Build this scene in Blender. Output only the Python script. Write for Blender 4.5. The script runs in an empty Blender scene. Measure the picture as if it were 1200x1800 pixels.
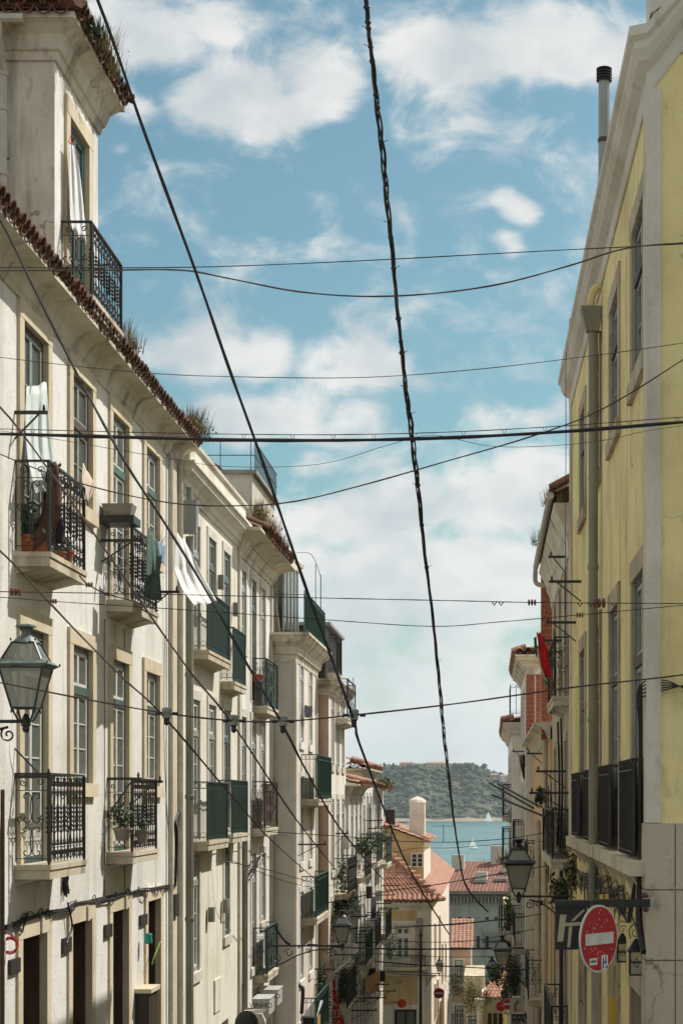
import bpy, math, random
from mathutils import Vector, Matrix
random.seed(7)
PI = math.pi
sc = bpy.context.scene
COL = sc.collection
# ---------------------------------------------------------------- camera, sky, sun, exposure
F = 3300.0            # focal length in photo pixels (photo 1200 x 1800)
VX, VY = 862.0, 1405.0  # where the street's direction meets the horizon
cam_d = bpy.data.cameras.new('camera'); cam = bpy.data.objects.new('camera', cam_d); COL.objects.link(cam)
cam.location = (0, 0, 0); cam.rotation_euler = (PI/2, 0, 0)
cam_d.sensor_fit = 'VERTICAL'; cam_d.sensor_height = 36; cam_d.lens = F/1800*36
cam_d.shift_x = -(VX-600)/1800; cam_d.shift_y = (VY-900)/1800
cam_d.clip_start = .1; cam_d.clip_end = 20000
sc.camera = cam
SUN = Vector((.374, .27, .56)).normalized()      # towards the sun
sun_el = math.asin(SUN.z); sun_az = math.atan2(SUN.x, SUN.y)
sd = bpy.data.lights.new('sun', 'SUN'); sd.energy = 2.8; sd.angle = math.radians(.5); sd.color = (1, .955, .89)
so = bpy.data.objects.new('sun', sd); COL.objects.link(so)
so.rotation_euler = SUN.to_track_quat('Z', 'Y').to_euler(); so.location = (0, 0, 60)
sc.view_settings.view_transform = 'Standard'; sc.view_settings.look = 'None'
sc.view_settings.exposure = 0.88; sc.view_settings.gamma = 1; sc.view_settings.use_curve_mapping = False

def pdir(x, y):
    return Vector(((x-VX)/F, 1, (VY-y)/F)).normalized()
def make_world():
    w = bpy.data.worlds.new('World'); sc.world = w; w.use_nodes = True
    nt = w.node_tree; N = nt.nodes; L = nt.links; N.clear()
    out = N.new('ShaderNodeOutputWorld'); bg = N.new('ShaderNodeBackground'); bg.inputs['Strength'].default_value = .11
    sky = N.new('ShaderNodeTexSky'); sky.sky_type = 'NISHITA'; sky.sun_disc = False
    sky.sun_elevation = sun_el; sky.sun_rotation = sun_az; sky.air_density = 1.0; sky.dust_density = 1.6; sky.ozone_density = 1.0
    tint = N.new('ShaderNodeMix'); tint.data_type = 'RGBA'; tint.blend_type = 'MULTIPLY'; tint.inputs[0].default_value = 1
    L.new(sky.outputs[0], tint.inputs[6]); tint.inputs[7].default_value = (.40, .55, .485, 1)
    tc = N.new('ShaderNodeTexCoord')
    sclv = N.new('ShaderNodeVectorMath'); sclv.operation = 'MULTIPLY'; sclv.inputs[1].default_value = (1, 1, 1.5)
    L.new(tc.outputs['Generated'], sclv.inputs[0])
    warp = N.new('ShaderNodeTexNoise'); warp.inputs['Scale'].default_value = 9; warp.inputs['Detail'].default_value = 3
    L.new(sclv.outputs[0], warp.inputs['Vector'])
    wsub = N.new('ShaderNodeVectorMath'); wsub.operation = 'MULTIPLY_ADD'
    L.new(warp.outputs['Color'], wsub.inputs[0]); wsub.inputs[1].default_value = (.07, .07, .05)
    wadd = N.new('ShaderNodeVectorMath'); wadd.operation = 'ADD'; wadd.inputs[1].default_value = (-.035, -.035, -.025)
    L.new(sclv.outputs[0], wadd.inputs[0]); L.new(wadd.outputs[0], wsub.inputs[2])
    # cloud banks: (x, y, radius) of each as seen down the street, as directions on the sky
    blobs = [(450, 150, 120, 1), (380, 170, 90, .9), (540, 130, 100, .95), (260, 60, 110, .9), (180, 40, 110, .9), (380, 20, 90, .8), (700, 80, 110, .9), (800, 100, 120, 1), (900, 60, 120, 1),
             (1000, 80, 130, 1), (1080, 90, 100, .95), (640, 40, 70, .6), (890, 410, 48, .75), (930, 360, 50, .7), (210, 265, 30, .55), (240, 180, 60, .55), (330, 600, 100, .9), (260, 610, 80, .9), (430, 620, 90, .8),
             (600, 630, 90, .85), (660, 640, 80, .8), (560, 660, 80, .7), (700, 570, 50, .4), (400, 740, 90, .8), (500, 720, 90, .7), (640, 735, 90, .5), (880, 730, 90, .5), (960, 730, 70, .6),
             (700, 880, 110, .95), (850, 880, 130, 1), (960, 860, 90, 1), (600, 920, 110, .95), (700, 980, 120, 1), (560, 1000, 110, .95), (820, 1000, 150, 1), (900, 1020, 130, 1),
             (650, 1080, 130, .85), (800, 1120, 140, .85), (700, 1290, 150, .9), (850, 1260, 130, .8), (650, 1190, 80, .55), (880, 1340, 160, 1), (620, 1340, 160, 1), (750, 1400, 170, 1), (450, 1380, 200, 1), (1000, 1380, 200, 1), (750, 1230, 150, .9), (560, 1180, 120, .8)]
    acc = None
    for (x, y, r, a) in blobs:
        d = pdir(x, y); d = Vector((d.x, d.y, d.z*1.5))
        dist = N.new('ShaderNodeVectorMath'); dist.operation = 'DISTANCE'; dist.inputs[1].default_value = d
        L.new(wsub.outputs[0], dist.inputs[0])
        mr = N.new('ShaderNodeMapRange'); mr.interpolation_type = 'SMOOTHSTEP'
        mr.inputs['From Min'].default_value = 0; mr.inputs['From Max'].default_value = r/F*(1.38 if y < 300 else 1.42 if y < 800 else 1.7)
        mr.inputs['To Min'].default_value = a; mr.inputs['To Max'].default_value = 0
        L.new(dist.outputs['Value'], mr.inputs['Value'])
        if acc is None: acc = mr.outputs[0]
        else:
            mx = N.new('ShaderNodeMath'); mx.operation = 'SMOOTH_MAX'; mx.inputs[2].default_value = .18
            L.new(acc, mx.inputs[0]); L.new(mr.outputs[0], mx.inputs[1]); acc = mx.outputs[0]
    # unseen cloud over the rest of the sky, thickened to lift the fill light
    gen = N.new('ShaderNodeTexNoise'); gen.inputs['Scale'].default_value = 3.2; gen.inputs['Detail'].default_value = 4
    L.new(sclv.outputs[0], gen.inputs['Vector'])
    gmr = N.new('ShaderNodeMapRange'); gmr.interpolation_type = 'SMOOTHSTEP'
    gmr.inputs['From Min'].default_value = .36; gmr.inputs['From Max'].default_value = .52; gmr.inputs['To Max'].default_value = 1.0
    L.new(gen.outputs['Fac'], gmr.inputs['Value'])
    fd = N.new('ShaderNodeVectorMath'); fd.operation = 'DISTANCE'; c = pdir(700, 700); fd.inputs[1].default_value = (c.x, c.y, c.z*1.5)
    L.new(sclv.outputs[0], fd.inputs[0])
    fm = N.new('ShaderNodeMapRange'); fm.interpolation_type = 'SMOOTHSTEP'; fm.inputs['From Min'].default_value = .36; fm.inputs['From Max'].default_value = .52
    L.new(fd.outputs['Value'], fm.inputs['Value'])
    gm = N.new('ShaderNodeMath'); gm.operation = 'MULTIPLY'; L.new(gmr.outputs[0], gm.inputs[0]); L.new(fm.outputs[0], gm.inputs[1])
    mx = N.new('ShaderNodeMath'); mx.operation = 'MAXIMUM'; L.new(acc, mx.inputs[0]); L.new(gm.outputs[0], mx.inputs[1]); acc = mx.outputs[0]
    det = N.new('ShaderNodeTexNoise'); det.inputs['Scale'].default_value = 26; det.inputs['Detail'].default_value = 12; det.inputs['Roughness'].default_value = .58; det.inputs['Distortion'].default_value = .35
    L.new(sclv.outputs[0], det.inputs['Vector'])
    ma = N.new('ShaderNodeMath'); ma.operation = 'MULTIPLY_ADD'; ma.inputs[1].default_value = 2.1; L.new(det.outputs['Fac'], ma.inputs[0])
    s2 = N.new('ShaderNodeMath'); s2.operation = 'MULTIPLY_ADD'; s2.inputs[1].default_value = 1.1; s2.inputs[2].default_value = -1.36; L.new(acc, s2.inputs[0])
    L.new(s2.outputs[0], ma.inputs[2])
    cm = N.new('ShaderNodeMapRange'); cm.interpolation_type = 'SMOOTHSTEP'; cm.inputs['From Min'].default_value = -.25; cm.inputs['From Max'].default_value = .5; cm.inputs['To Max'].default_value = .95
    L.new(ma.outputs[0], cm.inputs['Value'])
    shade = N.new('ShaderNodeTexNoise'); shade.inputs['Scale'].default_value = 17; shade.inputs['Detail'].default_value = 6
    sh_in = N.new('ShaderNodeVectorMath'); sh_in.operation = 'ADD'; sh_in.inputs[1].default_value = (.3, .1, .02); L.new(sclv.outputs[0], sh_in.inputs[0]); L.new(sh_in.outputs[0], shade.inputs['Vector'])
    cr = N.new('ShaderNodeValToRGB'); cr.color_ramp.elements[0].position = .36; cr.color_ramp.elements[0].color = (4.3, 4.6, 4.9, 1); cr.color_ramp.elements[1].position = .6; cr.color_ramp.elements[1].color = (6.7, 6.6, 6.3, 1)
    L.new(shade.outputs['Fac'], cr.inputs[0])
    # ramp colours clamp at 1 in some builds: scale separately
    cr.color_ramp.elements[0].color = (.60, .65, .68, 1); cr.color_ramp.elements[1].color = (.86, .86, .84, 1)
    sc8 = N.new('ShaderNodeVectorMath'); sc8.operation = 'SCALE'; sc8.inputs['Scale'].default_value = 5.0; L.new(cr.outputs[0], sc8.inputs[0])
    mix = N.new('ShaderNodeMix'); mix.data_type = 'RGBA'
    L.new(cm.outputs[0], mix.inputs[0]); L.new(tint.outputs[2], mix.inputs[6]); L.new(sc8.outputs[0], mix.inputs[7])
    sx = N.new('ShaderNodeSeparateXYZ'); L.new(tc.outputs['Generated'], sx.inputs[0])
    hm = N.new('ShaderNodeMapRange'); hm.interpolation_type = 'SMOOTHSTEP'; hm.inputs['From Min'].default_value = 0; hm.inputs['From Max'].default_value = .17; hm.inputs['To Min'].default_value = .72; hm.inputs['To Max'].default_value = 0; L.new(sx.outputs['Z'], hm.inputs['Value'])
    hmix = N.new('ShaderNodeMix'); hmix.data_type = 'RGBA'; L.new(hm.outputs[0], hmix.inputs[0]); L.new(mix.outputs[2], hmix.inputs[6]); hmix.inputs[7].default_value = (3.6, 4.0, 4.0, 1); mix = hmix
    L.new(mix.outputs[2], bg.inputs['Color']); L.new(bg.outputs[0], out.inputs[0])
make_world()

# ---------------------------------------------------------------- materials
M = {}
def nmat(name):
    m = bpy.data.materials.new(name); m.use_nodes = True; M[name] = m
    nt = m.node_tree; return m, nt, nt.nodes['Principled BSDF'], nt.nodes, nt.links
def mat(name, c, rough=.8, c2=None, scale=3, metal=0, bump=.0, bscale=60, stretch=(1, 1, 1), detail=5, spec=.5, lo=.35, hi=.65, c3=None, s3=.7):
    m, nt, b, N, L = nmat(name)
    b.inputs['Roughness'].default_value = rough; b.inputs['Metallic'].default_value = metal; b.inputs['Specular IOR Level'].default_value = spec
    b.inputs['Base Color'].default_value = (*c, 1)
    g = N.new('ShaderNodeNewGeometry')
    if c2:
        mp = N.new('ShaderNodeMapping'); mp.inputs['Scale'].default_value = stretch; L.new(g.outputs['Position'], mp.inputs[0])
        n = N.new('ShaderNodeTexNoise'); n.inputs['Scale'].default_value = scale; n.inputs['Detail'].default_value = detail; L.new(mp.outputs[0], n.inputs['Vector'])
        r = N.new('ShaderNodeValToRGB'); r.color_ramp.elements[0].position = lo; r.color_ramp.elements[1].position = hi
        r.color_ramp.elements[0].color = (*c, 1); r.color_ramp.elements[1].color = (*c2, 1); L.new(n.outputs['Fac'], r.inputs[0])
        last = r.outputs[0]
        if c3:
            n3 = N.new('ShaderNodeTexNoise'); n3.inputs['Scale'].default_value = scale*s3*3; n3.inputs['Detail'].default_value = 6; L.new(mp.outputs[0], n3.inputs['Vector'])
            r3 = N.new('ShaderNodeMapRange'); r3.inputs['From Min'].default_value = .55; r3.inputs['From Max'].default_value = .68; L.new(n3.outputs['Fac'], r3.inputs['Value'])
            mx = N.new('ShaderNodeMix'); mx.data_type = 'RGBA'; L.new(r3.outputs[0], mx.inputs[0]); L.new(last, mx.inputs[6]); mx.inputs[7].default_value = (*c3, 1); last = mx.outputs[2]
        L.new(last, b.inputs['Base Color'])
    if bump:
        nb = N.new('ShaderNodeTexNoise'); nb.inputs['Scale'].default_value = bscale; nb.inputs['Detail'].default_value = 4; L.new(g.outputs['Position'], nb.inputs['Vector'])
        bp = N.new('ShaderNodeBump'); bp.inputs['Strength'].default_value = bump; bp.inputs['Distance'].default_value = .01; L.new(nb.outputs['Fac'], bp.inputs['Height']); L.new(bp.outputs[0], b.inputs['Normal'])
    return m
def plaster(name, c, dirt=(.32, .28, .2), amt=.5, streak=.5, patch=None):
    """lime render: mottling, rain streaks, old repairs and grain"""
    m, nt, b, N, L = nmat(name); b.inputs['Roughness'].default_value = .92; b.inputs['Specular IOR Level'].default_value = .2
    g = N.new('ShaderNodeNewGeometry')
    def noise(scale, stretch, detail=5, off=0):
        mp = N.new('ShaderNodeMapping'); mp.inputs['Scale'].default_value = stretch; mp.inputs['Location'].default_value = (off, off*1.3, off*.7); L.new(g.outputs['Position'], mp.inputs[0])
        n = N.new('ShaderNodeTexNoise'); n.inputs['Scale'].default_value = scale; n.inputs['Detail'].default_value = detail; n.inputs['Roughness'].default_value = .6; L.new(mp.outputs[0], n.inputs['Vector']); return n.outputs['Fac']
    def rng(s, a, z, to):
        r = N.new('ShaderNodeMapRange'); r.interpolation_type = 'SMOOTHSTEP'; r.inputs['From Min'].default_value = a; r.inputs['From Max'].default_value = z; r.inputs['To Max'].default_value = to; L.new(s, r.inputs['Value']); return r.outputs[0]
    def mixc(f, a, col):
        mx = N.new('ShaderNodeMix'); mx.data_type = 'RGBA'; L.new(f, mx.inputs[0])
        if isinstance(a, tuple): mx.inputs[6].default_value = (*a, 1)
        else: L.new(a, mx.inputs[6])
        mx.inputs[7].default_value = (*col, 1); return mx.outputs[2]
    k = mixc(rng(noise(.9, (1, 1, 1), 8), .38, .66, .6*amt+.3), tuple(c), tuple(x*y for x, y in zip(c, (.78, .76, .70))))
    k = mixc(rng(noise(2.2, (1, 1, .12), 5, 3), .5, .7, .85*streak), k, dirt)
    k = mixc(rng(noise(1.4, (1, 1, .7), 8, 9), .6, .72, .5*amt), k, patch or tuple(min(1, x*1.12) for x in c))
    k = mixc(rng(noise(7, (1, 1, .5), 10, 5), .56, .68, .6*amt), k, tuple(x*.6 for x in c))
    k = mixc(rng(noise(45, (1, 1, 1), 3, 2), .45, .8, .25), k, tuple(x*.7 for x in c))
    wn = N.new('ShaderNodeTexNoise'); wn.inputs['Scale'].default_value = 3; wn.inputs['Detail'].default_value = 5; L.new(g.outputs['Position'], wn.inputs['Vector'])
    va = N.new('ShaderNodeVectorMath'); va.operation = 'MULTIPLY_ADD'; va.inputs[1].default_value = (.7, .7, .7); L.new(wn.outputs['Color'], va.inputs[0]); L.new(g.outputs['Position'], va.inputs[2])
    vo = N.new('ShaderNodeTexVoronoi'); vo.feature = 'DISTANCE_TO_EDGE'; vo.inputs['Scale'].default_value = .55; L.new(va.outputs[0], vo.inputs['Vector'])
    cr = N.new('ShaderNodeMapRange'); cr.inputs['From Min'].default_value = .002; cr.inputs['From Max'].default_value = .010; cr.inputs['To Min'].default_value = .7; cr.inputs['To Max'].default_value = 0; L.new(vo.outputs['Distance'], cr.inputs['Value'])
    cm_ = N.new('ShaderNodeMath'); cm_.operation = 'MULTIPLY'; L.new(cr.outputs[0], cm_.inputs[0]); L.new(rng(noise(.8, (1, 1, 1), 3, 21), .5, .62, amt), cm_.inputs[1])
    k = mixc(cm_.outputs[0], k, tuple(x*.35 for x in c))
    L.new(k, b.inputs['Base Color'])
    nb = N.new('ShaderNodeTexNoise'); nb.inputs['Scale'].default_value = 22; nb.inputs['Detail'].default_value = 8; L.new(g.outputs['Position'], nb.inputs['Vector'])
    bp = N.new('ShaderNodeBump'); bp.inputs['Strength'].default_value = .5; bp.inputs['Distance'].default_value = .014; L.new(nb.outputs['Fac'], bp.inputs['Height']); L.new(bp.outputs[0], b.inputs['Normal'])
    return m
plaster('white_render', (.76, .745, .70), (.36, .33, .27), amt=.6, streak=.55)
plaster('cream_render', (.77, .735, .625), (.36, .31, .2), amt=.5, streak=.5)
plaster('yellow_render', (.82, .70, .355), (.36, .31, .17), amt=.9, streak=.9, patch=(.84, .76, .47))
plaster('grey_render', (.56, .53, .46), amt=.5, streak=.6)
plaster('peach_render', (.66, .46, .26), (.3, .22, .14), amt=.5, streak=.5)
plaster('pink_render', (.52, .37, .29), (.25, .18, .13), amt=.6, streak=.6)
plaster('pale_render', (.77, .73, .645), (.34, .28, .19), amt=.5, streak=.45)
plaster('rose_render', (.74, .655, .565), (.4, .3, .22), amt=.4, streak=.4)
plaster('ochre_render', (.54, .42, .23), (.3, .22, .12), amt=.7, streak=.6)
plaster('sea_render', (.33, .36, .32), (.18, .2, .18), amt=.8, streak=.5)
plaster('old_render', (.52, .46, .34), (.22, .18, .11), amt=.9, streak=.9)
plaster('trim_render', (.66, .615, .51), (.14, .11, .075), amt=1.2, streak=.9)
plaster('warm_stone', (.66, .57, .42), (.3, .23, .14), amt=.7, streak=.3)
plaster('pale_stone', (.64, .60, .52), (.28, .23, .16), amt=.8, streak=.5)
plaster('grey_stone', (.50, .43, .33), (.17, .115, .065), amt=1.4, streak=1.1)
plaster('slab_stone', (.60, .54, .42), (.16, .13, .08), amt=.9, streak=.8)
mat('iron', (.012, .014, .013), .5, (.03, .024, .018), 25)
mat('green_iron', (.018, .05, .04), .5, (.03, .07, .055), 20)
mat('green_paint', (.045, .085, .075), .45, (.07, .12, .105), 12)
mat('grey_paint', (.22, .25, .23), .5, (.3, .32, .3), 10)
mat('white_paint', (.68, .68, .64), .45, (.56, .55, .5), 9)
mat('brown_paint', (.10, .05, .03), .6, (.05, .03, .02), 8, stretch=(1, 1, .2))
mat('dark_wood', (.02, .018, .014), .6, (.045, .03, .02), 6, stretch=(1, 1, .2))
mat('curtain_cloth', (.5, .52, .48), .9, (.62, .62, .58), 2)
mat('white_cloth', (.78, .78, .77), .9, (.68, .68, .66), 5, bump=.1, bscale=200)
mat('sheer_cloth', (.66, .70, .66), .9, (.55, .60, .57), 5)
mat('green_cloth', (.06, .11, .095), .95, (.09, .15, .13), 8)
mat('beige_cloth', (.6, .5, .4), .9, (.5, .4, .32), 8)
mat('brown_cloth', (.08, .035, .022), .9, (.14, .07, .045), 14)
mat('black_cloth', (.015, .013, .018), .9, (.03, .02, .03), 8)
mat('red_cloth', (.72, .018, .018), .85, (.42, .015, .02), 6)
mat('flag_green', (.03, .2, .09), .85)
mat('blue_cloth', (.25, .33, .42), .9)
mat('rust_cloth', (.36, .15, .04), .9, (.45, .22, .07), 9)
mat('tile', (.30, .13, .07), .9, (.16, .085, .05), 5, bump=.5, bscale=40, c3=(.07, .06, .035), s3=1.2)
mat('old_tile', (.20, .085, .05), .95, (.085, .055, .035), 4, bump=.6, bscale=40, c3=(.05, .05, .028), s3=1.3)
mat('bright_tile', (.42, .21, .14), .9, (.25, .12, .08), 4, bump=.5, bscale=30, c3=(.42, .33, .25))
mat('brown_tile', (.28, .12, .085), .9, (.2, .1, .075), 2, bump=.4, c3=(.32, .2, .15))
mat('brick', (.36, .10, .055), .9, (.25, .07, .045), 9, bump=.5, bscale=60)
mat('mortar', (.5, .46, .38), .95, (.38, .33, .26), 12, bump=.4)
mat('zinc', (.24, .25, .24), .5, (.33, .34, .32), 6, metal=.4, stretch=(1, 1, .2))
mat('pipe_paint', (.17, .17, .13), .6, (.25, .24, .19), 4, stretch=(1, 1, .3))
mat('cream_pipe', (.5, .48, .4), .6, (.4, .37, .3), 5)
mat('yellow_pipe', (.55, .38, .06), .5)
mat('rubber', (.012, .010, .013), .6)
mat('grey_rubber', (.09, .07, .06), .6, (.05, .04, .035), 15)
mat('rusty_wire', (.05, .022, .016), .7, (.09, .045, .03), 15)
mat('porcelain', (.22, .24, .20), .3, (.15, .17, .14), 30)
mat('ceramic_red', (.12, .03, .02), .4)
mat('pot', (.42, .13, .05), .8, (.33, .1, .04), 10)
mat('planter', (.2, .17, .14), .8, (.28, .25, .2), 6)
mat('leaf', (.045, .085, .02), .6, (.09, .13, .035), 20)
mat('leaf_dark', (.015, .035, .012), .6, (.03, .06, .02), 20)
mat('leaf_blue', (.03, .07, .055), .6, (.05, .1, .07), 20)
mat('dry_leaf', (.22, .15, .06), .8, (.12, .12, .04), 20)
mat('dry_grass', (.3, .22, .11), .8, (.16, .15, .05), 20)
mat('flower', (.5, .05, .05), .6); mat('flower_pink', (.5, .25, .4), .6)
mat('lamp_green', (.06, .085, .075), .5, (.15, .19, .165), 12)
mat('black_paint', (.01, .011, .01), .4)
mat('meter_box', (.03, .026, .024), .5)
mat('sign_red', (.42, .012, .02), .4, (.34, .01, .02), 9)
mat('sign_orange', (.8, .09, .02), .45)
mat('sign_white', (.62, .62, .56), .45, (.5, .5, .44), 14)
mat('sign_grey', (.36, .35, .31), .6, (.3, .3, .26), 9)
mat('sign_beige', (.42, .37, .24), .6)
mat('sticker_white', (.7, .68, .62), .5); mat('sticker_blue', (.06, .1, .35), .5)
mat('metal_box', (.5, .5, .47), .5, (.4, .4, .37), 5)
mat('teal_plastic', (.02, .25, .22), .5); mat('red_plastic', (.5, .03, .02), .5); mat('lime_plastic', (.2, .4, .08), .5)
mat('dark_screen', (.010, .032, .024), .8, (.02, .055, .042), 14)
mat('green_net', (.03, .12, .06), .8, (.045, .16, .085), 12)
mat('black_net', (.012, .013, .012), .85, (.02, .02, .018), 40, bump=.4, bscale=90)
mat('reed', (.10, .06, .035), .85, (.05, .03, .02), 30)
mat('asphalt', (.24, .22, .19), .9, (.1, .09, .08), 3, bump=.5)
mat('paving', (.3, .28, .24), .85, (.2, .19, .16), 6, bump=.5)
mat('earth', (.12, .1, .06), .95, (.07, .08, .035), .05)
mat('skin', (.30, .16, .10), .6); mat('hair', (.008, .007, .006), .6); mat('shirt', (.1, .1, .12), .9); mat('trousers', (.03, .035, .05), .9)
mat('sail', (.8, .8, .76), .8); M['sail'].node_tree.nodes['Principled BSDF'].inputs['Transmission Weight'].default_value = 0; mat('hull', (.6, .6, .58), .5)
mat('wood_hill', (.035, .055, .03), .95, (.085, .09, .05), .018, detail=8, lo=.4, hi=.6, c3=(.13, .11, .065), s3=.5)
mat('crown_green', (.03, .055, .028), .95, (.062, .082, .038), .03, detail=9, lo=.38, hi=.62, c3=(.05, .085, .045), s3=.8)
mat('cliff', (.2, .15, .1), .95, (.12, .1, .06), .04)
mat('sand', (.27, .21, .14), .95, (.22, .19, .13), .05)
mat('bark', (.08, .06, .045), .9)
mat('concrete', (.2, .19, .17), .9, (.28, .27, .24), 3)
mat('azulejo', (.42, .38, .36), .4, (.25, .17, .18), 26, lo=.45, hi=.52)
def glass(name, tint, transp):
    m, nt, b, N, L = nmat(name); N.remove(b); out = N['Material Output']
    t = N.new('ShaderNodeBsdfTransparent'); t.inputs[0].default_value = (*tint, 1); gl = N.new('ShaderNodeBsdfGlossy'); gl.inputs['Roughness'].default_value = .06
    df = N.new('ShaderNodeBsdfDiffuse'); df.inputs[0].default_value = (.45, .48, .43, 1)
    fr = N.new('ShaderNodeFresnel'); fr.inputs[0].default_value = 1.5
    m1 = N.new('ShaderNodeMixShader'); m1.inputs[0].default_value = transp; L.new(t.outputs[0], m1.inputs[1]); L.new(df.outputs[0], m1.inputs[2])
    m2 = N.new('ShaderNodeMixShader'); L.new(fr.outputs[0], m2.inputs[0]); L.new(m1.outputs[0], m2.inputs[1]); L.new(gl.outputs[0], m2.inputs[2]); L.new(m2.outputs[0], out.inputs[0])
glass('glass', (.85, .9, .88), .25); glass('lamp_glass', (.9, .9, .84), .38)
def sail_mat():
    m = M['sail']; N = m.node_tree.nodes; L = m.node_tree.links; N.remove(N['Principled BSDF']); d = N.new('ShaderNodeBsdfDiffuse'); t = N.new('ShaderNodeBsdfTranslucent'); x = N.new('ShaderNodeMixShader')
    for q in (d, t): q.inputs[0].default_value = (.85, .85, .8, 1)
    L.new(d.outputs[0], x.inputs[1]); L.new(t.outputs[0], x.inputs[2]); L.new(x.outputs[0], N['Material Output'].inputs[0])
sail_mat()
def water_mat():
    m, nt, b, N, L = nmat('water'); b.inputs['Base Color'].default_value = (.05, .155, .165, 1); b.inputs['Roughness'].default_value = .25; b.inputs['Specular IOR Level'].default_value = .5
    g = N.new('ShaderNodeNewGeometry'); n = N.new('ShaderNodeTexNoise'); n.inputs['Scale'].default_value = .35; n.inputs['Detail'].default_value = 6; L.new(g.outputs['Position'], n.inputs['Vector'])
    bp = N.new('ShaderNodeBump'); bp.inputs['Strength'].default_value = 1; bp.inputs['Distance'].default_value = 2.0; L.new(n.outputs['Fac'], bp.inputs['Height']); L.new(bp.outputs[0], b.inputs['Normal'])
    n2 = N.new('ShaderNodeTexNoise'); n2.inputs['Scale'].default_value = .02; n2.inputs['Detail'].default_value = 8; L.new(g.outputs['Position'], n2.inputs['Vector']); r2 = N.new('ShaderNodeValToRGB'); r2.color_ramp.elements[0].position = .38; r2.color_ramp.elements[1].position = .62; r2.color_ramp.elements[0].color = (.038, .125, .125, 1); r2.color_ramp.elements[1].color = (.07, .185, .18, 1); L.new(n2.outputs['Fac'], r2.inputs[0]); L.new(r2.outputs[0], b.inputs['Base Color'])
water_mat()

# ---------------------------------------------------------------- mesh collecting and linking
class MB:
    def __init__(s): s.v = []; s.f = []; s.m = []; s.mats = []; s.cur = 0; s.smooth = False
    def use(s, name):
        if name not in s.mats: s.mats.append(name)
        s.cur = s.mats.index(name); return s
    def add(s, vs, fs):
        o = len(s.v); s.v += [tuple(p) for p in vs]
        for f in fs: s.f.append(tuple(i+o for i in f)); s.m.append(s.cur)
        return s
    def box(s, x0, x1, y0, y1, z0, z1):
        if x0 > x1: x0, x1 = x1, x0
        if y0 > y1: y0, y1 = y1, y0
        if z0 > z1: z0, z1 = z1, z0
        return s.add([(x0, y0, z0), (x1, y0, z0), (x1, y1, z0), (x0, y1, z0), (x0, y0, z1), (x1, y0, z1), (x1, y1, z1), (x0, y1, z1)],
                     [(0, 3, 2, 1), (4, 5, 6, 7), (0, 1, 5, 4), (1, 2, 6, 5), (2, 3, 7, 6), (3, 0, 4, 7)])
    def tube(s, pts, r, n=5, closed=False, cap=True):
        pts = [Vector(p) for p in pts]; k = len(pts)
        if k < 2: return s
        vs = []; up = None
        for i, p in enumerate(pts):
            if closed: t = pts[(i+1) % k]-pts[i-1]
            else: t = pts[min(i+1, k-1)]-pts[max(i-1, 0)]
            if t.length < 1e-9: t = Vector((0, 0, 1))
            t.normalize()
            if up is None: up = Vector((0, 0, 1)) if abs(t.z) < .9 else Vector((1, 0, 0))
            a = up-t*up.dot(t)
            if a.length < 1e-6: a = t.orthogonal()
            a.normalize(); b = t.cross(a); up = a
            rr = r[i] if isinstance(r, (list, tuple)) else r
            for j in range(n):
                an = 2*PI*(j+.5)/n; vs.append(p+a*(math.cos(an)*rr)+b*(math.sin(an)*rr))
        fs = []
        for i in range(k if closed else k-1):
            i2 = (i+1) % k
            for j in range(n): fs.append((i*n+j, i*n+(j+1) % n, i2*n+(j+1) % n, i2*n+j))
        if not closed and cap: fs.append(tuple(range(n-1, -1, -1))); fs.append(tuple((k-1)*n+j for j in range(n)))
        return s.add(vs, fs)
    def lathe(s, c, prof, n=12, axis='z'):
        vs = []
        for (r, h) in prof:
            for j in range(n):
                a = 2*PI*j/n
                if axis == 'z': vs.append((c[0]+r*math.cos(a), c[1]+r*math.sin(a), c[2]+h))
                else: vs.append((c[0]+h, c[1]+r*math.cos(a), c[2]+r*math.sin(a)))
        fs = [(i*n+j, i*n+(j+1) % n, (i+1)*n+(j+1) % n, (i+1)*n+j) for i in range(len(prof)-1) for j in range(n)]
        fs.append(tuple(range(n-1, -1, -1))); fs.append(tuple((len(prof)-1)*n+j for j in range(n)))
        return s.add(vs, fs)
    def prism(s, poly, a, axis, lo, hi):
        """extrude a 2-D polygon; axis 'x','y','z' is the extrusion direction"""
        def P(u, v, w):
            return {'x': (w, u, v), 'y': (u, w, v), 'z': (u, v, w)}[axis]
        n = len(poly); vs = [P(u, v, lo) for u, v in poly]+[P(u, v, hi) for u, v in poly]
        fs = [tuple(range(n)), tuple(range(2*n-1, n-1, -1))]+[(i, i+n, (i+1) % n+n, (i+1) % n) for i in range(n)]
        return s.add(vs, fs)
    def sweep(s, prof, path, closed=True):
        """profile points (out, up) carried along path [(pos, outdir)]"""
        n = len(prof); vs = []
        for p, o in path:
            for (a, b) in prof: vs.append((p[0]+o[0]*a, p[1]+o[1]*a, p[2]+b))
        fs = []
        for i in range(len(path)-1):
            for j in range(n if closed else n-1): fs.append((i*n+j, i*n+(j+1) % n, (i+1)*n+(j+1) % n, (i+1)*n+j))
        if closed: fs.append(tuple(range(n-1, -1, -1))); fs.append(tuple((len(path)-1)*n+j for j in range(n)))
        return s.add(vs, fs)
    def mesh(s, name):
        me = bpy.data.meshes.new(name); me.from_pydata(s.v, [], s.f)
        for m in s.mats: me.materials.append(M[m])
        me.polygons.foreach_set('material_index', s.m)
        if s.smooth: me.polygons.foreach_set('use_smooth', [True]*len(s.f))
        import bmesh
        bm = bmesh.new(); bm.from_mesh(me); bmesh.ops.recalc_face_normals(bm, faces=bm.faces); bm.to_mesh(me); bm.free()
        me.update(); return me
WM = {}   # world matrix of what has been placed
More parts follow.
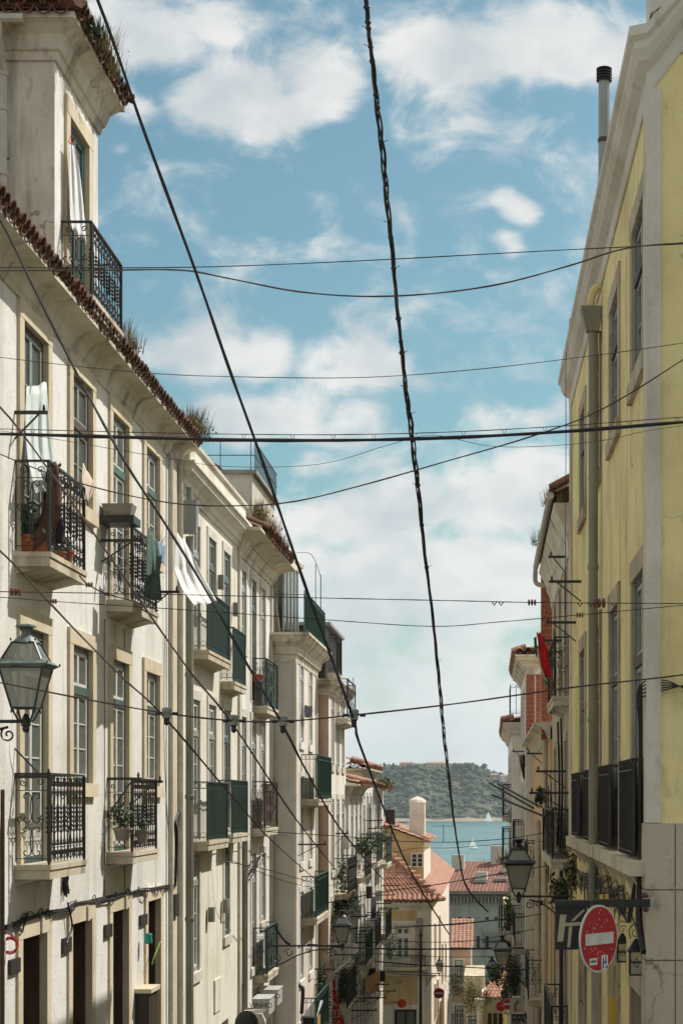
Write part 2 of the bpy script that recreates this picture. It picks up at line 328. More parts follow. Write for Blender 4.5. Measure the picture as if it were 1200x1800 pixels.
def link(name, data, parent=None, at=(0, 0, 0), rz=0, **props):
    o = bpy.data.objects.new(name, data); COL.objects.link(o)
    w = Matrix.Translation(at) @ Matrix.Rotation(rz, 4, 'Z')
    if parent is not None: o.parent = parent; o.matrix_basis = WM[parent.name].inverted() @ w
    else: o.matrix_basis = w
    WM[o.name] = w
    for k, v in props.items(): o[k] = v
    return o
def part(name, mb, parent, mname=None, **props):
    """mesh given in world coordinates, linked under parent"""
    w = WM[parent.name]; inv = w.inverted()
    mb.v = [tuple(inv @ Vector(p)) for p in mb.v]
    o = bpy.data.objects.new(name, mb.mesh(name)); COL.objects.link(o); o.parent = parent; WM[o.name] = w
    for k, v in props.items(): o[k] = v
    return o
def local(name, mesh, parent, at=(0, 0, 0), rz=0, **props):
    """mesh in the parent's own frame"""
    if isinstance(mesh, MB): mesh = mesh.mesh(name)
    o = bpy.data.objects.new(name, mesh); COL.objects.link(o); o.parent = parent
    m = Matrix.Translation(at) @ Matrix.Rotation(rz, 4, 'Z'); o.matrix_basis = m; WM[o.name] = WM[parent.name] @ m
    for k, v in props.items(): o[k] = v
    return o
def root(name, at, label, cat, rz=0, group=None):
    o = link(name, None, at=at, rz=rz); o['label'] = label; o['category'] = cat
    if group: o['group'] = group
    return o
def single(name, mb, label, cat, at=(0, 0, 0), group=None):
    """a thing that is one mesh, in world coordinates, origin at `at`"""
    a = Vector(at); mb.v = [tuple(Vector(p)-a) for p in mb.v]
    o = link(name, mb.mesh(name), at=at); o['label'] = label; o['category'] = cat
    if group: o['group'] = group
    return o
def struct(name, mb, kind='structure'):
    o = link(name, mb.mesh(name)); o['kind'] = kind; return o
def W(x, y, Y):           # a pixel of the photo at distance Y down the street
    return Vector(((x-VX)*Y/F, Y, (VY-y)*Y/F))
CACHE = {}
def cached(key, fn):
    if key not in CACHE: CACHE[key] = fn()
    return CACHE[key]

# ---------------------------------------------------------------- text
def text_mesh(s, size, m, extrude=.002, shear=0):
    c = bpy.data.curves.new('lettering', 'FONT'); c.body = s; c.size = size; c.extrude = extrude; c.align_x = 'CENTER'; c.align_y = 'CENTER'; c.shear = shear
    o = bpy.data.objects.new('lettering', c); COL.objects.link(o)
    bpy.context.view_layer.update()
    me = bpy.data.meshes.new_from_object(o.evaluated_get(bpy.context.evaluated_depsgraph_get()))
    bpy.data.objects.remove(o); me.materials.clear(); me.materials.append(M[m]); print('text', s, len(me.vertices), [round(v,3) for v in (min(q.co.x for q in me.vertices), max(q.co.x for q in me.vertices))])
    # lettering lies in local X-Z plane facing -Y
    me.transform(Matrix.Rotation(PI/2, 4, 'X')); return me

# ---------------------------------------------------------------- facade pieces; local frame: +X out of the wall, Y along, Z up
def window_meshes(w, h, style):
    sw = style.get('sw', .2); th = style.get('th', .19); sill = style.get('sill', True)
    st = style.get('stone', 'warm_stone'); fc = style.get('frame', 'green_paint'); sc_ = style.get('sash', 'white_paint')
    rec = style.get('rec', .09); rows = style.get('rows', 4); tz = style.get('transom', .76); leaves = style.get('leaves', 2)
    out = {}
    b = MB().use(st); pr = style.get('pr', .035); dp = -.24
    b.box(dp, pr, -w/2-sw, -w/2, 0, h); b.box(dp, pr, w/2, w/2+sw, 0, h)
    b.box(dp, pr+.004, -w/2-sw-.004, w/2+sw+.004, h, h+th)
    if sill: b.box(dp, pr+.03, -w/2-sw-.01, w/2+sw+.01, -.17, 0)
    else: b.box(dp, .01, -w/2-.02, w/2+.02, -.05, 0)
    out['surround'] = b.mesh('window')
    b = MB().use(fc); x0, x1 = -rec-.06, -rec; fw = .06
    b.box(x0, x1, -w/2+.001, -w/2+fw, .001, h-.001); b.box(x0, x1, w/2-fw, w/2-.001, .001, h-.001)
    b.box(x0+.002, x1+.002, -w/2+fw, w/2-fw, h-fw, h-.001); b.box(x0+.002, x1+.002, -w/2+fw, w/2-fw, .001, .07)
    zt = h*tz
    if tz < 1: b.box(x0+.002, x1+.02, -w/2+fw, w/2-fw, zt-.05, zt+.05)
    out['frame'] = b.mesh('frame')
    b = MB().use(sc_); panes = []; bw = .045; mu = .016
    iw = w-2*fw; lw = iw/leaves
    ztop = zt-.05 if tz < 1 else h-fw
    def leaf(y0, y1, z0, z1, r, c=1, kick=0):
        b.box(x0+.012, x1-.004, y0+.002, y0+bw, z0+.002, z1-.002); b.box(x0+.012, x1-.004, y1-bw, y1-.002, z0+.002, z1-.002)
        b.box(x0+.014, x1-.006, y0+bw, y1-bw, z1-bw, z1-.002); b.box(x0+.014, x1-.006, y0+bw, y1-bw, z0+.002, z0+bw+kick)
        a0, a1, c0, c1 = y0+bw, y1-bw, z0+bw+kick, z1-bw
        for i in range(r):
            za, zb = c0+(c1-c0)*i/r, c0+(c1-c0)*(i+1)/r
            if i: b.box(x0+.02, x1-.012, a0, a1, za-mu/2, za+mu/2)
            for j in range(c):
                ya, yb = a0+(a1-a0)*j/c, a0+(a1-a0)*(j+1)/c
                if j and i == 0: b.box(x0+.022, x1-.014, ya-mu/2, ya+mu/2, c0, c1)
                panes.append(((ya+yb)/2, (za+zb)/2, yb-ya, zb-za))
    kick = style.get('kick', 0)
    for i in range(leaves): leaf(-iw/2+i*lw, -iw/2+(i+1)*lw, .07, ztop, rows, style.get('cols', 1), kick)
    if tz < 1:
        tn = style.get('top', 2)
        for i in range(tn): leaf(-iw/2+i*iw/tn, -iw/2+(i+1)*iw/tn, zt+.05, h-fw, 1)
    out['sash'] = b.mesh('sash'); out['panes'] = panes; out['px'] = (x0+x1)/2
    if style.get('curtain', True):
        b = MB().use(style.get('cloth', 'curtain_cloth')); n = 28; vs = []
        y0, y1 = -w/2+fw, w/2-fw
        for i in range(n+1):
            y = y0+(y1-y0)*i/n; d = .012*math.sin(i*1.9)+.008*math.sin(i*.8)
            vs += [(x0-.06+d, y, .08), (x0-.05+d*.5, y, h-.08)]
        b.add(vs, [(2*i, 2*i+2, 2*i+3, 2*i+1) for i in range(n)]); b.smooth = True
        out['curtain'] = b.mesh('curtain')
    else: out['curtain'] = None
    out['backing'] = None
    return out
def pane_mesh(w, h):
    def f(): return MB().use('glass').box(-.003, .003, -w/2, w/2, -h/2, h/2).mesh('pane')
    return cached(('pane', round(w, 3), round(h, 3)), f)
def window(bld, y, z, w, h, style=None, simple=False, **props):
    """y,z: middle of the opening's foot, in the building's frame"""
    style = style or {}
    key = ('win', round(w, 2), round(h, 2), tuple(sorted((k, str(v)) for k, v in style.items())))
    ms = cached(key, lambda: window_meshes(w, h, style))
    r = local('window', ms['surround'], bld, (0, y, z), **props)
    local('frame', ms['frame'], r); local('sash', ms['sash'], r)
    if simple:
        local('pane', cached(('sp', key), lambda: MB().use('glass').box(-.003, .003, -w/2+.06, w/2-.06, .07, h-.06).mesh('pane')), r, (ms['px'], 0, 0))
    else:
        for (py, pz, pw, ph) in ms['panes']: local('pane', pane_mesh(pw, ph), r, (ms['px'], py, pz))
    if ms['curtain']: local('curtain', ms['curtain'], r)
    return r
def wall_mesh(y0, y1, z0, z1, depth, holes, m, rev=.3, ends=None, skip_top=False):
    """hollow block, its front face at x=0 with real openings"""
    b = MB().use(m)
    ys = sorted({y0, y1, *[v for h in holes for v in (h[0], h[1])]}); zs = sorted({z0, z1, *[v for h in holes for v in (h[2], h[3])]})
    ys = [v for v in ys if y0 <= v <= y1]; zs = [v for v in zs if z0 <= v <= z1]
    for i in range(len(ys)-1):
        for j in range(len(zs)-1):
            cy, cz = (ys[i]+ys[i+1])/2, (zs[j]+zs[j+1])/2
            if any(h[0] < cy < h[1] and h[2] < cz < h[3] for h in holes): continue
            b.add([(0, ys[i], zs[j]), (0, ys[i+1], zs[j]), (0, ys[i+1], zs[j+1]), (0, ys[i], zs[j+1])], [(0, 1, 2, 3)])
    for (a, c, d, e) in holes:
        b.add([(0, a, d), (0, c, d), (0, c, e), (0, a, e), (-rev, a, d), (-rev, c, d), (-rev, c, e), (-rev, a, e)], [(0, 1, 5, 4), (1, 2, 6, 5), (2, 3, 7, 6), (3, 0, 4, 7)])
    if ends: b.use(ends)
    b.add([(0, y0, z0), (-depth, y0, z0), (-depth, y0, z1), (0, y0, z1)], [(0, 1, 2, 3)])
    b.add([(0, y1, z0), (-depth, y1, z0), (-depth, y1, z1), (0, y1, z1)], [(0, 1, 2, 3)])
    b.add([(-depth, y0, z0), (-depth, y1, z0), (-depth, y1, z1), (-depth, y0, z1)], [(0, 1, 2, 3)])
    b.add([(0, y0, z1), (0, y1, z1), (-depth, y1, z1), (-depth, y0, z1)], [(0, 1, 2, 3)])
    b.add([(0, y0, z0), (0, y1, z0), (-depth, y1, z0), (-depth, y0, z0)], [(0, 1, 2, 3)])
    return b

# ---- ironwork, drawn in a plane (u along, v up)
def spiral(cu, cv, r, a0, turns, d=1, n=18, r1=.15):
    out = []
    for i in range(n+1):
        t = i/n; a = a0+d*2*PI*turns*t; rr = r*(1-t)+r*r1*t; out.append((cu+rr*math.cos(a), cv+rr*math.sin(a)))
    return out
def cast_panel(b, P, w, h, lite=False):
    n = max(4, round(w/.155)); p = w/n; r = .0085; k = h/.95
    for z in (.03, .155, .79): b.tube([P(0, z*k), P(w, z*k)], .006, 4)
    for i in range(n+1):
        u = i*p; b.tube([P(u, .0), P(u, .94*k)], r, 4)
        if i % 2 == 0:
            for q in range(6): z = (.33+.052*q)*k; b.tube([P(u, z-.02), P(u, z), P(u, z+.02)], [.008, .024, .008], 6)
        else:
            b.tube([P(u, .31*k), P(u, .34*k), P(u, .60*k), P(u, .64*k)], [.008, .017, .017, .008], 5)
            b.tube([P(u-.035, .735*k), P(u+.035, .735*k)], .012, 5); b.tube([P(u-.035, .225*k), P(u+.035, .225*k)], .012, 5)
        if i < n:
            c = u+p/2
            b.tube([P(c+p*.5*math.cos(a), (.64+.13*math.sin(a))*k) for a in [PI*j/8 for j in range(9)]], .0085, 4)
            b.tube([P(c+p*.5*math.cos(a), (.31-.13*math.sin(a))*k) for a in [PI*j/8 for j in range(9)]], .0085, 4)
            s = 1 if i % 2 else -1
            b.tube([P(*q) for q in spiral(c, .865*k, .055*k, PI/2, 1.1, s, 12)], .008, 4)
            b.tube([P(*q) for q in spiral(c, .09*k, .05*k, -PI/2, 1.1, s, 12)], .008, 4)
def scroll_panel(b, P, w, h):
    r = .0075
    for u in (.0, w): b.tube([P(u, 0), P(u, h)], .008, 4)
    for z in (.04, .82*h): b.tube([P(0, z), P(w, z)], .006, 4)
    for s in (-1, 1):
        c = w/2
        for (z0, z1) in ((.06*h, .42*h), (.44*h, .80*h)):
            zm = (z0+z1)/2; R = w*.16
            pts = [(u, v) for (u, v) in spiral(c+s*R*1.1, z1-R, R, PI/2-s*PI/2+(PI if s > 0 else PI), .8, -s, 12)][::-1]
            pts += [(c+s*.012, zm+.01*q) for q in (3, 0, -3)]
            pts += spiral(c+s*R*1.1, z0+R, R, PI if s > 0 else 0, .8, s, 12)
            b.tube([P(*q) for q in pts], r, 4)
        b.tube([P(*q) for q in spiral(c+s*w*.28, .91*h, w*.12, 0, 1.2, s, 12)], r, 4)
        b.tube([P(*q) for q in spiral(c+s*w*.36, .5*h, w*.13, s*PI/2, .7, s, 10)], r, 4)
def slat_panel(b, P, w, h):
    bar_panel(b, P, w, h, .075, .012, True)
def bar_panel(b, P, w, h, pitch=.1, r=.007, orn=True):
    n = max(2, round(w/pitch)); p = w/n
    for z in (.04, h-.10): b.tube([P(0, z), P(w, z)], .008, 4)
    for i in range(n+1):
        b.tube([P(i*p, 0), P(i*p, h)], r, 4)
        if orn and i < n:
            b.tube([P(i*p+p/2+p*.42*math.cos(a), h-.05+.045*math.sin(a)) for a in [2*PI*j/8 for j in range(8)]], .005, 4, closed=True)
            b.tube([P(i*p+p/2+p*.42*math.cos(a), .09+.04*math.sin(a)) for a in [2*PI*j/8 for j in range(8)]], .005, 4, closed=True)
def balcony(bld, y, z, w, D, h=.95, style='cast', iron='iron', slab='slab_stone', t=.15, screen=None, bracket=False, **props):
    """z: top of the slab; slab w wide (along the wall), D deep"""
    def mk():
        b = MB().use(slab); b.box(-.05, D, -w/2, w/2, -t, 0)
        b.prism([(0, -t-.07), (D-.1, -t), (0, -t)], 0, 'y', -w/2+.06, w/2-.06); b.box(.0, D+.015, -w/2-.012, w/2+.012, -.05, .004)
        return b.mesh('balcony')
    r = local('balcony', cached(('slab', w, D, t, slab), mk), bld, (0, y, z), **props)
    g = .03; x = D-g
    def mf():
        b = MB().use(iron); P = lambda u, v: (x, -w/2+g+u, .03+v)
        {'cast': cast_panel, 'bars': bar_panel, 'slats': slat_panel, 'scroll': scroll_panel}[style](b, P, w-2*g, h-.03)
        return b.mesh('front_railing')
    local('front_railing', cached(('fr', w, D, h, style, iron), mf), r)
    for s in (-1, 1):
        def ms():
            b = MB().use(iron); P = lambda u, v: (.01+u, s*(w/2-g), .03+v)
            (scroll_panel if style in ('cast', 'scroll') else bar_panel)(b, P, x-.01, h-.03)
            return b.mesh('side_railing')
        local('side_railing', cached(('sr', w, D, h, style, iron, s), ms), r)
    def mr():
        b = MB().use(iron); yy = w/2-g
        b.box(-.0, x+.022, -yy-.022, -yy+.022, h, h+.022); b.box(-.0, x+.022, yy-.022, yy+.022, h, h+.022); b.box(x-.0221, x+.0221, -yy+.022, yy-.022, h+.001, h+.023)
        return b.mesh('handrail')
    local('handrail', cached(('hr', w, D, h, iron), mr), r)
    pm = cached(('post', h, iron), lambda: MB().use(iron).box(-.013, .013, -.013, .013, 0, h).lathe((0, 0, -.0), [(.005, -.06), (.026, -.045), (.026, -.02), (.01, 0)], 8).mesh('post'))
    for s in (-1, 1): local('post', pm, r, (x+.016, s*(w/2-g+.0), .003))
    if screen:
        zz = h-.02
        local('screen', cached(('scr', w, D, h, screen), lambda: wavy('y', w-2*g-.03, zz-.06, screen, .004).mesh('screen')), r, (x-.025, -w/2+g+.015, .05))
    return r
def wavy(axis, w, h, m, amp=.01, nx=24, thick=.003):
    b = MB().use(m); n = nx; vs = []
    for i in range(n+1):
        d = amp*math.sin(i*1.3)+amp*.6*math.sin(i*2.9+1)
        u = w*i/n
        for (dd, z) in ((0, 0), (0, h), (thick, h), (thick, 0)):
            vs.append((d+dd, u, z) if axis == 'y' else (u, d+dd, z))
    fs = []
    for i in range(n):
        for j in range(4): fs.append((4*i+j, 4*i+(j+1) % 4, 4*i+4+(j+1) % 4, 4*i+4+j))
    b.add(vs, fs); return b

# ---- barrel tiles
def tile_mesh(r=.1, L=.42, m='tile', flip=False):
    def f():
        b = MB().use(m); n = 6; vs = []
        for (x, rr) in ((0, r), (-L, r*.82)):
            for t in (0, .016):
                for i in range(n+1):
                    a = PI*i/n; z = (rr-t)*math.sin(a)
                    vs.append((x, (rr-t)*math.cos(a), -z if flip else z))
        k = n+1; fs = []
        for i in range(n):
            fs.append((i, i+1, 2*k+i+1, 2*k+i)); fs.append((k+i, 3*k+i, 3*k+i+1, k+i+1)); fs.append((i, k+i, k+i+1, i+1))
        fs += [(0, 2*k, 3*k, k), (n, k+n, 3*k+n, 2*k+n)]
        b.add(vs, fs); return b.mesh('roof_tile')
    return cached(('tile', r, L, m, flip), f)
def tile_row(parent, p0, p1, outdir, pitch, slope, m='tile', rows=1, L=.42, r=None, jit=.012):
    """individual barrel tiles along an eave line p0-p1 (parent's frame), their mouths towards outdir"""
    p0, p1 = Vector(p0), Vector(p1); d = p1-p0; n = max(1, round(d.length/pitch)); r = r or pitch*.5
    rz = math.atan2(outdir[1], outdir[0]); o2 = Vector((outdir[0], outdir[1], 0))
    for k in range(rows):
        for i in range(n):
            for kind in (0, 1):
                q = p0+d*((i+.5+(0 if kind else .5))/n)-o2*(k*L*.8*math.cos(slope)) + Vector((0, 0, k*L*.8*math.sin(slope)))
                if kind == 0 and i == n-1: continue
                q += Vector((random.uniform(-jit, jit), random.uniform(-jit, jit), random.uniform(-jit, jit)*.6+(.03 if kind else 0.02)))
                o = bpy.data.objects.new('roof_tile', tile_mesh(r, L, m, kind == 0)); COL.objects.link(o); o.parent = parent
                o.matrix_basis = Matrix.Translation(q) @ Matrix.Rotation(rz+random.uniform(-.05, .05), 4, 'Z') @ Matrix.Rotation(slope+random.uniform(-.04, .04), 4, 'Y')
def corrugated(corners, pitch, m, amp=.05):
    """joined tile field over a quad a,b (eave) c,d (ridge): a-b runs along the eave"""
    a, b_, c, d = [Vector(q) for q in corners]; b = MB().use(m)
    w = (b_-a).length; n = int(w/pitch)*4; rows = max(2, int((d-a).length/.34)); nrm = (b_-a).cross(d-a).normalized()
    if nrm.z < 0: nrm = -nrm
    for k in range(rows):
        t0, t1 = k/rows, (k+1)/rows
        vs = []
        for i in range(n+1):
            s = i/n; h = nrm*(amp*abs(math.sin(PI*i/4)))
            e0 = a.lerp(b_, s).lerp(d.lerp(c, s), t0)+h+nrm*.022; e1 = a.lerp(b_, s).lerp(d.lerp(c, s), t1)+h
            vs += [e0, e1, e0-nrm*.022]
        b.add(vs, [(3*i, 3*i+3, 3*i+4, 3*i+1) for i in range(n)]+[(3*i, 3*i+2, 3*i+5, 3*i+3) for i in range(n)])
    return b

# ---- plants
def blades(b, c, n, h, spread, lean=.5, w=.006):
    c = Vector(c)
    for i in range(n):
        a = random.uniform(0, 2*PI); rr = random.uniform(0, spread); base = c+Vector((rr*math.cos(a), rr*math.sin(a)*1.0, 0)); hh = h*random.uniform(.4, 1)
        d = Vector((math.cos(a), math.sin(a), 0))*lean*hh*random.uniform(.1, 1); side = Vector((-math.sin(a), math.cos(a), 0))*w
        b.add([base-side, base+side, base+d*.4+Vector((0, 0, hh*.6))+side*.7, base+d*.4+Vector((0, 0, hh*.6))-side*.7, base+d+Vector((0, 0, hh))], [(0, 1, 2, 3), (3, 2, 4)])
def leaves(b, c, n, rad, size=.05, droop=0):
    c = Vector(c); rad = Vector(rad if hasattr(rad, '__len__') else (rad,)*3)
    for i in range(n):
        v = Vector([random.gauss(0, .45) for _ in range(3)]); p = c+Vector((v.x*rad.x, v.y*rad.y, v.z*rad.z))
        a = Vector([random.uniform(-1, 1) for _ in range(3)]).normalized(); q = a.orthogonal().normalized(); s = size*random.uniform(.5, 1.2)
        b.add([p, p+a*s*.5+q*s*.28, p+a*s, p+a*s*.5-q*s*.28], [(0, 1, 2, 3)])
def plant(name, at, label, rad, n=120, size=.06, m='leaf', m2=None, grass=0, gh=.3, pot=None, pr=.11, ph=.18, cat='plant', stems=4, gm=None, flower=None, group=None, gs=None):
    r = root(name, at, label, cat, group=group); rd = rad if hasattr(rad, '__len__') else (rad,)*3
    base = ph if pot else 0
    if pot: local('pot', MB().use(pot).lathe((0, 0, 0), [(pr*.7, 0), (pr, ph*.85), (pr*1.1, ph*.85), (pr*1.1, ph), (pr*.9, ph), (pr*.85, ph-.03)], 14), r)
    if n:
        b = MB().use(m); leaves(b, (0, 0, base+rd[2]*.8), n, rd, size)
        if m2: b.use(m2); leaves(b, (0, 0, base+rd[2]*.9), n//2, rd, size)
        if flower: b.use(flower); leaves(b, (0, 0, base+rd[2]*1.1), n//6, rd, size*.8)
        local('foliage', b, r)
        s = MB().use('bark')
        for i in range(stems):
            a = random.uniform(0, 2*PI); s.tube([(0, 0, 0), (rd[0]*.25*math.cos(a), rd[1]*.25*math.sin(a), base+rd[2]*.6), (rd[0]*.5*math.cos(a), rd[1]*.5*math.sin(a), base+rd[2]*1.3)], [.006, .004, .002], 4)
        local('stem', s, r)
    if grass:
        b = MB().use(gm or 'dry_grass'); blades(b, (0, 0, base), grass, gh, gs or rd[0]); local('grass_blades', b, r)
    return r

# ================================================================ the setting
def smooth(pts, k=6):
    pts = [Vector(p) for p in pts]; out = []
    for i in range(len(pts)-1):
        p0 = pts[max(i-1, 0)]; p1, p2 = pts[i], pts[i+1]; p3 = pts[min(i+2, len(pts)-1)]
        for j in range(k):
            t = j/k; out.append(.5*((2*p1)+(p2-p0)*t+(2*p0-5*p1+4*p2-p3)*t*t+(3*p1-p0-3*p2+p3)*t**3))
    out.append(pts[-1]); return out
def gz(Y): return -1.62-.127*Y if Y < 170 else max(-31, -23.2-.06*(Y-170))
def vnoise(x, y, s=1):
    x, y = x*s, y*s
    return (math.sin(x*1.7+y*2.3)+math.sin(x*3.1-y*1.9+1.3)*.6+math.sin(x*.7+y*.9+2.1)*1.2+math.sin(x*6.3+y*5.1)*.3)/3.1
b = MB().use('earth'); ys = [-60, 0, 40, 80, 120, 170, 200, 240, 300, 420]; xs = [-2600, -600, -120, -30, -10, 10, 30, 120, 600, 2600]
b.add([(x, y, gz(y)-.3) for y in ys for x in xs], [(j*10+i, j*10+i+1, j*10+i+11, j*10+i+10) for j in range(9) for i in range(9)])
struct('ground', b)
b = MB().use('asphalt'); yy = list(range(-20, 151, 10))
b.add([(x, y, gz(y)-.12) for y in yy for x in (-4.2, .75)], [(2*i, 2*i+1, 2*i+3, 2*i+2) for i in range(len(yy)-1)]); struct('street', b)
for x0, x1 in ((-5.5, -4.2), (.75, 1.6)):
    b = MB().use('paving')
    for i in range(len(yy)-1):
        a, c = yy[i], yy[i+1]
        b.add([(x, y, gz(y)+z) for y in (a, c) for x in (x0, x1) for z in (-.3, 0)], [(1, 3, 7, 5), (2, 6, 7, 3), (0, 1, 5, 4)])
    struct('pavement', b)
b = MB().use('water'); b.add([(-3500, 380, -28), (3500, 380, -28), (3500, 3200, -28), (-3500, 3200, -28)], [(0, 1, 2, 3)]); struct('river', b)

# the wooded cliff across the river
sky_px = [(-1500, 1395), (-200, 1380), (560, 1368), (640, 1358), (668, 1348), (690, 1343), (720, 1340), (760, 1341), (800, 1344), (830, 1343), (845, 1349), (862, 1358), (880, 1360), (905, 1366), (950, 1372), (1300, 1385), (3000, 1395)]
def skyz(X, Y=2560):
    px = VX+X*F/Y
    for i in range(len(sky_px)-1):
        a, c = sky_px[i], sky_px[i+1]
        if a[0] <= px <= c[0]: return (VY-(a[1]+(c[1]-a[1])*(px-a[0])/(c[0]-a[0])))*Y/F
    return (VY-1390)*Y/F
cols = [x for x in range(-1900, -400, 60)]+[x*.5 for x in range(-800, 500, 9)]+[x for x in range(260, 1950, 60)]
prof = [(0, 0), (10, .035), (26, .05), (40, .12), (58, .26), (75, .4), (92, .55), (108, .7), (124, .84), (140, .95), (160, 1.0), (260, .93), (500, .9)]
b = MB().use('wood_hill'); vs = []
def hill(X, t, fz):
    s = 1+.5*vnoise(X, t, .02); n = vnoise(X, t*2, .045)
    Y = 2400+t*1.1+10*n*min(1, t/30)+18*vnoise(X, 0, .012)*min(1, t/30)+12*vnoise(X, 3, .05)*min(1, t/30)
    top = skyz(X)-2; z = -28.3+(top+28.3)*fz+(3.0*n if 0 < fz < 1 else .8*n)*min(1, fz*4)
    return (X, Y, z)
for X in cols:
    for (t, fz) in prof: vs.append(hill(X, t, fz))
k = len(prof)
b.add(vs, [(i*k+j, (i+1)*k+j, (i+1)*k+j+1, i*k+j+1) for i in range(len(cols)-1) for j in range(k-1)]); b.smooth = True
struct('hillside', b)
b = MB().use('sand')
for i in range(120):
    X = -520+i*9; b.add([(X, 2385+4*vnoise(X, 0, .03), -28.1), (X+9.2, 2385+4*vnoise(X+9, 0, .03), -28.1), (X+9.2, 2414, -24.5+2.2*vnoise(X+9, 0, .07)), (X, 2414, -24.5+2.2*vnoise(X, 0, .07))], [(0, 1, 2, 3)])
struct('beach', b)
# woodland on the slope, one mass of crowns
ICO = None
def crown(b, p, r, sq=.8):
    global ICO
    if ICO is None:
        import bmesh
        bm = bmesh.new(); bmesh.ops.create_icosphere(bm, subdivisions=1, radius=1); ICO = ([v.co.copy() for v in bm.verts], [[v.index for v in f.verts] for f in bm.faces]); bm.free()
    b.add([(p[0]+v.x*r*random.uniform(.75, 1.2), p[1]+v.y*r*random.uniform(.75, 1.2), p[2]+v.z*r*sq*random.uniform(.7, 1.2)) for v in ICO[0]], ICO[1])
for nm, m, cnt in (('woodland', 'crown_green', 3600), ('scrub', 'wood_hill', 1500)):
    b = MB().use(m)
    for i in range(cnt):
        X = random.uniform(-300, 160); t = random.uniform(26, 158); fz = 0
        for q in range(len(prof)-1):
            if prof[q][0] <= t <= prof[q+1][0]: fz = prof[q][1]+(prof[q+1][1]-prof[q][1])*(t-prof[q][0])/(prof[q+1][0]-prof[q][0])
        if vnoise(X+40, t*1.5, .03)*.6+random.uniform(-.5, .5) < (-.35 if m == 'crown_green' else -.1): continue
        p = hill(X, t, fz); crown(b, p, random.choice((1.4, 1.8, 2.2, 2.8, 3.6, 5.2, 6.5))*random.uniform(.8, 1.1))
    struct(nm, b, 'stuff')
# single trees and roofs on the skyline
def far_tree(px, py, hpx, wpx, label, kind='tree', Y=2545):
    p = W(px, py, Y); s = Y/F; h = hpx*s; w = wpx*s
    r = root('tree', (p.x, Y, p.z-2), label, 'tree')
    local('trunk', MB().use('bark').tube([(0, 0, 0), (w*.03, 0, h*.5), (0, 0, h*.8)], [w*.06+.3, .35, .25], 5), r)
    b = MB().use('crown_green')
    for i in range(16):
        a = random.uniform(0, 2*PI); q = random.uniform(0, .36)*w
        crown(b, (q*math.cos(a), q*math.sin(a), h*(.62+random.uniform(0, .3) if kind == 'pine' else .4+random.uniform(0, .5))), w*.2, .6 if kind == 'pine' else .9)
    local('crown', b, r)
far_tree(668, 1352, 13, 5, 'slim tree standing alone at the left end of the far hilltop')
far_tree(675, 1350, 12, 7, 'small round tree just right of the slim one on the far hilltop')
far_tree(691, 1350, 12, 11, 'bushy dark tree at the left end of the far ridge beside the long building')
far_tree(850, 1361, 22, 17, 'umbrella pine with flat crown on the far hill, right of the cable', 'pine')
far_tree(838, 1352, 10, 9, 'low tree on the far ridge left of the umbrella pine')
far_tree(805, 1350, 10, 22, 'broad dark clump on the far ridge just right of the twisted cable')
far_tree(821, 1350, 10, 20, 'rounded dark tree crown on the far ridge between cable and pine')
def far_house(px0, px1, pyb, pyt, label, wall='peach_render', roof='bright_tile', Y=2550, rh=.45):
    a, c = W(px0, pyb, Y), W(px1, pyt, Y); r = root('house', ((a.x+c.x)/2, Y, a.z-4), label, 'building')
    w = (c.x-a.x)/2; h = c.z-a.z+4; d = 14
    local('wall', MB().use(wall).box(-w, w, 0, d, 0, h*(1-rh*.5)), r)
    b = MB().use(roof); z0 = h*(1-rh*.5)+.01; b.add([(-w-1, -1, z0), (w+1, -1, z0), (w+1, d+1, z0), (-w-1, d+1, z0), (-w+2, d/2, h), (w-2, d/2, h)], [(0, 1, 5, 4), (2, 3, 4, 5), (1, 2, 5), (3, 0, 4), (0, 3, 2, 1)]); local('roof', b, r)
    n = max(2, int(w*2/6))
    for i in range(n): local('window', cached('farwin', lambda: MB().use('dark_wood').box(-.8, .8, -.15, .1, 0, 2).mesh('window')), r, (-w+(i+.5)*2*w/n, 0, h*.35))
    return r
far_house(702, 727, 1346, 1339, 'left wing of the long terracotta roofed building on the far hilltop')
far_house(727, 751, 1345, 1341, 'low middle wing of the terracotta roofed building on the far hilltop')
far_house(751, 782, 1346, 1339, 'right wing of the long terracotta roofed building, left of the cable')
far_house(861, 876, 1366, 1359, 'small pink house on the far hill right of the umbrella pine', 'pink_render')
far_house(878, 890, 1370, 1361, 'small pale house furthest right on the far hilltop', 'pale_render')
far_house(893, 910, 1376, 1364, 'pale house on the far slope seen beside the balcony poles', 'rose_render')
def boat(px, pyb, hpx, label, tilt=0, two=True, Z=-28):
    Y = (-Z)*F/(pyb-VY); p = W(px, pyb, Y); h = hpx*Y/F
    r = root('sailboat', (p.x, Y, Z), label, 'boat')
    b = MB().use('hull'); L = h*.42; b.prism([(-L, .5), (L*1.1, .55), (L*.8, -.1), (-L*.85, -.1)], 0, 'y', -h*.09, h*.09); local('hull', b, r)
    local('mast', MB().use('white_paint').tube([(0, 0, .4), (0, 0, h)], .07+.003*h, 5), r)
    b = MB().use('sail'); b.add([(-.05, 0, .9), (-L*.85, .3, 1.0), (-.05, 0, h*.97), (-L*.4, .5, h*.4)], [(0, 1, 3), (1, 2, 3), (0, 3, 2)]); local('mainsail', b, r)
    if two: b = MB().use('sail'); b.add([(.1, 0, h*.85), (L*.95, -.2, .8), (.15, .1, .8), (L*.3, -.35, h*.35)], [(0, 1, 3), (1, 2, 3), (2, 0, 3)]); local('jib', b, r)
boat(831, 1493, 21, 'white sailboat with two sails in the middle of the river')
boat(808, 1556, 46, 'tall thin white sail nearest the shore, rising behind the red roofs', two=False)
boat(858, 1444, 19, 'small sailboat under the far shore, furthest away')

